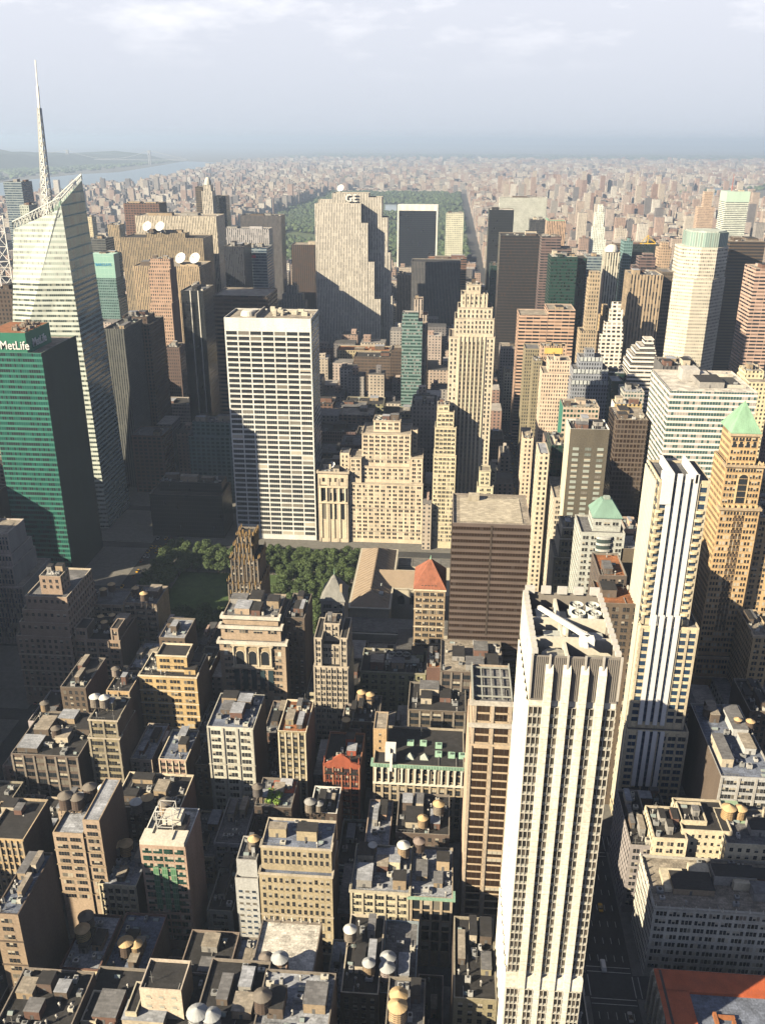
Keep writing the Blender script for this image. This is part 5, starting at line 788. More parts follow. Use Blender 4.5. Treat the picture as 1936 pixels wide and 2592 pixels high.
# bronze tower: thin vertical mullion at the middle of the face, roof slab rim, dish
x0, x1, y0, y1, z = lastt('hsbc'); m = MB()
for k in range(30):
    zz = z-4-k*3.75
    if zz > 5: m.box(x0-.12, x1+.12, y0-.14, y1+.1, zz, zz+.35, bottom=True)
m.box((x0+x1)/2-.5, (x0+x1)/2+.5, y0-.2, y0, 60, z-1, bottom=True); m.build('spandrel_trim', plain((.065,.05,.04), .6, .1, key='bronze'), BL['hsbc'])
m = MB(); m.box(x0+4, x1-4, y0+5, y1-5, z-1.0, z-.75); m.box(x0+9, x0+15, y1-9, y1-4, z-1, z+2.2); m.build('roof_deck', plain((.5,.45,.36), .9, .25, .2, stain=False, key='roofing'), BL['hsbc'])
# green tower corner: sunken well on the banded slab
x0, x1, y0, y1, z = lastt('lin'); m = MB(); m.box(x1-17, x1-4, y0+16, y0+46, z-1.05, z-.8, 0); m.box(x1-17.5, x1-3.5, y0+15.4, y0+16, z-1.0, z+1.2, 1); m.box(x1-17.5, x1-3.5, y0+46, y0+46.6, z-1.0, z+1.2, 1)
m.box(x1-17.6, x1-17, y0+15.4, y0+46.6, z-1.0, z+1.2, 1)
m.build('mechanical_well', [plain((.05,.05,.05), key='well'), plain((.6,.57,.5), key='well_rim')], BL['lin'])
m = MB(); m.box(x0+15, x0+27, y0+33, y0+46, z-1, z+7); m.box(x0+27.3, x0+34, y0+34, y0+44, z-1, z+4); m.build('bulkhead', plain((.5,.48,.46), key='bulkhead_wall'), BL['lin'])
# gothic crown: gilded pinnacles stepping up round each tier
m = MB(); gold = plain((.27,.175,.07), .55, .4, .6, key='gilded_stone'); rr = random.Random(2)
for ti, (x0, x1, y0, y1, z) in enumerate(TIERS['rad']):
    n = 6 if ti < 3 else 4
    for k in range(n+1):
        for (px, py) in ((x0+(x1-x0)*k/n, y0), (x0, y0+(y1-y0)*k/n), (x1, y0+(y1-y0)*k/n)):
            h = rr.uniform(1.0, 2.6); m.box(px-.32, px+.32, py-.32, py+.32, z-3.5, z+h*.5, bottom=True); m.cyl(px, py, z+h*.5, z+h+.6, .4, .06, n=5)
    for k in range(n): xc = x0+(x1-x0)*(k+.5)/n; m.box(xc-.3, xc+.3, y0-.3, y0+.3, z-7, z-4.6, bottom=True)
m.build('pinnacles', gold, BL['rad'])
m = MB(); x0, x1, y0, y1, z = TIERS['rad'][-1]
for k in range(5): m.box(x0+1+k*2.0, x0+2+k*2.0, y0+1.5, y0+2.5, z-1, z+2+(k%2)*1.3)
m.build('crown_lantern', gold, BL['rad'])
m = MB()
for (x0, x1, y0, y1, z) in TIERS['rad']:
    for k in range(5): xc = x0+.4+(x1-x0-.8)*k/4; m.box(xc-.35, xc+.35, y0-.3, y0+.2, max(0, z-26), z-5)
m.build('buttress', plain((.11,.075,.045), .7, .3, key='dark_buttress'), BL['rad'])
# beaux arts: three giant arched windows with columns, pale quoins
x0, x1, y0, y1, z = TIERS['bea'][0]; m = MB(); g = MB(); w = x1-x0
for k in range(3):
    xc = x0+w*(.31+.19*k); r = w*.062; zt = z-6.0; zb = z-15
    pts = [(xc-r,y0-.35,zb),(xc+r,y0-.35,zb)]+[(xc+r*cos(a*pi/8),y0-.35,zt-r+r*sin(a*pi/8)) for a in range(9)]
    g.poly(pts)
    for a in range(8):
        a0, a1 = a*pi/8, (a+1)*pi/8; R_ = r+.55
        m.quad((xc+r*cos(a0),y0-.55,zt-r+r*sin(a0)),(xc+R_*cos(a0),y0-.55,zt-r+R_*sin(a0)),(xc+R_*cos(a1),y0-.55,zt-r+R_*sin(a1)),(xc+r*cos(a1),y0-.55,zt-r+r*sin(a1)))
    m.box(xc-r-.55, xc-r, y0-.7, y0-.3, zb, zt-r); m.box(xc+r, xc+r+.55, y0-.7, y0-.3, zb, zt-r); m.box(xc-r-.6, xc+r+.6, y0-1.1, y0-.3, zb-.6, zb, bottom=True)
for k in range(4):
    xc = x0+w*(.215+.19*k); m.cyl(xc, y0-.7, z-16, z-3.2, .55, n=8); m.box(xc-.8, xc+.8, y0-1.4, y0-.02, z-3.2, z-2.4, bottom=True)
m.box(x0+w*.18, x1-w*.18, y0-1.5, y0-.02, z-2.4, z-1.6, bottom=True); m.box(x0+w*.18, x1-w*.18, y0-1.2, y0-.02, z-17, z-16, bottom=True)
g2 = MB(); g2.box(x0+w*.2, x1-w*.2, y0-.3, y0-.06, z-17, z-1.7, bottom=True); g2.build('arcade_wall', plain(COL['buff'], key='masonry'), BL['bea'])
m.build('arch_surround', plain((.60,.52,.40), key='pale_stone'), BL['bea']); g.build('arched_window', glassm(GLASS['dark']), BL['bea'])
m = MB()
for k in range(5): xc = x0+w*(.24+.13*k); m.box(xc-1.5, xc+1.5, y0-.3, y0-.02, z-32, z-18.5, bottom=True)
m.build('tall_glazing', glassm((.03,.05,.06)), BL['bea'])
for sx_, ww_ in ((x0+2.5, 2.0), (x1-4.5, 2.0)):
    m = MB(); m.box(sx_, sx_+ww_, y0-.12, y0-.055, z-9, z-6, 0, bottom=True); m.box(sx_-.3, sx_+ww_+.3, y0-.2, y0-.13, z-9.3, z-9, 0, bottom=True); m.build('bright_window', plain((.72,.70,.62), key='bright_blind'), BL['bea'])
# orange red gable
x0, x1, y0, y1, z = lastt('rdg'); m = MB(); w = x1-x0; zz = z-1
prof = [(0,0),(0,1.6),(.04,2.8),(.04,1.9),(.14,2.6),(.24,3.2),(.27,4.6),(.30,5.2),(.42,6.8),(.5,7.3),(.58,6.8),(.70,5.2),(.73,4.6),(.76,3.2),(.86,2.6),(.96,1.9),(.96,2.8),(1,1.6),(1,0)]
pts = [(x0+w*a, b+zz) for a, b in prof]
m.poly([(x,y0-.3,q) for x, q in pts]); m.poly([(x,y0+.9,q) for x, q in reversed(pts)])
for (a, b), (c, d) in zip(pts, pts[1:]): m.quad((a,y0+.9,b),(c,y0+.9,d),(c,y0-.3,d),(a,y0-.3,b))
for k in range(1, 12):
    if k % 3 == 0: continue
    xc = x0+w*k/12; m.box(xc-.12, xc+.12, y0-.45, y0-.31, zz-10, zz-2.5)
for xp in (x0+w*.04, x0+w*.27, x0+w*.73, x0+w*.96): m.cyl(xp, y0+.2, zz+2.5, zz+6.2, .35, .05, n=6)
m.build('stepped_gable', plain((.36,.095,.05), .8, .35, .5, key='terracotta'), BL['rdg'])
m = MB()
for k in range(3):
    xc = x0+w*(k+.5)/3; r = w*.135
    m.poly([(xc-r,y0-.47,zz-4.2),(xc+r,y0-.47,zz-4.2)]+[(xc+r*cos(a*pi/6),y0-.47,zz-4.2+r*.75*sin(a*pi/6)) for a in range(7)][0:7])
m.build('lunette', glassm((.03,.03,.03)), BL['rdg'])
# green cornice building: white colonnade, toothed cornice, skylights, white duct
x0, x1, y0, y1, z = lastt('gco'); m = MB()
n = 13
for k in range(n+1):
    xc = x0+1.2+(x1-x0-2.4)*k/n; m.box(xc-.42, xc+.42, y0-1.0, y0-.3, z-10.2, z-2.0, bottom=True); m.box(xc-.65, xc+.65, y0-1.15, y0-.3, z-2.0, z-1.4, bottom=True)
m.box(x0, x1, y0-1.2, y0-.02, z-11, z-10.2, bottom=True); m.build('colonnade', plain((.72,.69,.60), .8, .12, key='white_stone'), BL['gco'])
m = MB()
for k in range(60): xc = x0+(x1-x0)*(k+.5)/60; m.box(xc-.22, xc+.22, y0-1.5, y0-1.1, z-.9, z+.7, bottom=True)
m.build('cornice_teeth', plain((.36,.58,.44), key='copper_teeth'), BL['gco'])
for (r_, a, b_) in [(625, 385, -11.6, 355.4), (733, 390, -5.4, 355.5), (858, 480, 2.0, 347.8), (968, 490, 8.2, 347.4), (1060, 495, 13.4, 347.3), (860, 410, 2.0, 354.2)] and []: pass
for (sxp, syp) in [(-11.8, 359.4), (-5.5, 359.5), (2.0, 351.7), (8.3, 351.3), (13.3, 351.2), (2.0, 358.2)]:
    bx, by = sxp-BL['gco'].location.x, min(syp, 370)-BL['gco'].location.y
    m = MB(); m.box(bx-1.6, bx+1.6, by-1.5, by+1.5, z-1.1, z+.5); m.box(bx-.7, bx+.7, by-.6, by+.6, z+.5, z+.9, 1)
    m.build('skylight', [plain((.38,.60,.46), .7, .15, key='green_metal'), plain((.1,.16,.12), key='vent')], BL['gco'])
for (sxp, syp) in [(-11.6, 348.8), (-4.7, 348.9)]:
    bx, by = sxp-BL['gco'].location.x, syp-BL['gco'].location.y
    m = MB(); m.tri((bx-2,by-1.5,z-1.1),(bx+2,by-1.5,z-1.1),(bx,by,z+2)); m.tri((bx+2,by-1.5,z-1.1),(bx+2,by+1.5,z-1.1),(bx,by,z+2)); m.tri((bx-2,by+1.5,z-1.1),(bx-2,by-1.5,z-1.1),(bx,by,z+2)); m.tri((bx+2,by+1.5,z-1.1),(bx-2,by+1.5,z-1.1),(bx,by,z+2))
    m.build('skylight', plain((.45,.5,.46), .4, .1, key='glass_pyramid'), BL['gco'])
m = MB(); m.box(x0+5.5, x0+10.5, y0+3, y0+7, z-1, z+7.5); m.box(x0+8, x0+9.2, y0-1.6, y0+3, z-3, z+4.5, bottom=True); m.box(x0+5.8, x0+8, y0+2, y0+3, z+1, z+7, bottom=True)
m.build('white_duct', plain((.8,.79,.76), .6, .08, key='white_sheet'), BL['gco'])
# framed open crown of the salmon tower, dishes in it
x0, x1, y0, y1, z = lastt('p420'); m = MB()
for k in range(4): yy = y0+3+k*(y1-y0-6)/3; m.box(x0+1, x1-1, yy-.25, yy+.25, z+.2, z+.7, bottom=True)
for k in range(5): xx = x0+1+k*(x1-x0-2)/4; m.box(xx-.25, xx+.25, y0+2, y1-2, z-.1, z+.18, bottom=True)
m.box(x0+1, x0+1.4, y0+1, y1-1, z-3, z+1.6); m.box(x1-1.4, x1-1, y0+1, y1-1, z-3, z+1.6)
m.build('roof_frame', plain((.36,.37,.34), .6, .2, key='roof_frame'), BL['p420'])
m = MB(); m.box(x0-.25, x1+.25, y0-.5, y0-.05, z-1.6, z+.4, bottom=True); m.box(x0-.2, x1+.2, TIERS['p420'][1][2]-1.2-y0+y0, TIERS['p420'][1][2]-.1, TIERS['p420'][1][4]-1.2, TIERS['p420'][1][4]+.2, bottom=True)
m.build('ledge', plain((.5,.47,.43), key='ledge'), BL['p420'])
# piered tower, blue and yellow tower: white piers
x0, x1, y0, y1, z = lastt('ygl'); m = MB(); w = x1-x0
xs_ = [x0+w*(.26+.155*k) for k in range(4)]
for xc in xs_:
    m.box(xc-1.05, xc+1.05, y0-.9, y0-.003, TIERS['ygl'][1][4]-18, z+3.0, bottom=True)
for k, (x00, x01, y00, y01, zz) in enumerate(TIERS['ygl'][:2]):
    for xc in xs_: m.box(xc-1.0, xc+1.0, y00-.95, y00-.003, 26 if k == 0 else 60, zz-.2 if k == 0 else zz+6, bottom=True)
m.build('white_pier', plain((.74,.75,.78), .6, .08, key='white_metal'), BL['ygl'])
m = MB()
m.box(xs_[0], xs_[0]+.0+1.0, y0-.9, y1-2, z-1, z+3.2); m.box(xs_[3]-.5, xs_[3]+.5, y0-.9, y1-2, z-1, z+3.2)
m.box(xs_[0]-3.8, xs_[0]+.9, y0-1.2, y0+3, z-11, z+3.4, bottom=True)
m.build('roof_fin', plain((.74,.75,.78), .6, .08, key='white_metal'), BL['ygl'])
g = MB()
g.box(xs_[0]+1.06, xs_[3]-1.06, y0-.35, y0-.006, TIERS['ygl'][1][4], z-1, bottom=True); g.box(xs_[0]+1.01, xs_[3]-1.01, TIERS['ygl'][1][2]-.4, TIERS['ygl'][1][2]-.3, 62, TIERS['ygl'][1][4]-.5, bottom=True); g.box(xs_[0]+1.01, xs_[3]-1.01, TIERS['ygl'][0][2]-.4, TIERS['ygl'][0][2]-.3, 20, TIERS['ygl'][0][4]-.5, bottom=True)
g.build('blue_glazing', facade((.05,.07,.12), (.018,.035,.08), 1.05, 3.9, .86, .62, .12, rough=.15), BL['ygl'])
m = MB(); rr = random.Random(4)
for (x00, x01, y00, y01, zz) in TIERS['ygl']:
    for k in range(9):
        yy = y00+1.2+k*(y01-y00-2)/9; m.box(x00-.45, x00-.003, yy, yy+.9, 10, zz-1, bottom=True)
m.build('flank_pier', plain((.78,.74,.62), .6, .08, key='flank_pier'), BL['ygl'])
for k in range(18):
    for xa, xb in ((x0+.5, xs_[0]-1.4), (xs_[3]+1.4, x1-.5)):
        if xa > xb: continue
        zz = z-15-k*3.9
        if zz < 118: break
        m = MB(); xc, hw = (xa+xb)/2, (xb-xa)/2
        pts = [(xc+hw*cos(pi+a*pi/6), y0-.01+min(0, 1.25*sin(pi+a*pi/6))) for a in range(7)]
        m.prism(pts, zz, zz+1.2, bottom=True); m.build('curved_balcony', plain(COL['yellow'] if xa < xc else COL['yellow'], key='masonry'), BL['ygl'])
# dark centre strips between cream piers on the slender art deco tower
x0, x1, y0, y1, z = TIERS['five'][0]; w = x1-x0
for k in range(6):
    xc = x0+w*(.27+.092*k); m = MB(); m.box(xc-.85, xc+.85, y0-.42, y0-.30, 10, z-4, bottom=True); m.build('window_strip', facade((.24,.21,.17), (.03,.03,.032), 1.7, 3.6, .9, .58, .3), BL['five'])
for k in range(7):
    xc = x0+w*(.224+.092*k); m = MB(); m.box(xc-.62, xc+.62, y0-.75, y0-.003, 8, z+1.5, bottom=True); m.build('pier', plain(COL['cream'], key='masonry'), BL['five'])
xa, xb, ya, yb, za = TIERS['five'][3]
for k in range(5):
    q = xa+3.0+(xb-xa-6)*k/4; m = MB(); m.box(q-.6, q+.6, ya-.5, ya-.003, za-14, za+1.2, bottom=True); m.build('pier', plain(COL['cream'], key='masonry'), BL['five'])
# arched window of the ochre tower
x0, x1, y0, y1, z = TIERS['merc'][3]; m = MB(); xc = (x0+x1)/2+.6; r = 2.5
m.poly([(xc-r,y0-.12,z-23),(xc+r,y0-.12,z-23)]+[(xc+r*cos(a*pi/8),y0-.12,z-8+r*sin(a*pi/8)) for a in range(9)]); m.build('arched_window', glassm(GLASS['dark']), BL['merc'])
m = MB()
for a in range(8):
    a0, a1 = a*pi/8, (a+1)*pi/8; R_ = r+.8
    m.quad((xc+r*cos(a0),y0-.3,z-8+r*sin(a0)),(xc+R_*cos(a0),y0-.3,z-8+R_*sin(a0)),(xc+R_*cos(a1),y0-.3,z-8+R_*sin(a1)),(xc+r*cos(a1),y0-.3,z-8+r*sin(a1)))
m.box(xc-r-.8, xc-r, y0-.3, y0-.01, z-23, z-8); m.box(xc+r, xc+r+.8, y0-.3, y0-.01, z-23, z-8)
for k in range(7): m.box(x0+1+k*3.2, x0+2.2+k*3.2, y0-1.2, y0-.05, z-25.5, z-23.5, bottom=True)
m.build('arch_surround', plain((.62,.47,.27), key='ochre_stone'), BL['merc'])
x2, x3, y2, y3, zz = TIERS['merc'][2]; m = MB()
for k in range(3): m.box(xc-2.6+k*2.0, xc-1.2+k*2.0, y2-.14, y2-.06, 50, zz-4, bottom=True)
m.build('window_strip', facade((.16,.11,.07), (.03,.028,.025), 1.4, 3.7, .8, .6, .35), BL['merc'])
m = MB(); xa, xb, ya, yb, za = TIERS['merc'][4]
for k in range(4):
    q = xa+2.2+(xb-xa-4.4)*k/3; m.poly([(q-.8,ya-.1,za-8),(q+.8,ya-.1,za-8),(q+.8,ya-.1,za-4),(q,ya-.1,za-3.1),(q-.8,ya-.1,za-4)])
m.build('arched_window', glassm(GLASS['dark']), BL['merc'])
for k in range(9):
    for s in (0,): m = MB()
    q = x0+.8+(x1-x0-1.6)*k/8; m.box(q-.25, q+.25, y0-.5, y0+.2, z, z+1.4); m.cyl(q, y0-.15, z+1.4, z+2.3, .35, .05, n=5); m.build('urn', plain(COL['ochre'], key='urn'), BL['merc'])
# curved glass bay on the grey white apartment tower
x0, x1, y0, y1, z = TIERS['grn2'][0]; xc = (x0+x1)/2+1.0
m = MB(); g = MB(); hw = 4.3
pts = [(xc+hw*cos(pi+a*pi/8), y0-.02+min(0, 2.0*sin(pi+a*pi/8))) for a in range(9)]
zz = z-2
while zz > 40: m.prism(pts, zz-1.2, zz, bottom=True); zz -= 3.5
pts2 = [(xc+(hw-.3)*cos(pi+a*pi/8), y0-.02+min(0, 1.7*sin(pi+a*pi/8))) for a in range(9)]
g.prism(pts2, 38, z-2.2); m.build('bay_spandrel', plain((.46,.47,.46), key='bay_stone'), BL['grn2']); g.build('bay_glass', glassm((.05,.07,.07)), BL['grn2'])
m = MB(); m.bar((xc-5,y0-2.2,z-22), (xc,y0-2.2,z-17), .7); m.bar((xc+5,y0-2.2,z-22), (xc,y0-2.2,z-17), .7); m.build('gable_truss', plain((.55,.55,.53), key='bay_stone'), BL['grn2'])
m = MB(); a, b2, c, d, e = lastt('grn2'); m.box((a+b2)/2-1.6, (a+b2)/2+1.6, (c+d)/2-1.6, (c+d)/2+1.6, e+7, e+9.4); m.build('roof_lantern', plain((.3,.36,.33), key='lantern'), BL['grn2'])
# white scalloped parapets of the deco building
m = MB()
for (x0, x1, y0, y1, z) in TIERS['deco'][:3]:
    n = max(4, int((x1-x0)/3.4))
    for k in range(n): xc = x0+(x1-x0)*(k+.5)/n; m.prism([(xc-1.3,y0-.6),(xc+1.3,y0-.6),(xc+1.3,y0-.01),(xc-1.3,y0-.01)], z-3.4, z+.3, bottom=True)
m.build('scalloped_parapet', plain((.52,.56,.58), key='pale_blue_stone'), BL['deco'])
# colonnade on cream corner block
x0, x1, y0, y1, z = lastt('salb'); m = MB()
for k in range(5): q = x0+2.2+(x1-x0-4.4)*k/4; m.cyl(q, y0-.8, z-26, z-14, .8, n=8); m.box(q-.9, q+.9, y0-.7, y0-.02, z-60, z-28)
m.box(x0+.2, x1-.2, y0-1.3, y0-.02, z-14, z-12.6, bottom=True); m.box(x0+.2, x1-.2, y0-1.3, y0-.02, z-28, z-26.5, bottom=True)
m.build('giant_order', plain(COL['cream'], key='masonry'), BL['salb'])
m = MB()
for k in range(4): q = x0+4.7+(x1-x0-4.4)*k/4; m.box(q-1.2, q+1.2, y0-.1, y0-.055, z-9, z-5.5, bottom=True)
m.build('loggia_opening', glassm((.03,.028,.025), .5), BL['salb'])
# finials on the white loft's rear parapet, orange rooms, pink building cage
x0, x1, y0, y1, z = lastt('wrf2'); m = MB()
for k in range(7):
    m = MB(); q = x0+1+(x1-x0-2)*k/6; m.box(q-.3, q+.3, y1-.6, y1-.05, z, z+1.2); m.cyl(q, y1-.3, z+1.2, z+2.1, .4, .05, n=6)
    m.build('finial', plain((.6,.55,.48), key='finial'), BL['wrf2'])
m = MB(); x0, x1, y0, y1, z = lastt('pnt')
cx, cy = -108.1-BL['pnt'].location.x, 279.94-BL['pnt'].location.y
for a in (-3.2, 3.2):
    for b2 in (-3.2, 3.2): m.box(cx+a-.12, cx+a+.12, cy+b2-.12, cy+b2+.12, z, z+11)
for hh in (3, 7, 11):
    for s in (-3.2, 3.2): m.bar((cx-3.2,cy+s,z+hh),(cx+3.2,cy+s,z+hh), .2); m.bar((cx+s,cy-3.2,z+hh),(cx+s,cy+3.2,z+hh), .2)
for s in (-3.2, 3.2): m.bar((cx-3.2,cy+s,z+3),(cx+3.2,cy+s,z+7), .15); m.bar((cx+3.2,cy+s,z+7),(cx-3.2,cy+s,z+11), .15)
m.build('tank_cage', plain((.72,.72,.70), .5, .1, key='cage'), BL['pnt'])
m = MB(); m.box(x0+.3, x1-.3, y0-.3, y0+7, z, z+1.8); m.box(x0+5.5, x1-5.5, y0+1, y0+6, z+1.8, z+2.4); m.box(x0+7, x1-4, y0+9, y0+15, z-1, z+6)
m.build('mechanical_crown', plain((.66,.63,.55), .7, .2, key='white_panel'), BL['pnt'])
m = MB()
for k in range(3): q = x0+4.5+k*3.6; m.box(q, q+2.4, y0-.36, y0-.06, z-34, z-11.5, bottom=True)
m.build('tall_glazing', facade((.20,.33,.22), (.10,.24,.13), .9, 3.2, .8, .8, .2), BL['pnt'])
m = MB()
x0, x1, y0, y1, z = lastt('dec')
# four drum fans on grey building's roof
x0, x1, y0, y1, z = lastt('fan'); m = MB()
for k in range(4): q = x0+17+k*4.2; m.cyl(q, y0+15, z+1, z+3.4, 1.9, 2.1, n=14, top=False); m.cyl(q, y0+15, z+1.0, z+2.0, 1.85, 1.85, n=14, mi=1)
m.box(x0+14, x0+33, y0+12, y0+18, z-1, z+1.0); m.build('cooling_fans', [plain((.6,.58,.52), .5, .2, key='drum'), plain((.05,.05,.05), key='fan')], BL['fan'])
# white parapet trims and red border of the low store, its rust pipes
x0, x1, y0, y1, z = lastt('orr'); m = MB(); zt = z+.2
m.quad((x0,y1-9,zt),(x1,y1-9,zt),(x1,y1,zt),(x0,y1,zt)); m.quad((x0,y0,zt),(x0+11,y0,zt),(x0+11,y1-9,zt),(x0,y1-9,zt))
m.box(x0, x1, y1-9.3, y1-9, z-1.1, zt); m.box(x0+11, x0+11.3, y0, y1-9, z-1.1, zt)
m.build('red_roof_border', plain((.48,.11,.04), .75, .22, .25, stain=False, key='red_roofing'), BL['orr'])
m = MB(); m.quad((x0+1.8,y0,zt+.05),(x0+2.8,y0,zt+.05),(x0+2.8,y1-.5,zt+.05),(x0+1.8,y1-.5,zt+.05)); m.build('roof_gutter', plain((.07,.05,.05), key='gutter'), BL['orr'])
rr = random.Random(12)
for k in range(14):
    m = MB(); x = x0+rr.uniform(16, 45); y = y0+rr.uniform(4, 40)
    if k % 2: m.box(x, x+rr.uniform(2, 7), y, y+1.2, z-1, z+.3)
    else: m.box(x, x+1.2, y, y+rr.uniform(2, 7), z-1, z+.6)
    m.build('rust_duct', plain((.34,.13,.05), .8, .35, .6, key='rusty_duct'), BL['orr'])
m = MB(); m.box(x0+26, x0+30, y0+2, y0+20, z-1, z+2.5); m.build('white_duct', plain((.6,.6,.55), key='white_sheet'), BL['orr'])
m = MB()
for k in range(12): yy = y0+2+k*5; m.box(x0-1.0, x0-.003, yy, yy+1.6, 2, z-1, bottom=True); m.cyl(x0-.5, yy+.8, z-1, z+1.4, .6, .1, n=6)
m.build('flank_ornament', plain((.6,.56,.45), key='ornament'), BL['orr'])
# finials along the white corner building's parapet
x0, x1, y0, y1, z = lastt('ppb'); m = MB()
for k in range(12): q = x0+.5+(x1-x0-1)*k/11; m = MB(); m.cyl(q, y0-.4, z, z+1.9, .5, .08, n=6); m.build('finial', plain(COL['pale'], key='finial'), BL['ppb'])
for k in range(8): q = y0+.5+(y1-y0-1)*k/7; m = MB(); m.cyl(x0-.2, q, z, z+1.9, .5, .08, n=6); m.build('finial', plain(COL['pale'], key='finial'), BL['ppb'])
for (xx, yy, w_, d_, h_) in ((6, 17, 9, 3, 2.2), (6, 9, 3, 8, 2), (18, 16, 8, 7, 3), (34, 12, 10, 8, 4)):
    m = MB(); m.box(x0+xx, x0+xx+w_, y0+yy, y0+yy+d_, z-1.1, z-1.1+h_); m.build('bulkhead', plain((.6,.54,.42), key='bulkhead_wall'), BL['ppb'])
# mint penthouse
x0, x1, y0, y1, z = TIERS['ppe'][1]; m = MB(); m.box(x0-.1, x1+.1, y0-.1, y1+.1, z-7.5, z+.1); m.build('mint_penthouse', plain((.33,.46,.32), .8, .15, key='mint_wall'), BL['ppe'])
# light strips on the dark tower
x0, x1, y0, y1, z = lastt('wst'); m = MB()
for q in (x0+9.5, x0+17.5): m.box(q, q+.9, y0-.6, y0-.003, 5, z+.2)
m.build('white_stripe', plain((.75,.74,.7), .5, .05, key='white_metal'), BL['wst'])
# garden roof
x0, x1, y0, y1, z = lastt('gar'); rr = random.Random(9)
m = MB(); m.box(x0+5.5, x1-.6, y0+11, y1-1, z-1.05, z-.8); m.build('red_deck', plain((.45,.12,.06), key='deck'), BL['gar'])
m = MB(); m.box(x0+9, x1-2, y0+14, y1-2, z-.8, z+1.6); m.build('bulkhead', plain((.45,.46,.5), key='bulkhead_wall'), BL['gar'])
def leafmat(c, key='leaves'):
    k = (key, c)
    if k in MATS: return MATS[k]
    m, nt, b = newmat(key); L = nt.links.new
    oi = N(nt, 'ShaderNodeObjectInfo'); g = N(nt, 'ShaderNodeNewGeometry'); mr = N(nt, 'ShaderNodeMapRange'); mr.inputs['To Min'].default_value = .6; mr.inputs['To Max'].default_value = 1.45
    ad = N(nt, 'ShaderNodeMath', operation='ADD'); wr = N(nt, 'ShaderNodeMath', operation='FRACT')
    L(oi.outputs['Random'], ad.inputs[0]); L(g.outputs['Random Per Island'], ad.inputs[1]); L(ad.outputs[0], wr.inputs[0]); L(wr.outputs[0], mr.inputs['Value'])
    s = N(nt, 'ShaderNodeVectorMath', operation='SCALE'); s.inputs[0].default_value = c; L(mr.outputs[0], s.inputs['Scale']); L(s.outputs[0], b.inputs['Base Color'])
    b.inputs['Roughness'].default_value = .8; MATS[k] = m; return m
LEAF = leafmat((.040,.066,.017))
def leaves(mb, cx, cy, cz, rx, ry, rz, n, s, rnd):
    for _ in range(n):
        a, u = rnd.uniform(0, 2*pi), rnd.uniform(-1, 1); q = math.sqrt(1-u*u); rad = rnd.uniform(.72, 1.05)
        p = Vector((cx+rx*rad*q*cos(a), cy+ry*rad*q*sin(a), cz+rz*rad*u))
        nrm = Vector((q*cos(a), q*sin(a), u+.4)).normalized()+Vector([rnd.uniform(-.6, .6) for _ in range(3)]); nrm.normalize()
        t = nrm.cross(Vector((rnd.uniform(-1,1), rnd.uniform(-1,1), rnd.uniform(-1,1)))).normalized(); w = nrm.cross(t); k = s*rnd.uniform(.6, 1.3)
        mb.quad(tuple(p-t*k-w*k*.7), tuple(p+t*k-w*k*.7), tuple(p+t*k*.8+w*k*.7), tuple(p-t*k*.8+w*k*.7))
for k in range(9):
    g = empty('potted_shrub', (BL['gar'].location.x+x0+rr.uniform(2, 13), BL['gar'].location.y+y0+rr.uniform(2, 10), z-1.05), 'leafy shrub in the roof garden between the dark tank and the large tan building', 'shrub', 'roof garden shrubs')
    m = MB(); m.cyl(0, 0, 0, .7, .7, .8, n=8); m.build('planter', plain((.2,.1,.06), key='planter'), g)
    m = MB(); leaves(m, 0, 0, 1.9, 1.7, 1.5, 1.5, 90, .35, rr); m.build('foliage', leafmat((.12,.2,.03)), g)

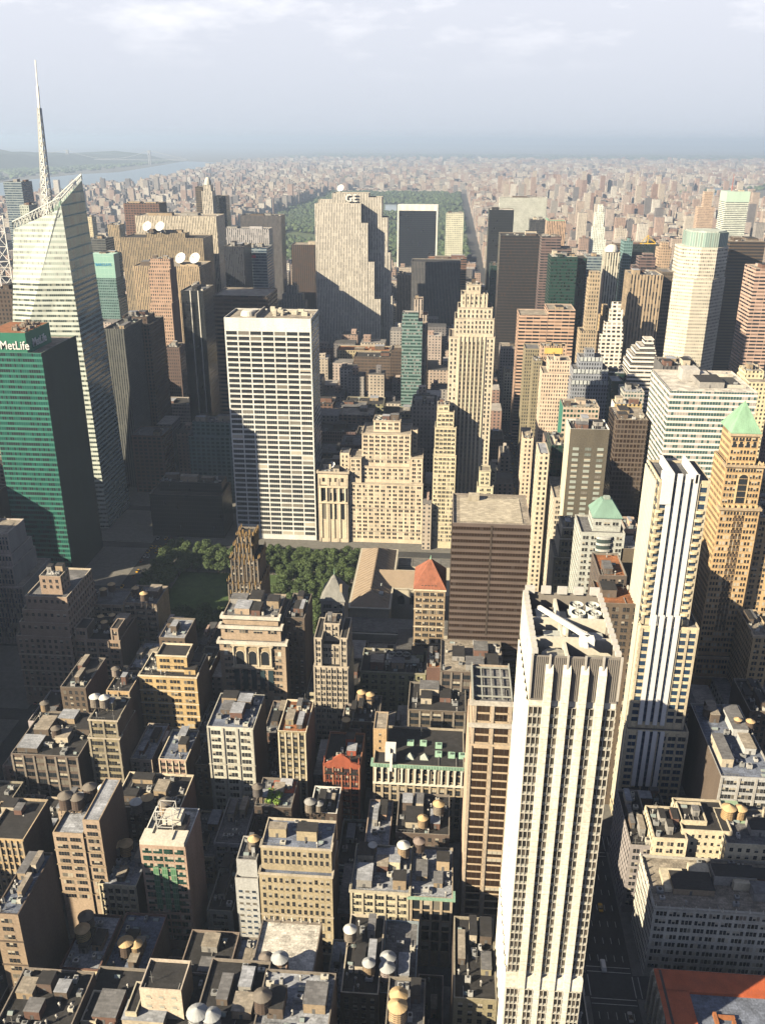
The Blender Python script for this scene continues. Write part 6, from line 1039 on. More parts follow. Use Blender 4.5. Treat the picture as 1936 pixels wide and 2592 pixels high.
# ---------------------------------------------------------------- white piered tower in front
def piered_tower():
    X0, X1, Y0, Y1, ZT = 24.51, 47.31, 200.0, 236.0, 195.11
    root = empty('piered_tower', ((X0+X1)/2, Y0, 0), 'tall white foreground tower with four broad vertical piers and a fin edged open roof', 'building'); BL['tow'] = root
    w = (X1-X0)/2; D = Y1-Y0; ZC = ZT-13.5; ZP = 81.02
    whm = plain((.78,.73,.64), .7, .3, .12, key='white_stone'); m = MB()
    m.box(-w, w, .6, D, ZP, ZC); m.box(-w-.3, w+.3, -.4, D+2, 0, ZP)
    bayw = 2*w/5; px = [-w+bayw*(k+1) for k in range(4)]
    m.build('core_wall', whm, root)
    m = MB()
    m.build if False else None
    for x in px:
        m = MB(); m.box(x-1.0, x+1.0, -.9, .599, 20, ZC+9, bottom=True); m.prism([(x-1.0,-.9),(x+1.0,-.9),(x+1.0,.599),(x-1.0,.599)], ZC+9.0, ZC+11.2, top_pts=[(x-1.0,.1),(x+1.0,.1),(x+1.0,.599),(x-1.0,.599)])
        for k in range(40): m.box(x-1.02, x+1.02, -.925, -.9, ZC-3.9*k-.05, ZC-3.9*k+.05, 1, bottom=True)
        m.build('pier', [whm, plain((.40,.37,.32), key='joint')], root)
    # parapet: deep louvred crown, hollow inside
    m = MB(); lv = plain((.24,.22,.20), .7, .12, .4, key='louvre_panel')
    m.box(-w, w, .2, .7, ZC, ZT, bottom=True); m.box(-w, w, D-.5, D, ZC, ZT); m.box(-w, -w+.5, .7, D-.5, ZC, ZT, 1); m.box(w-.5, w, .7, D-.5, ZC, ZT)
    for k in range(44): x = -w+2*w*(k+.5)/44; m.box(x-.06, x+.06, .05, .2, ZC+.5, ZT-.2)
    m.build('crown_screen', [lv, whm], root)
    for k in range(6):
        x = -w+bayw*k if k < 6 else w; m = MB(); m.box(x-.25, x+.25, -.4, .19, ZC+1, ZT+.7, bottom=True); m.build('crown_fin', plain((.45,.43,.4), .6, .1, key='fin'), root)
    for k in range(12):
        y = 2+k*(D-4)/11
        for s in (-1, 1): m = MB(); m.box(s*w-(1.5 if s > 0 else -.0), s*w+(0 if s > 0 else 1.5), y-.7, y+.7, ZT+.02, ZT+1.1); m.build('roof_fin', plain((.55,.54,.52), .6, .12, key='fin'), root)
    for k in range(5): x = -w+2+k*(2*w-4)/4; m = MB(); m.box(x-1.4, x+1.4, D-1.2, D-.1, ZT+.02, ZT+2.2); m.build('roof_fin', plain((.55,.54,.52), .6, .12, key='fin'), root)
    zr = ZT-5.5; m = MB(); m.quad((-w+.5,.7,zr),(w-.5,.7,zr),(w-.5,D-.5,zr),(-w+.5,D-.5,zr)); m.build('roof', plain((.30,.30,.30), .9, .4, .4, stain=False, key='roofing'), root)
    # inside the crown: cross beams, four round fans, ramp and ducts
    m = MB()
    for y in (10.5, 21): m.box(-w+.6, w-.6, y, y+1.0, zr, ZT-.6)
    m.box(-w+9, -w+9.8, .8, D-1, zr, ZT-1.5); m.build('roof_wall', plain((.6,.57,.5), .8, .15, key='roof_wall'), root)
    for a in (0, 1):
        for b2 in (0, 1):
            m = MB(); x, y = 4.4+a*4.5-.9, 24.8+b2*4.8; m.cyl(x, y, zr+2, ZT-.2, 2.0, 2.0, n=18, top=False); m.cyl(x, y, ZT-1.4, ZT-1.3, 1.95, n=18, mi=1)
            for q in range(6): m.bar((x, y, ZT-.9), (x+1.8*cos(q*pi/3), y+1.8*sin(q*pi/3), ZT-.9), .25)
            m.box(x-2.1, x+2.1, y-2.2, y+2.2, zr, zr+2.4); m.build('cooling_fan', [plain((.58,.6,.58), .4, .15, key='drum'), plain((.08,.08,.08), key='fan')], root)
    m = MB(); m.cyl(-5, 5, zr, ZT-2.5, 3.6, n=18, mi=0); m.cyl(6, 5.5, zr, ZT-4, 3, n=16); m.build('round_vent', plain((.35,.34,.3), .5, .3, key='vent'), root)
    for (x, y, a, b2, h) in ((-7, 14, 5, 4, 3), (-1, 15, 6, 3, 2.2), (5, 13, 4, 4, 3.4), (-8, 25, 3, 6, 2.6), (-2, 25, 3, 7, 1.4)):
        m = MB(); m.box(x, x+a, y, y+b2, zr, zr+h); m.build('roof_plant', plain((.5,.52,.5), .5, .2, key='roof_plant'), root)
    # windows: faceted bays, one per floor and bay
    gl = glassm((.03,.028,.026), .12); gl2 = glassm((.10,.085,.07), .2); fr = plain((.55,.53,.48), .6, .1, key='window_frame_pale')
    def bay_mesh(n, wd, v):
        m = MB(); st = wd/n
        for i in range(n):
            x = -wd/2+st*i; m.poly([(x+.08,-.55,-1.0),(x+st-.08,-.35,-1.0),(x+st-.08,-.12,1.0),(x+.08,-.30,1.0)], 0 if (i+v) % 3 else 2)
            m.box(x-.07, x+.07, -.62, 0, -1.7, 1.15, 1); m.poly([(x+.08,-.28,-1.75),(x+st-.08,-.28,-1.75),(x+st-.08,-.38,-1.02),(x+.08,-.56,-1.02)], 3 if (i+v) % 4 else 1)
        m.box(wd/2-.07, wd/2+.07, -.62, 0, -1.7, 1.15, 1); m.box(-wd/2, wd/2, -.4, 0, 1.0, 1.15, 1, bottom=True); m.box(-wd/2, wd/2, -.45, 0, -1.9, -1.75, 1, bottom=True)
        me = bpy.data.meshes.new('window_bay'); me.from_pydata(m.v, [], m.f); me.update()
        for q in (gl, fr, gl2, plain((.52,.52,.46), .4, .1, key='spandrel_glass')): me.materials.append(q)
        me.polygons.foreach_set('material_index', m.m); return me
    bm = {(n, v): bay_mesh(n, wd, v) for n, wd in ((3, bayw-.9), (2, bayw-2.1)) for v in range(3)}
    xcs = [(-w+(px[0]-1.0+w)/2+.1, 3), ((px[0]+px[1])/2, 2), ((px[1]+px[2])/2, 2), ((px[2]+px[3])/2, 2), (w-(w-px[3]-1.0)/2-.1, 3)]
    cnt = 0; rest = []; fh = 3.25; z = ZC-3.2; rr = random.Random(1)
    while z > ZP+2:
        for (x, n) in xcs:
            if cnt < 100:
                o = bpy.data.objects.new('window_bay', bm[(n, rr.randrange(3))]); C.objects.link(o); o.parent = root; o.location = (x, .55, z); cnt += 1
            else: rest.append((x, n, z, rr.randrange(3)))
        z -= fh
    z = ZP-6
    while z > 30:
        for (x, n) in xcs: rest.append((x, n, z, rr.randrange(3)))
        z -= fh
    m = MB()
    for (x, n, z, v) in rest:
        me = bm[(n, v)]; i0 = len(m.v); yy = .55 if z > ZP else -.42
        m.v += [(q.co.x+x, q.co.y+yy, q.co.z+z) for q in me.vertices]
        for p in me.polygons: m.f.append(tuple(i0+i for i in p.vertices)); m.m.append(p.material_index)
    o = m.build('window_bays', [gl, fr, gl2, plain((.52,.52,.46), .4, .1, key='spandrel_glass')], root); o['kind'] = 'stuff'
    # west flank: rippled white bays with narrow windows
    m = MB(); z = ZC-1; n = 9
    while z > 20:
        for k in range(n):
            y = .9+k*(D-1.4)/n; s = (D-1.4)/n
            x_ = -w if z > ZP+3 else -w-.3
            m.quad((x_,y+s,z-3.25),(x_-.55,y+s*.35,z-3.25),(x_-.55,y+s*.35,z),(x_,y+s,z), 0); m.quad((x_-.55,y+s*.35,z-3.25),(x_-.02,y,z-3.25),(x_-.02,y,z),(x_-.55,y+s*.35,z), 0)
            m.quad((x_-.12,y+s*.88,z-2.6),(x_-.53,y+s*.40,z-2.6),(x_-.53,y+s*.40,z-.7),(x_-.12,y+s*.88,z-.7), 1)
        z -= 3.25
    m.v = [(a-.02, b, c) for a, b, c in m.v]
    m.build('flank_bays', [whm, glassm((.16,.15,.13), .25)], root)
    t = empty('window_washing_crane', (root.location.x, Y0, ZT), 'long white crane arm lying across the open roof of the tall white piered tower', 'crane')
    m = MB(); A, B_ = (-7.8, 24, 1.4), (3.8, 8.0, 1.4)
    d = Vector(B_)-Vector(A); L_ = d.length; nrm = Vector((-d.y, d.x, 0)).normalized()
    for k in range(1): m.bar(A, B_, 1.0)
    m.bar(tuple(Vector(A)+nrm*.9), tuple(Vector(B_)+nrm*1.2), .35); m.build('arm', plain((.82,.82,.8), .5, .05, key='crane_white'), t)
    m = MB(); m.box(1.5, 5.2, 6.2, 8.6, -.5, 1.9); m.box(2.3, 3.3, 4.4, 6.2, .3, 1.2); m.build('counterweight', plain((.82,.82,.8), .5, .05, key='crane_white'), t)
    m = MB(); m.cyl(-1, 14.8, -5.4, .8, 1.1, n=10); m.build('turntable', plain((.6,.58,.5), .5, key='crane_base'), t)
piered_tower()

# ---------------------------------------------------------------- faceted glass tower with its lattice spire
def faceted_tower():
    zz = lambda p, q: (lambda z: p[0]+(q[0]-p[0])*(z-p[1])/(q[1]-p[1]))
    A = zz((-339.39, 252.96), (-351.76, 180.21)); B_ = zz((-298.91, 271.37), (-294.24, 70.76)); Cc = zz((-302.02, 286.73), (-292.98, 15.43))
    M_ = zz((-300.3, 270.12), (-328.15, 201.42))
    zA, zB, zC = 252.96, 271.37, 286.73
    root = empty('faceted_glass_tower', (-320, 700, 0), 'pale faceted glass tower with a sloping lattice roofline and white spire, left edge', 'building'); BL['fct'] = root
    P = lambda x, y, z: (x+320, y-700, z)
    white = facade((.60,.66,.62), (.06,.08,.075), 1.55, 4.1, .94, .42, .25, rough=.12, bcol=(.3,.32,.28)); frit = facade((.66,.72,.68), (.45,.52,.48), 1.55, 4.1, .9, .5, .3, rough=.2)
    dark = facade((.36,.44,.42), (.05,.075,.075), 1.55, 4.1, .94, .55, .1, rough=.08); pgl = facade((.42,.56,.50), (.22,.36,.31), 2.2, 8.2, .9, .85, .3, rough=.12)  # side facets darker than the front: shade put into the glass colours
    zk = 212.0
    def col(z): 
        mx_ = max(A(z)+2, min(B_(z)-.2, M_(z)))
        return (A(z), 700), (mx_, 697.0 if z < zA-6 else 699.6), (B_(z), 700), (Cc(z), 755), (A(z)-2, 757)
    body = MB(); zs = [0, 60, 120, 170, zk]
    for z0, z1 in zip(zs, zs[1:]):
        p, q = col(z0), col(z1)
        for i in range(5):
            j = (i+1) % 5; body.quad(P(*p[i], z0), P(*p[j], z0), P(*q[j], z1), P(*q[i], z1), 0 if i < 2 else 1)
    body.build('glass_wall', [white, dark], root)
    cr = MB(); p = col(zk); xm = (A(zk)+M_(zk))/2
    zM = zA+(zB-zA)*(M_(zA)-A(zA))/(B_(zA)-A(zA)) if M_(zA) > A(zA) else zA
    tA, tM, tB, tC, tD = (A(zA), 700, zA), (max(A(zA)+4, min(B_(zB)-3, M_(zM))), 699.2, zM), (B_(zB), 700, zB), (Cc(zC), 755, zC), (A(zA)-2, 757, zA+4)
    T = (tA, tM, tB, tC, tD)
    for i in range(5):
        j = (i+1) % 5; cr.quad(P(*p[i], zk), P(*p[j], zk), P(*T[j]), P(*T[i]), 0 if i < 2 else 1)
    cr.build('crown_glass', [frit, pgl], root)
    rf = MB(); rf.poly([P(a, b, c-5) for a, b, c in T]); rf.build('roof', plain((.4,.42,.4), key='roofing'), root)
    tr = MB()
    def truss(a, b, n, h):
        a, b = Vector(a), Vector(b); hv = Vector((0, 0, h)); tr.bar(tuple(a+hv), tuple(b+hv), .8)
        for k in range(n+1):
            q = a.lerp(b, k/n); tr.bar(tuple(q), tuple(q+hv), .35)
            if k < n: tr.bar(tuple(q), tuple(a.lerp(b, (k+1)/n)+hv), .3)
    truss(P(*tA), P(*tB), 14, 5.5); truss(P(*tB), P(*tC), 10, 4); truss(P(*tD), P(*tA), 8, 5); truss(P(*tC), P(*tD), 12, 5)
    tr.build('roof_lattice', plain((.72,.75,.72), .5, .08, key='white_steel'), root)
    # spire
    sp = MB(); bx, by, bz, tz = -321.19, 724, 269.07-14, 372.35; n = 15
    tx = -314.66; base = Vector(P(bx, by, bz)); tip = Vector(P(tx, by, tz))
    def ring(t): c = base.lerp(tip, t); r = 4.4*(1-t)**1.15+.35; return [c+Vector((r*cos(a*pi/2+.6), r*sin(a*pi/2+.6), 0)) for a in range(4)]
    for k in range(n):
        a, b = ring(k/n*.72), ring((k+1)/n*.72)
        for i in range(4):
            sp.bar(tuple(a[i]), tuple(b[i]), .75); sp.bar(tuple(a[i]), tuple(b[(i+1) % 4]), .4); sp.bar(tuple(a[i]), tuple(a[(i+1) % 4]), .4); sp.bar(tuple(a[(i+1) % 4]), tuple(b[i]), .35)
    c = base.lerp(tip, .70); sp.bar(tuple(c), tuple(base.lerp(tip, .85)), 1.5); sp.bar(tuple(base.lerp(tip, .84)), tuple(tip), .8)
    sp.bar(tuple(base), tuple(c), 1.1)
    sp.build('spire', plain((.80,.82,.80), .5, .05, key='white_steel'), root)
faceted_tower()
# antenna frame of the tower behind its left edge
root = empty('lattice_crowned_tower', (-412, 800, 0), 'dark tower with a white lattice antenna frame, cut by the left edge', 'building')
m = MB(); m.box(-18, 10, 0, 30, 0, 185); m.build('wall', facade(COL['dkgrey'], GLASS['blue'], 1.6, 3.9, .8, .6, .1), root)
m = MB()
for x in (-10, 3, 14):
    m.bar((x,4,150),(x,4,255.05), .9)
for z in range(150, int(255.05)-10, 13):
    for a, b in ((-10, 3), (3, 14)): m.bar((a,4,z),(b,4,z+13), .55); m.bar((b,4,z),(a,4,z+13), .55); m.bar((a,4,z+13),(b,4,z+13), .5)
m.build('antenna_frame', plain((.75,.76,.76), key='white_steel'), root)

# ---------------------------------------------------------------- octagonal granite tower with glass crown
def octagon():
    Yf = 1060.0; a = 281.02; b = 298.82; l1 = 263.24; l2 = 261.03; r1 = 315.18
    zt = 207.77; zc = 223.55
    root = empty('octagonal_tower', ((a+b)/2, Yf, 0), 'pale granite octagonal tower with a glass crown, upper right', 'building'); cx = (a+b)/2
    pts = [(a-cx,0),(b-cx,0),(r1-cx,16),(r1-cx,40),(b-cx,56),(a-cx,56),(l2-cx,42),(l2-cx,20),(l1-cx,11)]
    wm = MB(); wm.prism(pts, 0, zt); wm.build('wall', facade((.66,.62,.54), (.06,.06,.055), 2.05, 3.9, .6, .52, .45), root)
    cp = [(x*.84+(2.5), 28+(y-28)*.86) for x, y in pts]
    m = MB(); m.prism(cp, zt-.5, zc); m.build('glass_crown', facade((.45,.56,.52), (.24,.34,.32), 2.4, 40, .8, .98, .3, rough=.15), root)
    m = MB(); m.prism([(x*.9+.2, 28+(y-28)*.9) for x, y in cp], zc+.02, zc+1.2); m.build('roof', plain((.5,.56,.52), key='roofing'), root)
    m = MB(); m.prism([(x*1.16-3, 28+(y-28)*1.12) for x, y in pts], 0, zt-34); m.build('shoulder', facade((.66,.62,.54), (.08,.08,.07), 2.05, 3.9, .5, .5, .5), root)
octagon()

# ---------------------------------------------------------------- the library beside the park
def library():
    root = empty('library', (-40, 520, 0), 'long white stone library with tan hipped roofs beside the park', 'building')
    st = plain((.50,.46,.38), .85, .12, .1, key='marble'); rf = plain((.30,.235,.175), .9, .12, .25, stain=False, key='tan_roofing'); gr = plain((.17,.165,.16), .9, .2, .2, stain=False, key='roofing')
    P = lambda x, y: (x+40, y-520)
    xw0, xw1 = -60.4, -33.41; y0, y1 = 526.39, 619.49; xe = 6.0; ym0, ym1 = 556.82, 585.02
    def b(m, xa, xb, ya, yb, za, zb, mi=0): m.box(xa+40, xb+40, ya-520, yb-520, za, zb, mi)
    m = MB(); b(m, xw0, xw1, y0, y1, 0, 26); b(m, xw0-1, xw1+1, y0-1, y1+1, 26.01, 27, 0); b(m, xw1, -4, ym0, ym1, 0, 26); b(m, xw1+1.1, -4, ym0-.8, ym1+.8, 26.01, 26.8)
    b(m, xw0-1.5, 48, 503.32, y0-1.2, 0, 20); b(m, 22, 48, y0-1.1, y1, 0, 20.02); b(m, xw1+1, 21.9, y1-14, y1, 0, 19.9); b(m, -3.9, 21.9, ym0+2, ym1-2, 0, 21)
    b(m, xw0-2, 48.5, 503.32-.7, 503.32-.02, 17.5, 20.6)
    m.build('wall', st, root)
    def hip(m, xa, xb, ya, yb, z, h, ends=(1, 1), axis='y'):
        if axis == 'y':
            c = (xa+xb)/2; r = (xb-xa)/2; e0, e1 = ya+(r if ends[0] else 0), yb-(r if ends[1] else 0)
            Q = lambda x, y, zz: (x+40, y-520, zz)
            m.quad(Q(xa,yb,z),Q(xa,ya,z),Q(c,e0,z+h),Q(c,e1,z+h)); m.quad(Q(xb,ya,z),Q(xb,yb,z),Q(c,e1,z+h),Q(c,e0,z+h))
            m.tri(Q(xa,ya,z),Q(xb,ya,z),Q(c,e0,z+h)); m.tri(Q(xb,yb,z),Q(xa,yb,z),Q(c,e1,z+h))
        else:
            c = (ya+yb)/2; Q = lambda x, y, zz: (x+40, y-520, zz)
            m.quad(Q(xa,ya,z),Q(xb,ya,z),Q(xb,c,z+h),Q(xa,c,z+h)); m.quad(Q(xb,yb,z),Q(xa,yb,z),Q(xa,c,z+h),Q(xb,c,z+h)); m.tri(Q(xb,ya,z),Q(xb,yb,z),Q(xb,c,z+h)); m.tri(Q(xa,yb,z),Q(xa,ya,z),Q(xa,c,z+h))
    m = MB(); hip(m, xw0+.4, xw1-.4, y0+.4, y1-.4, 27.05, 7.5); m.build('hipped_roof', rf, root)
    m = MB(); hip(m, xw1-10, -4.5, ym0+.3, ym1-.3, 26.85, 7, axis='x'); m.build('hipped_roof', rf, root)
    m = MB(); m.bar(((xw0+xw1)/2+40, y0-520+14, 34.7), ((xw0+xw1)/2+40, y1-520-14, 34.7), .7); m.build('ridge', plain((.2,.15,.11), key='ridge'), root)
    m = MB()                                     # standing seams on the big roof
    for k in range(1, 22):
        yy = y0-520+4+k*4.2
        if yy < y1-520-6: m.bar((xw0+.5+40, yy, 27.2), ((xw0+xw1)/2+40, yy, 34.7), .16); m.bar((xw1-.5+40, yy, 27.2), ((xw0+xw1)/2+40, yy, 34.7), .16)
    m.build('roof_seam', plain((.22,.17,.125), key='seam'), root)
    m = MB()
    for (xa, xb, ya, yb, z) in ((xw0-1, 21.5, 503.32+2, y0-2, 20.05), (22.4, 47.6, 503.32+2, y1-.4, 20.07), (xw1+1.4, 21.5, y1-13.6, y1-.4, 19.95)):
        b(m, xa, xb, ya, yb, z-.02, z+.5)
        for k in range(1, 5): b(m, xa+(xb-xa)*k/5-.15, xa+(xb-xa)*k/5+.15, ya, yb, z+.5, z+.7)
    m.build('flat_roof', gr, root)
    for k in range(3):
        xc = xw1+6.5+k*8.5; m = MB(); r = 2.4; zt = 21
        if xc > -7: break
        m.poly([(xc-r+40,ym0-520-.05,14),(xc+r+40,ym0-520-.05,14)]+[(xc+r*cos(a*pi/8)+40,ym0-520-.05,zt-r+r*sin(a*pi/8)) for a in range(9)]); m.build('arched_window', glassm((.03,.03,.03)), root)
    for k in range(9):
        xc = xw0+4+k*8.5; m = MB(); yy = 503.32-520-.05
        for q in (-1.1, 1.1): m.box(xc+q-.7+40, xc+q+.7+40, yy-.06, yy, 10, 13.5); 
        m.build('window', glassm((.02,.02,.02)), root)
    for (x, y) in ((xw1-10, y0+24), (xw1-8, y0+12)):
        m = MB(); b(m, x, x+3, y, y+4, 27, 31.5); m.build('skylight', plain((.45,.47,.45), key='skylight_metal'), root)
library()

# ---------------------------------------------------------------- trees of the small park: each one a thing
TREES = []
def tree_proto(seed, n=980):
    rnd = random.Random(seed); h = rnd.uniform(9, 11)
    tr = MB(); tr.cyl(0, 0, 0, h*.6, .38, .2, n=7)
    cr = MB()
    for k in range(7):
        a = k*2.4+rnd.random(); r = rnd.uniform(1.2, 3.4) if k else 0; cz = h*rnd.uniform(.62, .98) if k else h*.95; s = rnd.uniform(2.0, 3.1)
        tr.bar((0, 0, h*.45), (r*cos(a)*.8, r*sin(a)*.8, cz-.8), .2)
        leaves(cr, r*cos(a), r*sin(a), cz, s, s, s*.75, n//7, .40, rnd)
    return tr, cr
def mk(name, mb, mat):
    me = bpy.data.meshes.new(name); me.from_pydata(mb.v, [], mb.f); me.update(); me.materials.append(mat); return me
PROTO = []
for s in range(5):
    t, c = tree_proto(s+40); PROTO.append((mk('trunk', t, plain((.10,.08,.06), key='bark')), mk('crown', c, LEAF)))
rr = random.Random(77)
def plant(x, y, label, group, sc=None):
    tm, cm = PROTO[rr.randrange(5)]; r = empty('plane_tree', (x, y, .2), label, 'tree', group, rr.uniform(0, 6)); s = sc or rr.uniform(.85, 1.25); r.scale = (s, s, s*rr.uniform(.9, 1.15))
    for nme, me in (('trunk', tm), ('crown', cm)):
        o = bpy.data.objects.new(nme, me); C.objects.link(o); o.parent = r
sheet('lawn', [(-205,548),(-122,548),(-122,622),(-205,622)], .26, plain((.055,.10,.025), .95, .3, .2, stain=False, key='lawn_grass'))
y = 522
while y < 657:
    x = -222
    while x < -70:
        px, py = x+rr.uniform(-2, 2), y+rr.uniform(-2, 2); x += 7.6
        if -204 < px < -124 and 552 < py < 618: continue
        if px > -60.4-6: continue
        east = px > -135
        plant(px, py, 'broad green plane tree in the sunlit grove west of the library' if east else 'dark green plane tree round the shaded park lawn', 'trees of the sunlit grove' if east else 'trees round the shaded lawn')
    y += 7.6
for k in range(9): plant(-55+k*11, 512, 'small street tree on the shaded street south of the library', 'street trees by the library', .7)

# ---------------------------------------------------------------- water tanks, dishes, cars, cranes, spire
for t in TANKS: water_tank(*t)
def dish(x, y, z, r, label, group='roof satellite dishes'):
    root = empty('satellite_dish', (x, y, z), label, 'satellite dish', group); m = MB(); n = 16
    c = Vector((0, -.2, r*1.1)); ax = Vector((-.25, -.8, .55)).normalized(); e = ax.cross(Vector((0,0,1))).normalized(); f = e.cross(ax)
    for a, b in ((0, .5), (.5, 1)):
        for k in range(n):
            q = []
            for (t, rad) in ((k, a), (k+1, a), (k+1, b), (k, b)): q.append(tuple(c+(e*cos(2*pi*t/n)+f*sin(2*pi*t/n))*r*rad+ax*(.35*r*rad*rad)))
            m.quad(*q)
    m.build('reflector', plain((.82,.82,.8), .5, .04, key='dish_white'), root)
    m = MB(); m.cyl(0, .3, 0, r*1.0, r*.18, n=6); m.bar(tuple(c), tuple(c+ax*r), r*.06); m.build('mount', plain((.5,.5,.5), key='steel'), root)
dish(-389.27, 1172, lastt('mgh')[4], 6.5, 'left white dish on the brown striped slab')
dish(-372.36, 1172, lastt('mgh')[4], 6.5, 'right white dish on the brown striped slab')
dish(-324.33, 1090, lastt('nws')[4], 7, 'left white dish on the lower beige striped tower')
dish(-306.77, 1090, lastt('nws')[4], 7, 'right white dish on the lower beige striped tower')
dish(-93.09, 700, lastt('salb')[4]-1, 2.6, 'lone white dish above the cream colonnaded block')
dish(-150.65, 1270, TIERS['ge'][5][4], 5, 'small white dish on top of the great stepped slab')
def car(x, y, col, label, group, rz=0, van=False):
    root = empty('parked_car' if False else ('van' if van else 'car'), (x, y, .06), label, 'van' if van else 'car', group, rz); L_, w, h = (5.6, 1.0, 1.15) if van else (4.5, .9, .75)
    m = MB(); m.prism([(-w,-L_/2+.2),(-w+.2,-L_/2),(w-.2,-L_/2),(w,-L_/2+.2),(w,L_/2-.3),(w-.25,L_/2),(-w+.25,L_/2),(-w,L_/2-.3)], .3, .3+h, bottom=True); m.build('body', plain(col, .35, .04, key='car_paint'), root)
    m = MB(); a, b = (-L_/2+.3, L_/2-1.3) if van else (-L_/2+.8, L_/2-1.4); m.prism([(-w+.08,a),(w-.08,a),(w-.08,b),(-w+.08,b)], .3+h, .3+h+(.9 if van else .55), top_pts=[(-w+.22,a+.3),(w-.22,a+.3),(w-.22,b-.5),(-w+.22,b-.5)]); m.build('cabin', [glassm((.02,.02,.025))] if not van else [plain(col, .35, .04, key='car_paint')], root)
    for sx_ in (-1, 1):
        for sy in (-1, 1):
            m = MB(); n = 10; yy = sy*L_*.3
            m.poly([(sx_*w*1.01, yy+.33*cos(2*pi*k/n)*sx_, .33+.33*sin(2*pi*k/n)) for k in range(n)]); m.build('wheel', plain((.02,.02,.02), key='tyre'), root)
car(73.0, 275, (.75,.75,.75), 'white van driving alone down the shaded avenue', None, 0, True)
rr = random.Random(21); yel = (.75,.42,.03)
car(69.5, 232, (.04,.04,.045), 'black car low on the shaded avenue beside the tall white tower', None)
car(76.5, 306, yel, 'yellow car on the shaded avenue beyond the white van', None); car(80.0, 252, (.45,.45,.46), 'silver car waiting near the crossing by the low orange roofed store', None)
car(72.8, 331, (.5,.5,.5), 'grey car furthest up the shaded avenue before it is hidden', None)
cols = [yel, yel, yel, (.05,.05,.05), (.5,.5,.5), (.7,.7,.7), (.25,.03,.03), (.08,.1,.2)]
names = {yel: 'yellow', (.05,.05,.05): 'black', (.5,.5,.5): 'silver', (.7,.7,.7): 'white', (.25,.03,.03): 'dark red', (.08,.1,.2): 'dark blue'}
k = 0
for y in range(505, 1010, 9):
    for lane in (67.2, 70, 73.3, 76.7, 80, 82.8):
        if rr.random() < .42:
            c = rr.choice(cols); nm = names[c]; car(lane, y+rr.uniform(-2, 2), c, nm+' car in the traffic far down the avenue canyon', nm+' cars on the avenue', 0); k += 1
for x in range(-225, 60, 9):
    if rr.random() < .5:
        c = rr.choice(cols); nm = names[c]; car(x, 507+rr.choice((-2.5, 2.5)), c, nm+' car on the shaded cross street by the park', nm+' cars by the park', pi/2)
for y in range(430, 690, 9):
    for lane in (-243, -240, -236, -232.5):
        if rr.random() < .4:
            c = rr.choice(cols); nm = names[c]; car(lane, y, c, nm+' car on the avenue along the west side of the park', nm+' cars west of the park', 0)
# church spires
root = empty('church', (87.04, 1345, 0), 'stone cathedral with a slender pale spire beside the avenue canyon', 'church')
m = MB(); m.box(-8, 8, 0, 90, 0, 34); m.prism([(-8,0),(8,0),(8,90),(-8,90)], 34, 48, top_pts=[(0,0),(.01,0),(.01,90),(0,90)]); m.build('nave', plain(COL['ltgrey'], key='masonry'), root)
m = MB(); m.box(-4, 4, -6, 2, 0, 58); m.cyl(0, -2, 58, 94.35, 4.6, .2, n=8, top=False); m.build('spire', plain((.62,.57,.48), key='spire_stone'), root)
# tower crane on the dark block
root = empty('tower_crane', (315.53, 1515, lastt('crn')[4]-1), 'yellow crane on the roof of the wide dark block', 'crane'); m = MB()
m.bar((0,0,0),(0,0,14), 1.2); m.bar((0,0,10),(13,0,2), .9); m.bar((0,0,14),(13,0,2), .5); m.bar((-9,0,4),(0,0,14), .9); m.bar((-12,0,1),(14,0,1), 1.4); m.build('boom', plain((.7,.45,.05), key='crane_yellow'), root)
# suspension bridge far up the river
root = empty('suspension_bridge', (-4374.37, 12302.77, 0), 'faint grey suspension bridge far up the river', 'bridge'); m = MB()
for x in (-700, 400): m.box(x-16, x-6, -15, 15, 0, 184); m.box(x+6, x+16, -15, 15, 0, 184); m.box(x-6, x+6, -15, 15, 150, 180, bottom=True); m.box(x-6, x+6, -15, 15, 60, 76, bottom=True)
m.build('pylon', plain((.4,.42,.44), key='steel'), root)
m = MB(); m.box(-1500, 900, -16, 16, 64, 70, bottom=True); m.build('deck', plain((.35,.36,.38), key='steel'), root)
m = MB(); pr = None
for k in range(41):
    x = -1500+k*60; 
    if x < -700: z = 70+110*((x+1500)/800)
    elif x < 400: t = (x+150)/550; z = 78+104*t*t
    else: z = 182-110*(x-400)/500
    if pr: m.bar(pr, (x, 0, z), 4)
    pr = (x, 0, z)
m.build('cable', plain((.4,.42,.44), key='steel'), root)

# ---------------------------------------------------------------- the big park's woods, and the city to the horizon
rr = random.Random(5); import bmesh
ico = bmesh.new(); bmesh.ops.create_icosphere(ico, subdivisions=1, radius=1.0); IV = [v.co.copy() for v in ico.verts]; IF = [tuple(v.index for v in f.verts) for f in ico.faces]; ico.free()
m = MB()
def blob(m, x, y, z, r, h, rnd, mi=0):
    i0 = len(m.v)
    for v in IV: q = rnd.uniform(.75, 1.25); m.v.append((x+v.x*r*q, y+v.y*r*q, z+v.z*h*q))
    for f in IF: m.f.append((i0+f[0], i0+f[1], i0+f[2])); m.m.append(mi)
cnt = 0
RES = (-420, -255, 4380, 5020)
while cnt < 9500:
    x, y = rr.uniform(-780, 52), 2060+4050*rr.random()**1.25
    if RES[0]-10 < x < RES[1]+10 and RES[2] < y < RES[3]: continue
    clear = sin(x*.011+1)*sin(y*.0043)+.35*sin(x*.03+y*.017)
    if clear > .72: continue
    r = rr.uniform(6, 13); blob(m, x, y, rr.uniform(8, 13), r, r*.8, rr, rr.randrange(3)); cnt += 1
o = m.build('park_woods', [leafmat((.032,.055,.020), 'wood_leaves'), leafmat((.024,.045,.018), 'wood_leaves'), leafmat((.045,.068,.024), 'wood_leaves')]); o['kind'] = 'stuff'
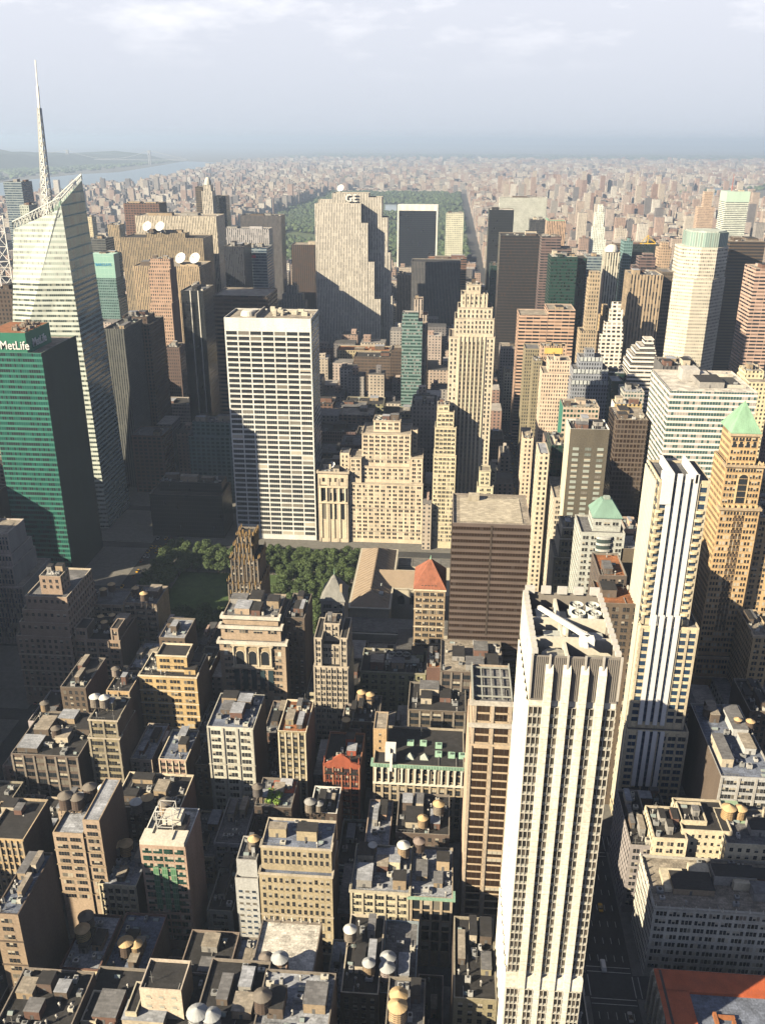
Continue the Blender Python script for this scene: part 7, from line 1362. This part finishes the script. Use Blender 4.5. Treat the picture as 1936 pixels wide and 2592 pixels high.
def shore(y):
    for (a, b), (c, d) in zip(RB, RB[1:]):
        if b <= y <= d: return a+(c-a)*(y-b)/(d-b)
    return RB[-1][0]
CP = [(.48,.42,.36),(.44,.36,.31),(.37,.27,.23),(.30,.20,.17),(.55,.50,.44),(.62,.59,.55),(.33,.31,.30),(.42,.31,.27),(.18,.17,.18),(.46,.39,.36)]
CF = [facade(c, (.06,.065,.075), 4.2, 3.6, .42, .5, .2) for c in CP]+[plain((.22,.21,.21), key='roofing', stain=False), plain((.45,.42,.40), key='roofing', stain=False), plain((.08,.08,.085), key='roofing', stain=False)]
def city(name, cells, seed):
    rnd = random.Random(seed); m = MB()
    for (x0, x1, y0, y1, hmin, hmax, ptall, htall, nx, ny) in cells:
        for i in range(nx):
            for j in range(ny):
                a = x0+(x1-x0)*i/nx; b = x0+(x1-x0)*(i+1)/nx; c = y0+(y1-y0)*j/ny; d = y0+(y1-y0)*(j+1)/ny
                if rnd.random() < .06: continue
                h = rnd.uniform(hmin, hmax)
                if rnd.random() < ptall: h = rnd.uniform(*htall)
                g = rnd.uniform(0, .12)*(b-a); e = rnd.uniform(0, .12)*(d-c)
                if h > 60: g = max(g, .12*(b-a)); e = max(e, .12*(d-c))
                mi = rnd.randrange(10); n0 = len(m.m)
                m.box(a+g, b-g*.5, c+e, d-e*.3, 0, h, mi)
                m.m[n0+4] = 10+rnd.randrange(3)
                if h > 25 and rnd.random() < .6:
                    w = (b-a)*.25; q = rnd.uniform(a+g, b-g-w); m.box(q, q+w, c+(d-c)*.35, c+(d-c)*.65, h, h+rnd.uniform(3, 9), rnd.randrange(10))
    o = m.build(name, CF); o['kind'] = 'stuff'; o['label'] = {'west_side_city': 'dense beige and brown apartment blocks between the river and the park', 'east_side_city': 'dense apartment towers east of the park', 'uptown_city': 'hazy mass of city blocks beyond the park', 'far_shore_city': 'small pale buildings on the far river bank', 'midtown_background': 'packed low buildings between the towers, plus unseen blocks added for their shadows'}[name]; return o
def blocks(x0, x1, y0, y1, xs, f, stepy=80.4):
    out = []; y = y0
    while y < y1:
        for a, b in zip(xs, xs[1:]):
            if a >= x0-1 and b <= x1+1: out += f(a+10, b-10, y+6, y+stepy-6)
        y += stepy
    return out
west = []
y = 2040
while y < 6120:
    xs = [v for v in (-2320,-2130,-1850,-1606,-1332,-1058,-798) if v > shore(y)+30]
    if xs[0]-shore(y) > 120: xs = [shore(y)+60]+xs
    for a, b in zip(xs, xs[1:]):
        last = b == -798; ns = max(2, int((b-a)/30))
        west.append((a+10, b-10, y+6, y+74, 15, 32, .30 if not last else .6, (42, 72), ns, 2))
    y += 80.4
for _ in range(70):
    x, y = rr.uniform(-2200, -830), rr.uniform(2060, 5600); west.append((x, x+32, y, y+26, 70, 125, 0, (80, 120), 1, 1))
city('west_side_city', west, 11)
east = []; y = 2040
exs = [80, 209, 350, 487, 640, 830, 1030, 1230, 1420, 1600]
while y < 6120:
    for a, b in zip(exs, exs[1:]):
        ns = max(2, int((b-a)/28)); first = a == 80
        if y > 5200 and a > 1100: continue
        east.append((a+10, b-10, y+6, y+74, 16, 34, .34 if not first else .6, (44, 78), ns, 2))
    y += 80.4
for _ in range(190):
    x, y = rr.uniform(220, 1500), 2060+3900*rr.random(); east.append((x, x+30, y, y+26, 75, 150, 0, (80, 120), 1, 1))
city('east_side_city', east, 12)
up = []; y = 6150
while y < 17000:
    f = 1+(y-6150)/6000; step = 80.4*min(2.2, f); x = shore(min(y, 13900))+80
    xe = 1500+(y-6150)*.55
    while x < xe:
        wdt = 230*min(2, f)
        if not (rr.random() < .12) and not (1480 < x+wdt/2 < 2080 and 5600 < y < 7200):
            up.append((x, x+wdt-22*f, y, y+step-14*f, 12, 24, .17 if y < 12000 else .08, (38, 66), 6, 2))
        x += wdt
    y += step
for _ in range(140):
    x, y = rr.uniform(-1900, 3500), rr.uniform(6300, 13000); up.append((x, x+34, y, y+22, 50, 90, 0, (60, 90), 1, 1))
city('uptown_city', up, 13)
far = []
for k in range(230):
    t = rr.random(); p = Vector((-3900, 6000)).lerp(Vector((-5200, 9500)), t); far.append((p.x-rr.uniform(0, 900), 0, p.y+rr.uniform(-600, 600), 0, 10, 40, .2, (60, 110), 1, 1))
far = [(a, a+rr.uniform(25, 60), c, c+rr.uniform(25, 60), h0, h1, p_, ht, 1, 1) for (a, b, c, d, h0, h1, p_, ht, i, j) in far]
city('far_shore_city', far, 14)
m = MB(); rr = random.Random(31)                     # scattered woods among the far blocks
for _ in range(2600):
    y = rr.uniform(6300, 24000); x = rr.uniform(shore(min(y, 13900))+20, 2200+(y-6000)*.7)
    r = rr.uniform(12, 22)*(1+(y-6300)/9000)
    for k in range(3): blob(m, x+rr.uniform(-2, 2)*r, y+rr.uniform(-2, 2)*r, 9, r, 11, rr)
for _ in range(1200):
    t = rr.random(); p = Vector((-3500, 6500)).lerp(Vector((-4100, 14000)), t); r = rr.uniform(20, 45); blob(m, p.x-rr.uniform(100, 1900), p.y, 10, r, 16, rr)
o = m.build('far_woods', leafmat((.05,.08,.03), 'wood_leaves')); o['kind'] = 'stuff'
city('midtown_background', [(a, b, c, d, h, h, 0, (9, 9), 1, 1) for a, b, c, d, h in lots[NFILL:]]+[(a, b, c, d, h, h, 0, (9, 9), 1, 1) for a, b, c, d, h in unseen_blocks], 15)  # the unseen blocks are joined in only to throw shadows

# ---------------------------------------------------------------- summer haze
m = MB(); m.box(-61000, 61000, -3100, 71000, -1, 395, bottom=True); hz_ = m.build('haze', []); hz_['kind'] = 'stuff'
hm = bpy.data.materials.new('haze_air'); hm.use_nodes = True; hn = hm.node_tree; hn.nodes.clear()
ho = N(hn, 'ShaderNodeOutputMaterial'); hv = N(hn, 'ShaderNodeVolumePrincipled'); hv.inputs['Density'].default_value = HAZE; hv.inputs['Color'].default_value = (.58,.74,1,1); hv.inputs['Anisotropy'].default_value = .2
hn.links.new(hv.outputs[0], ho.inputs['Volume']); hz_.data.materials.append(hm)
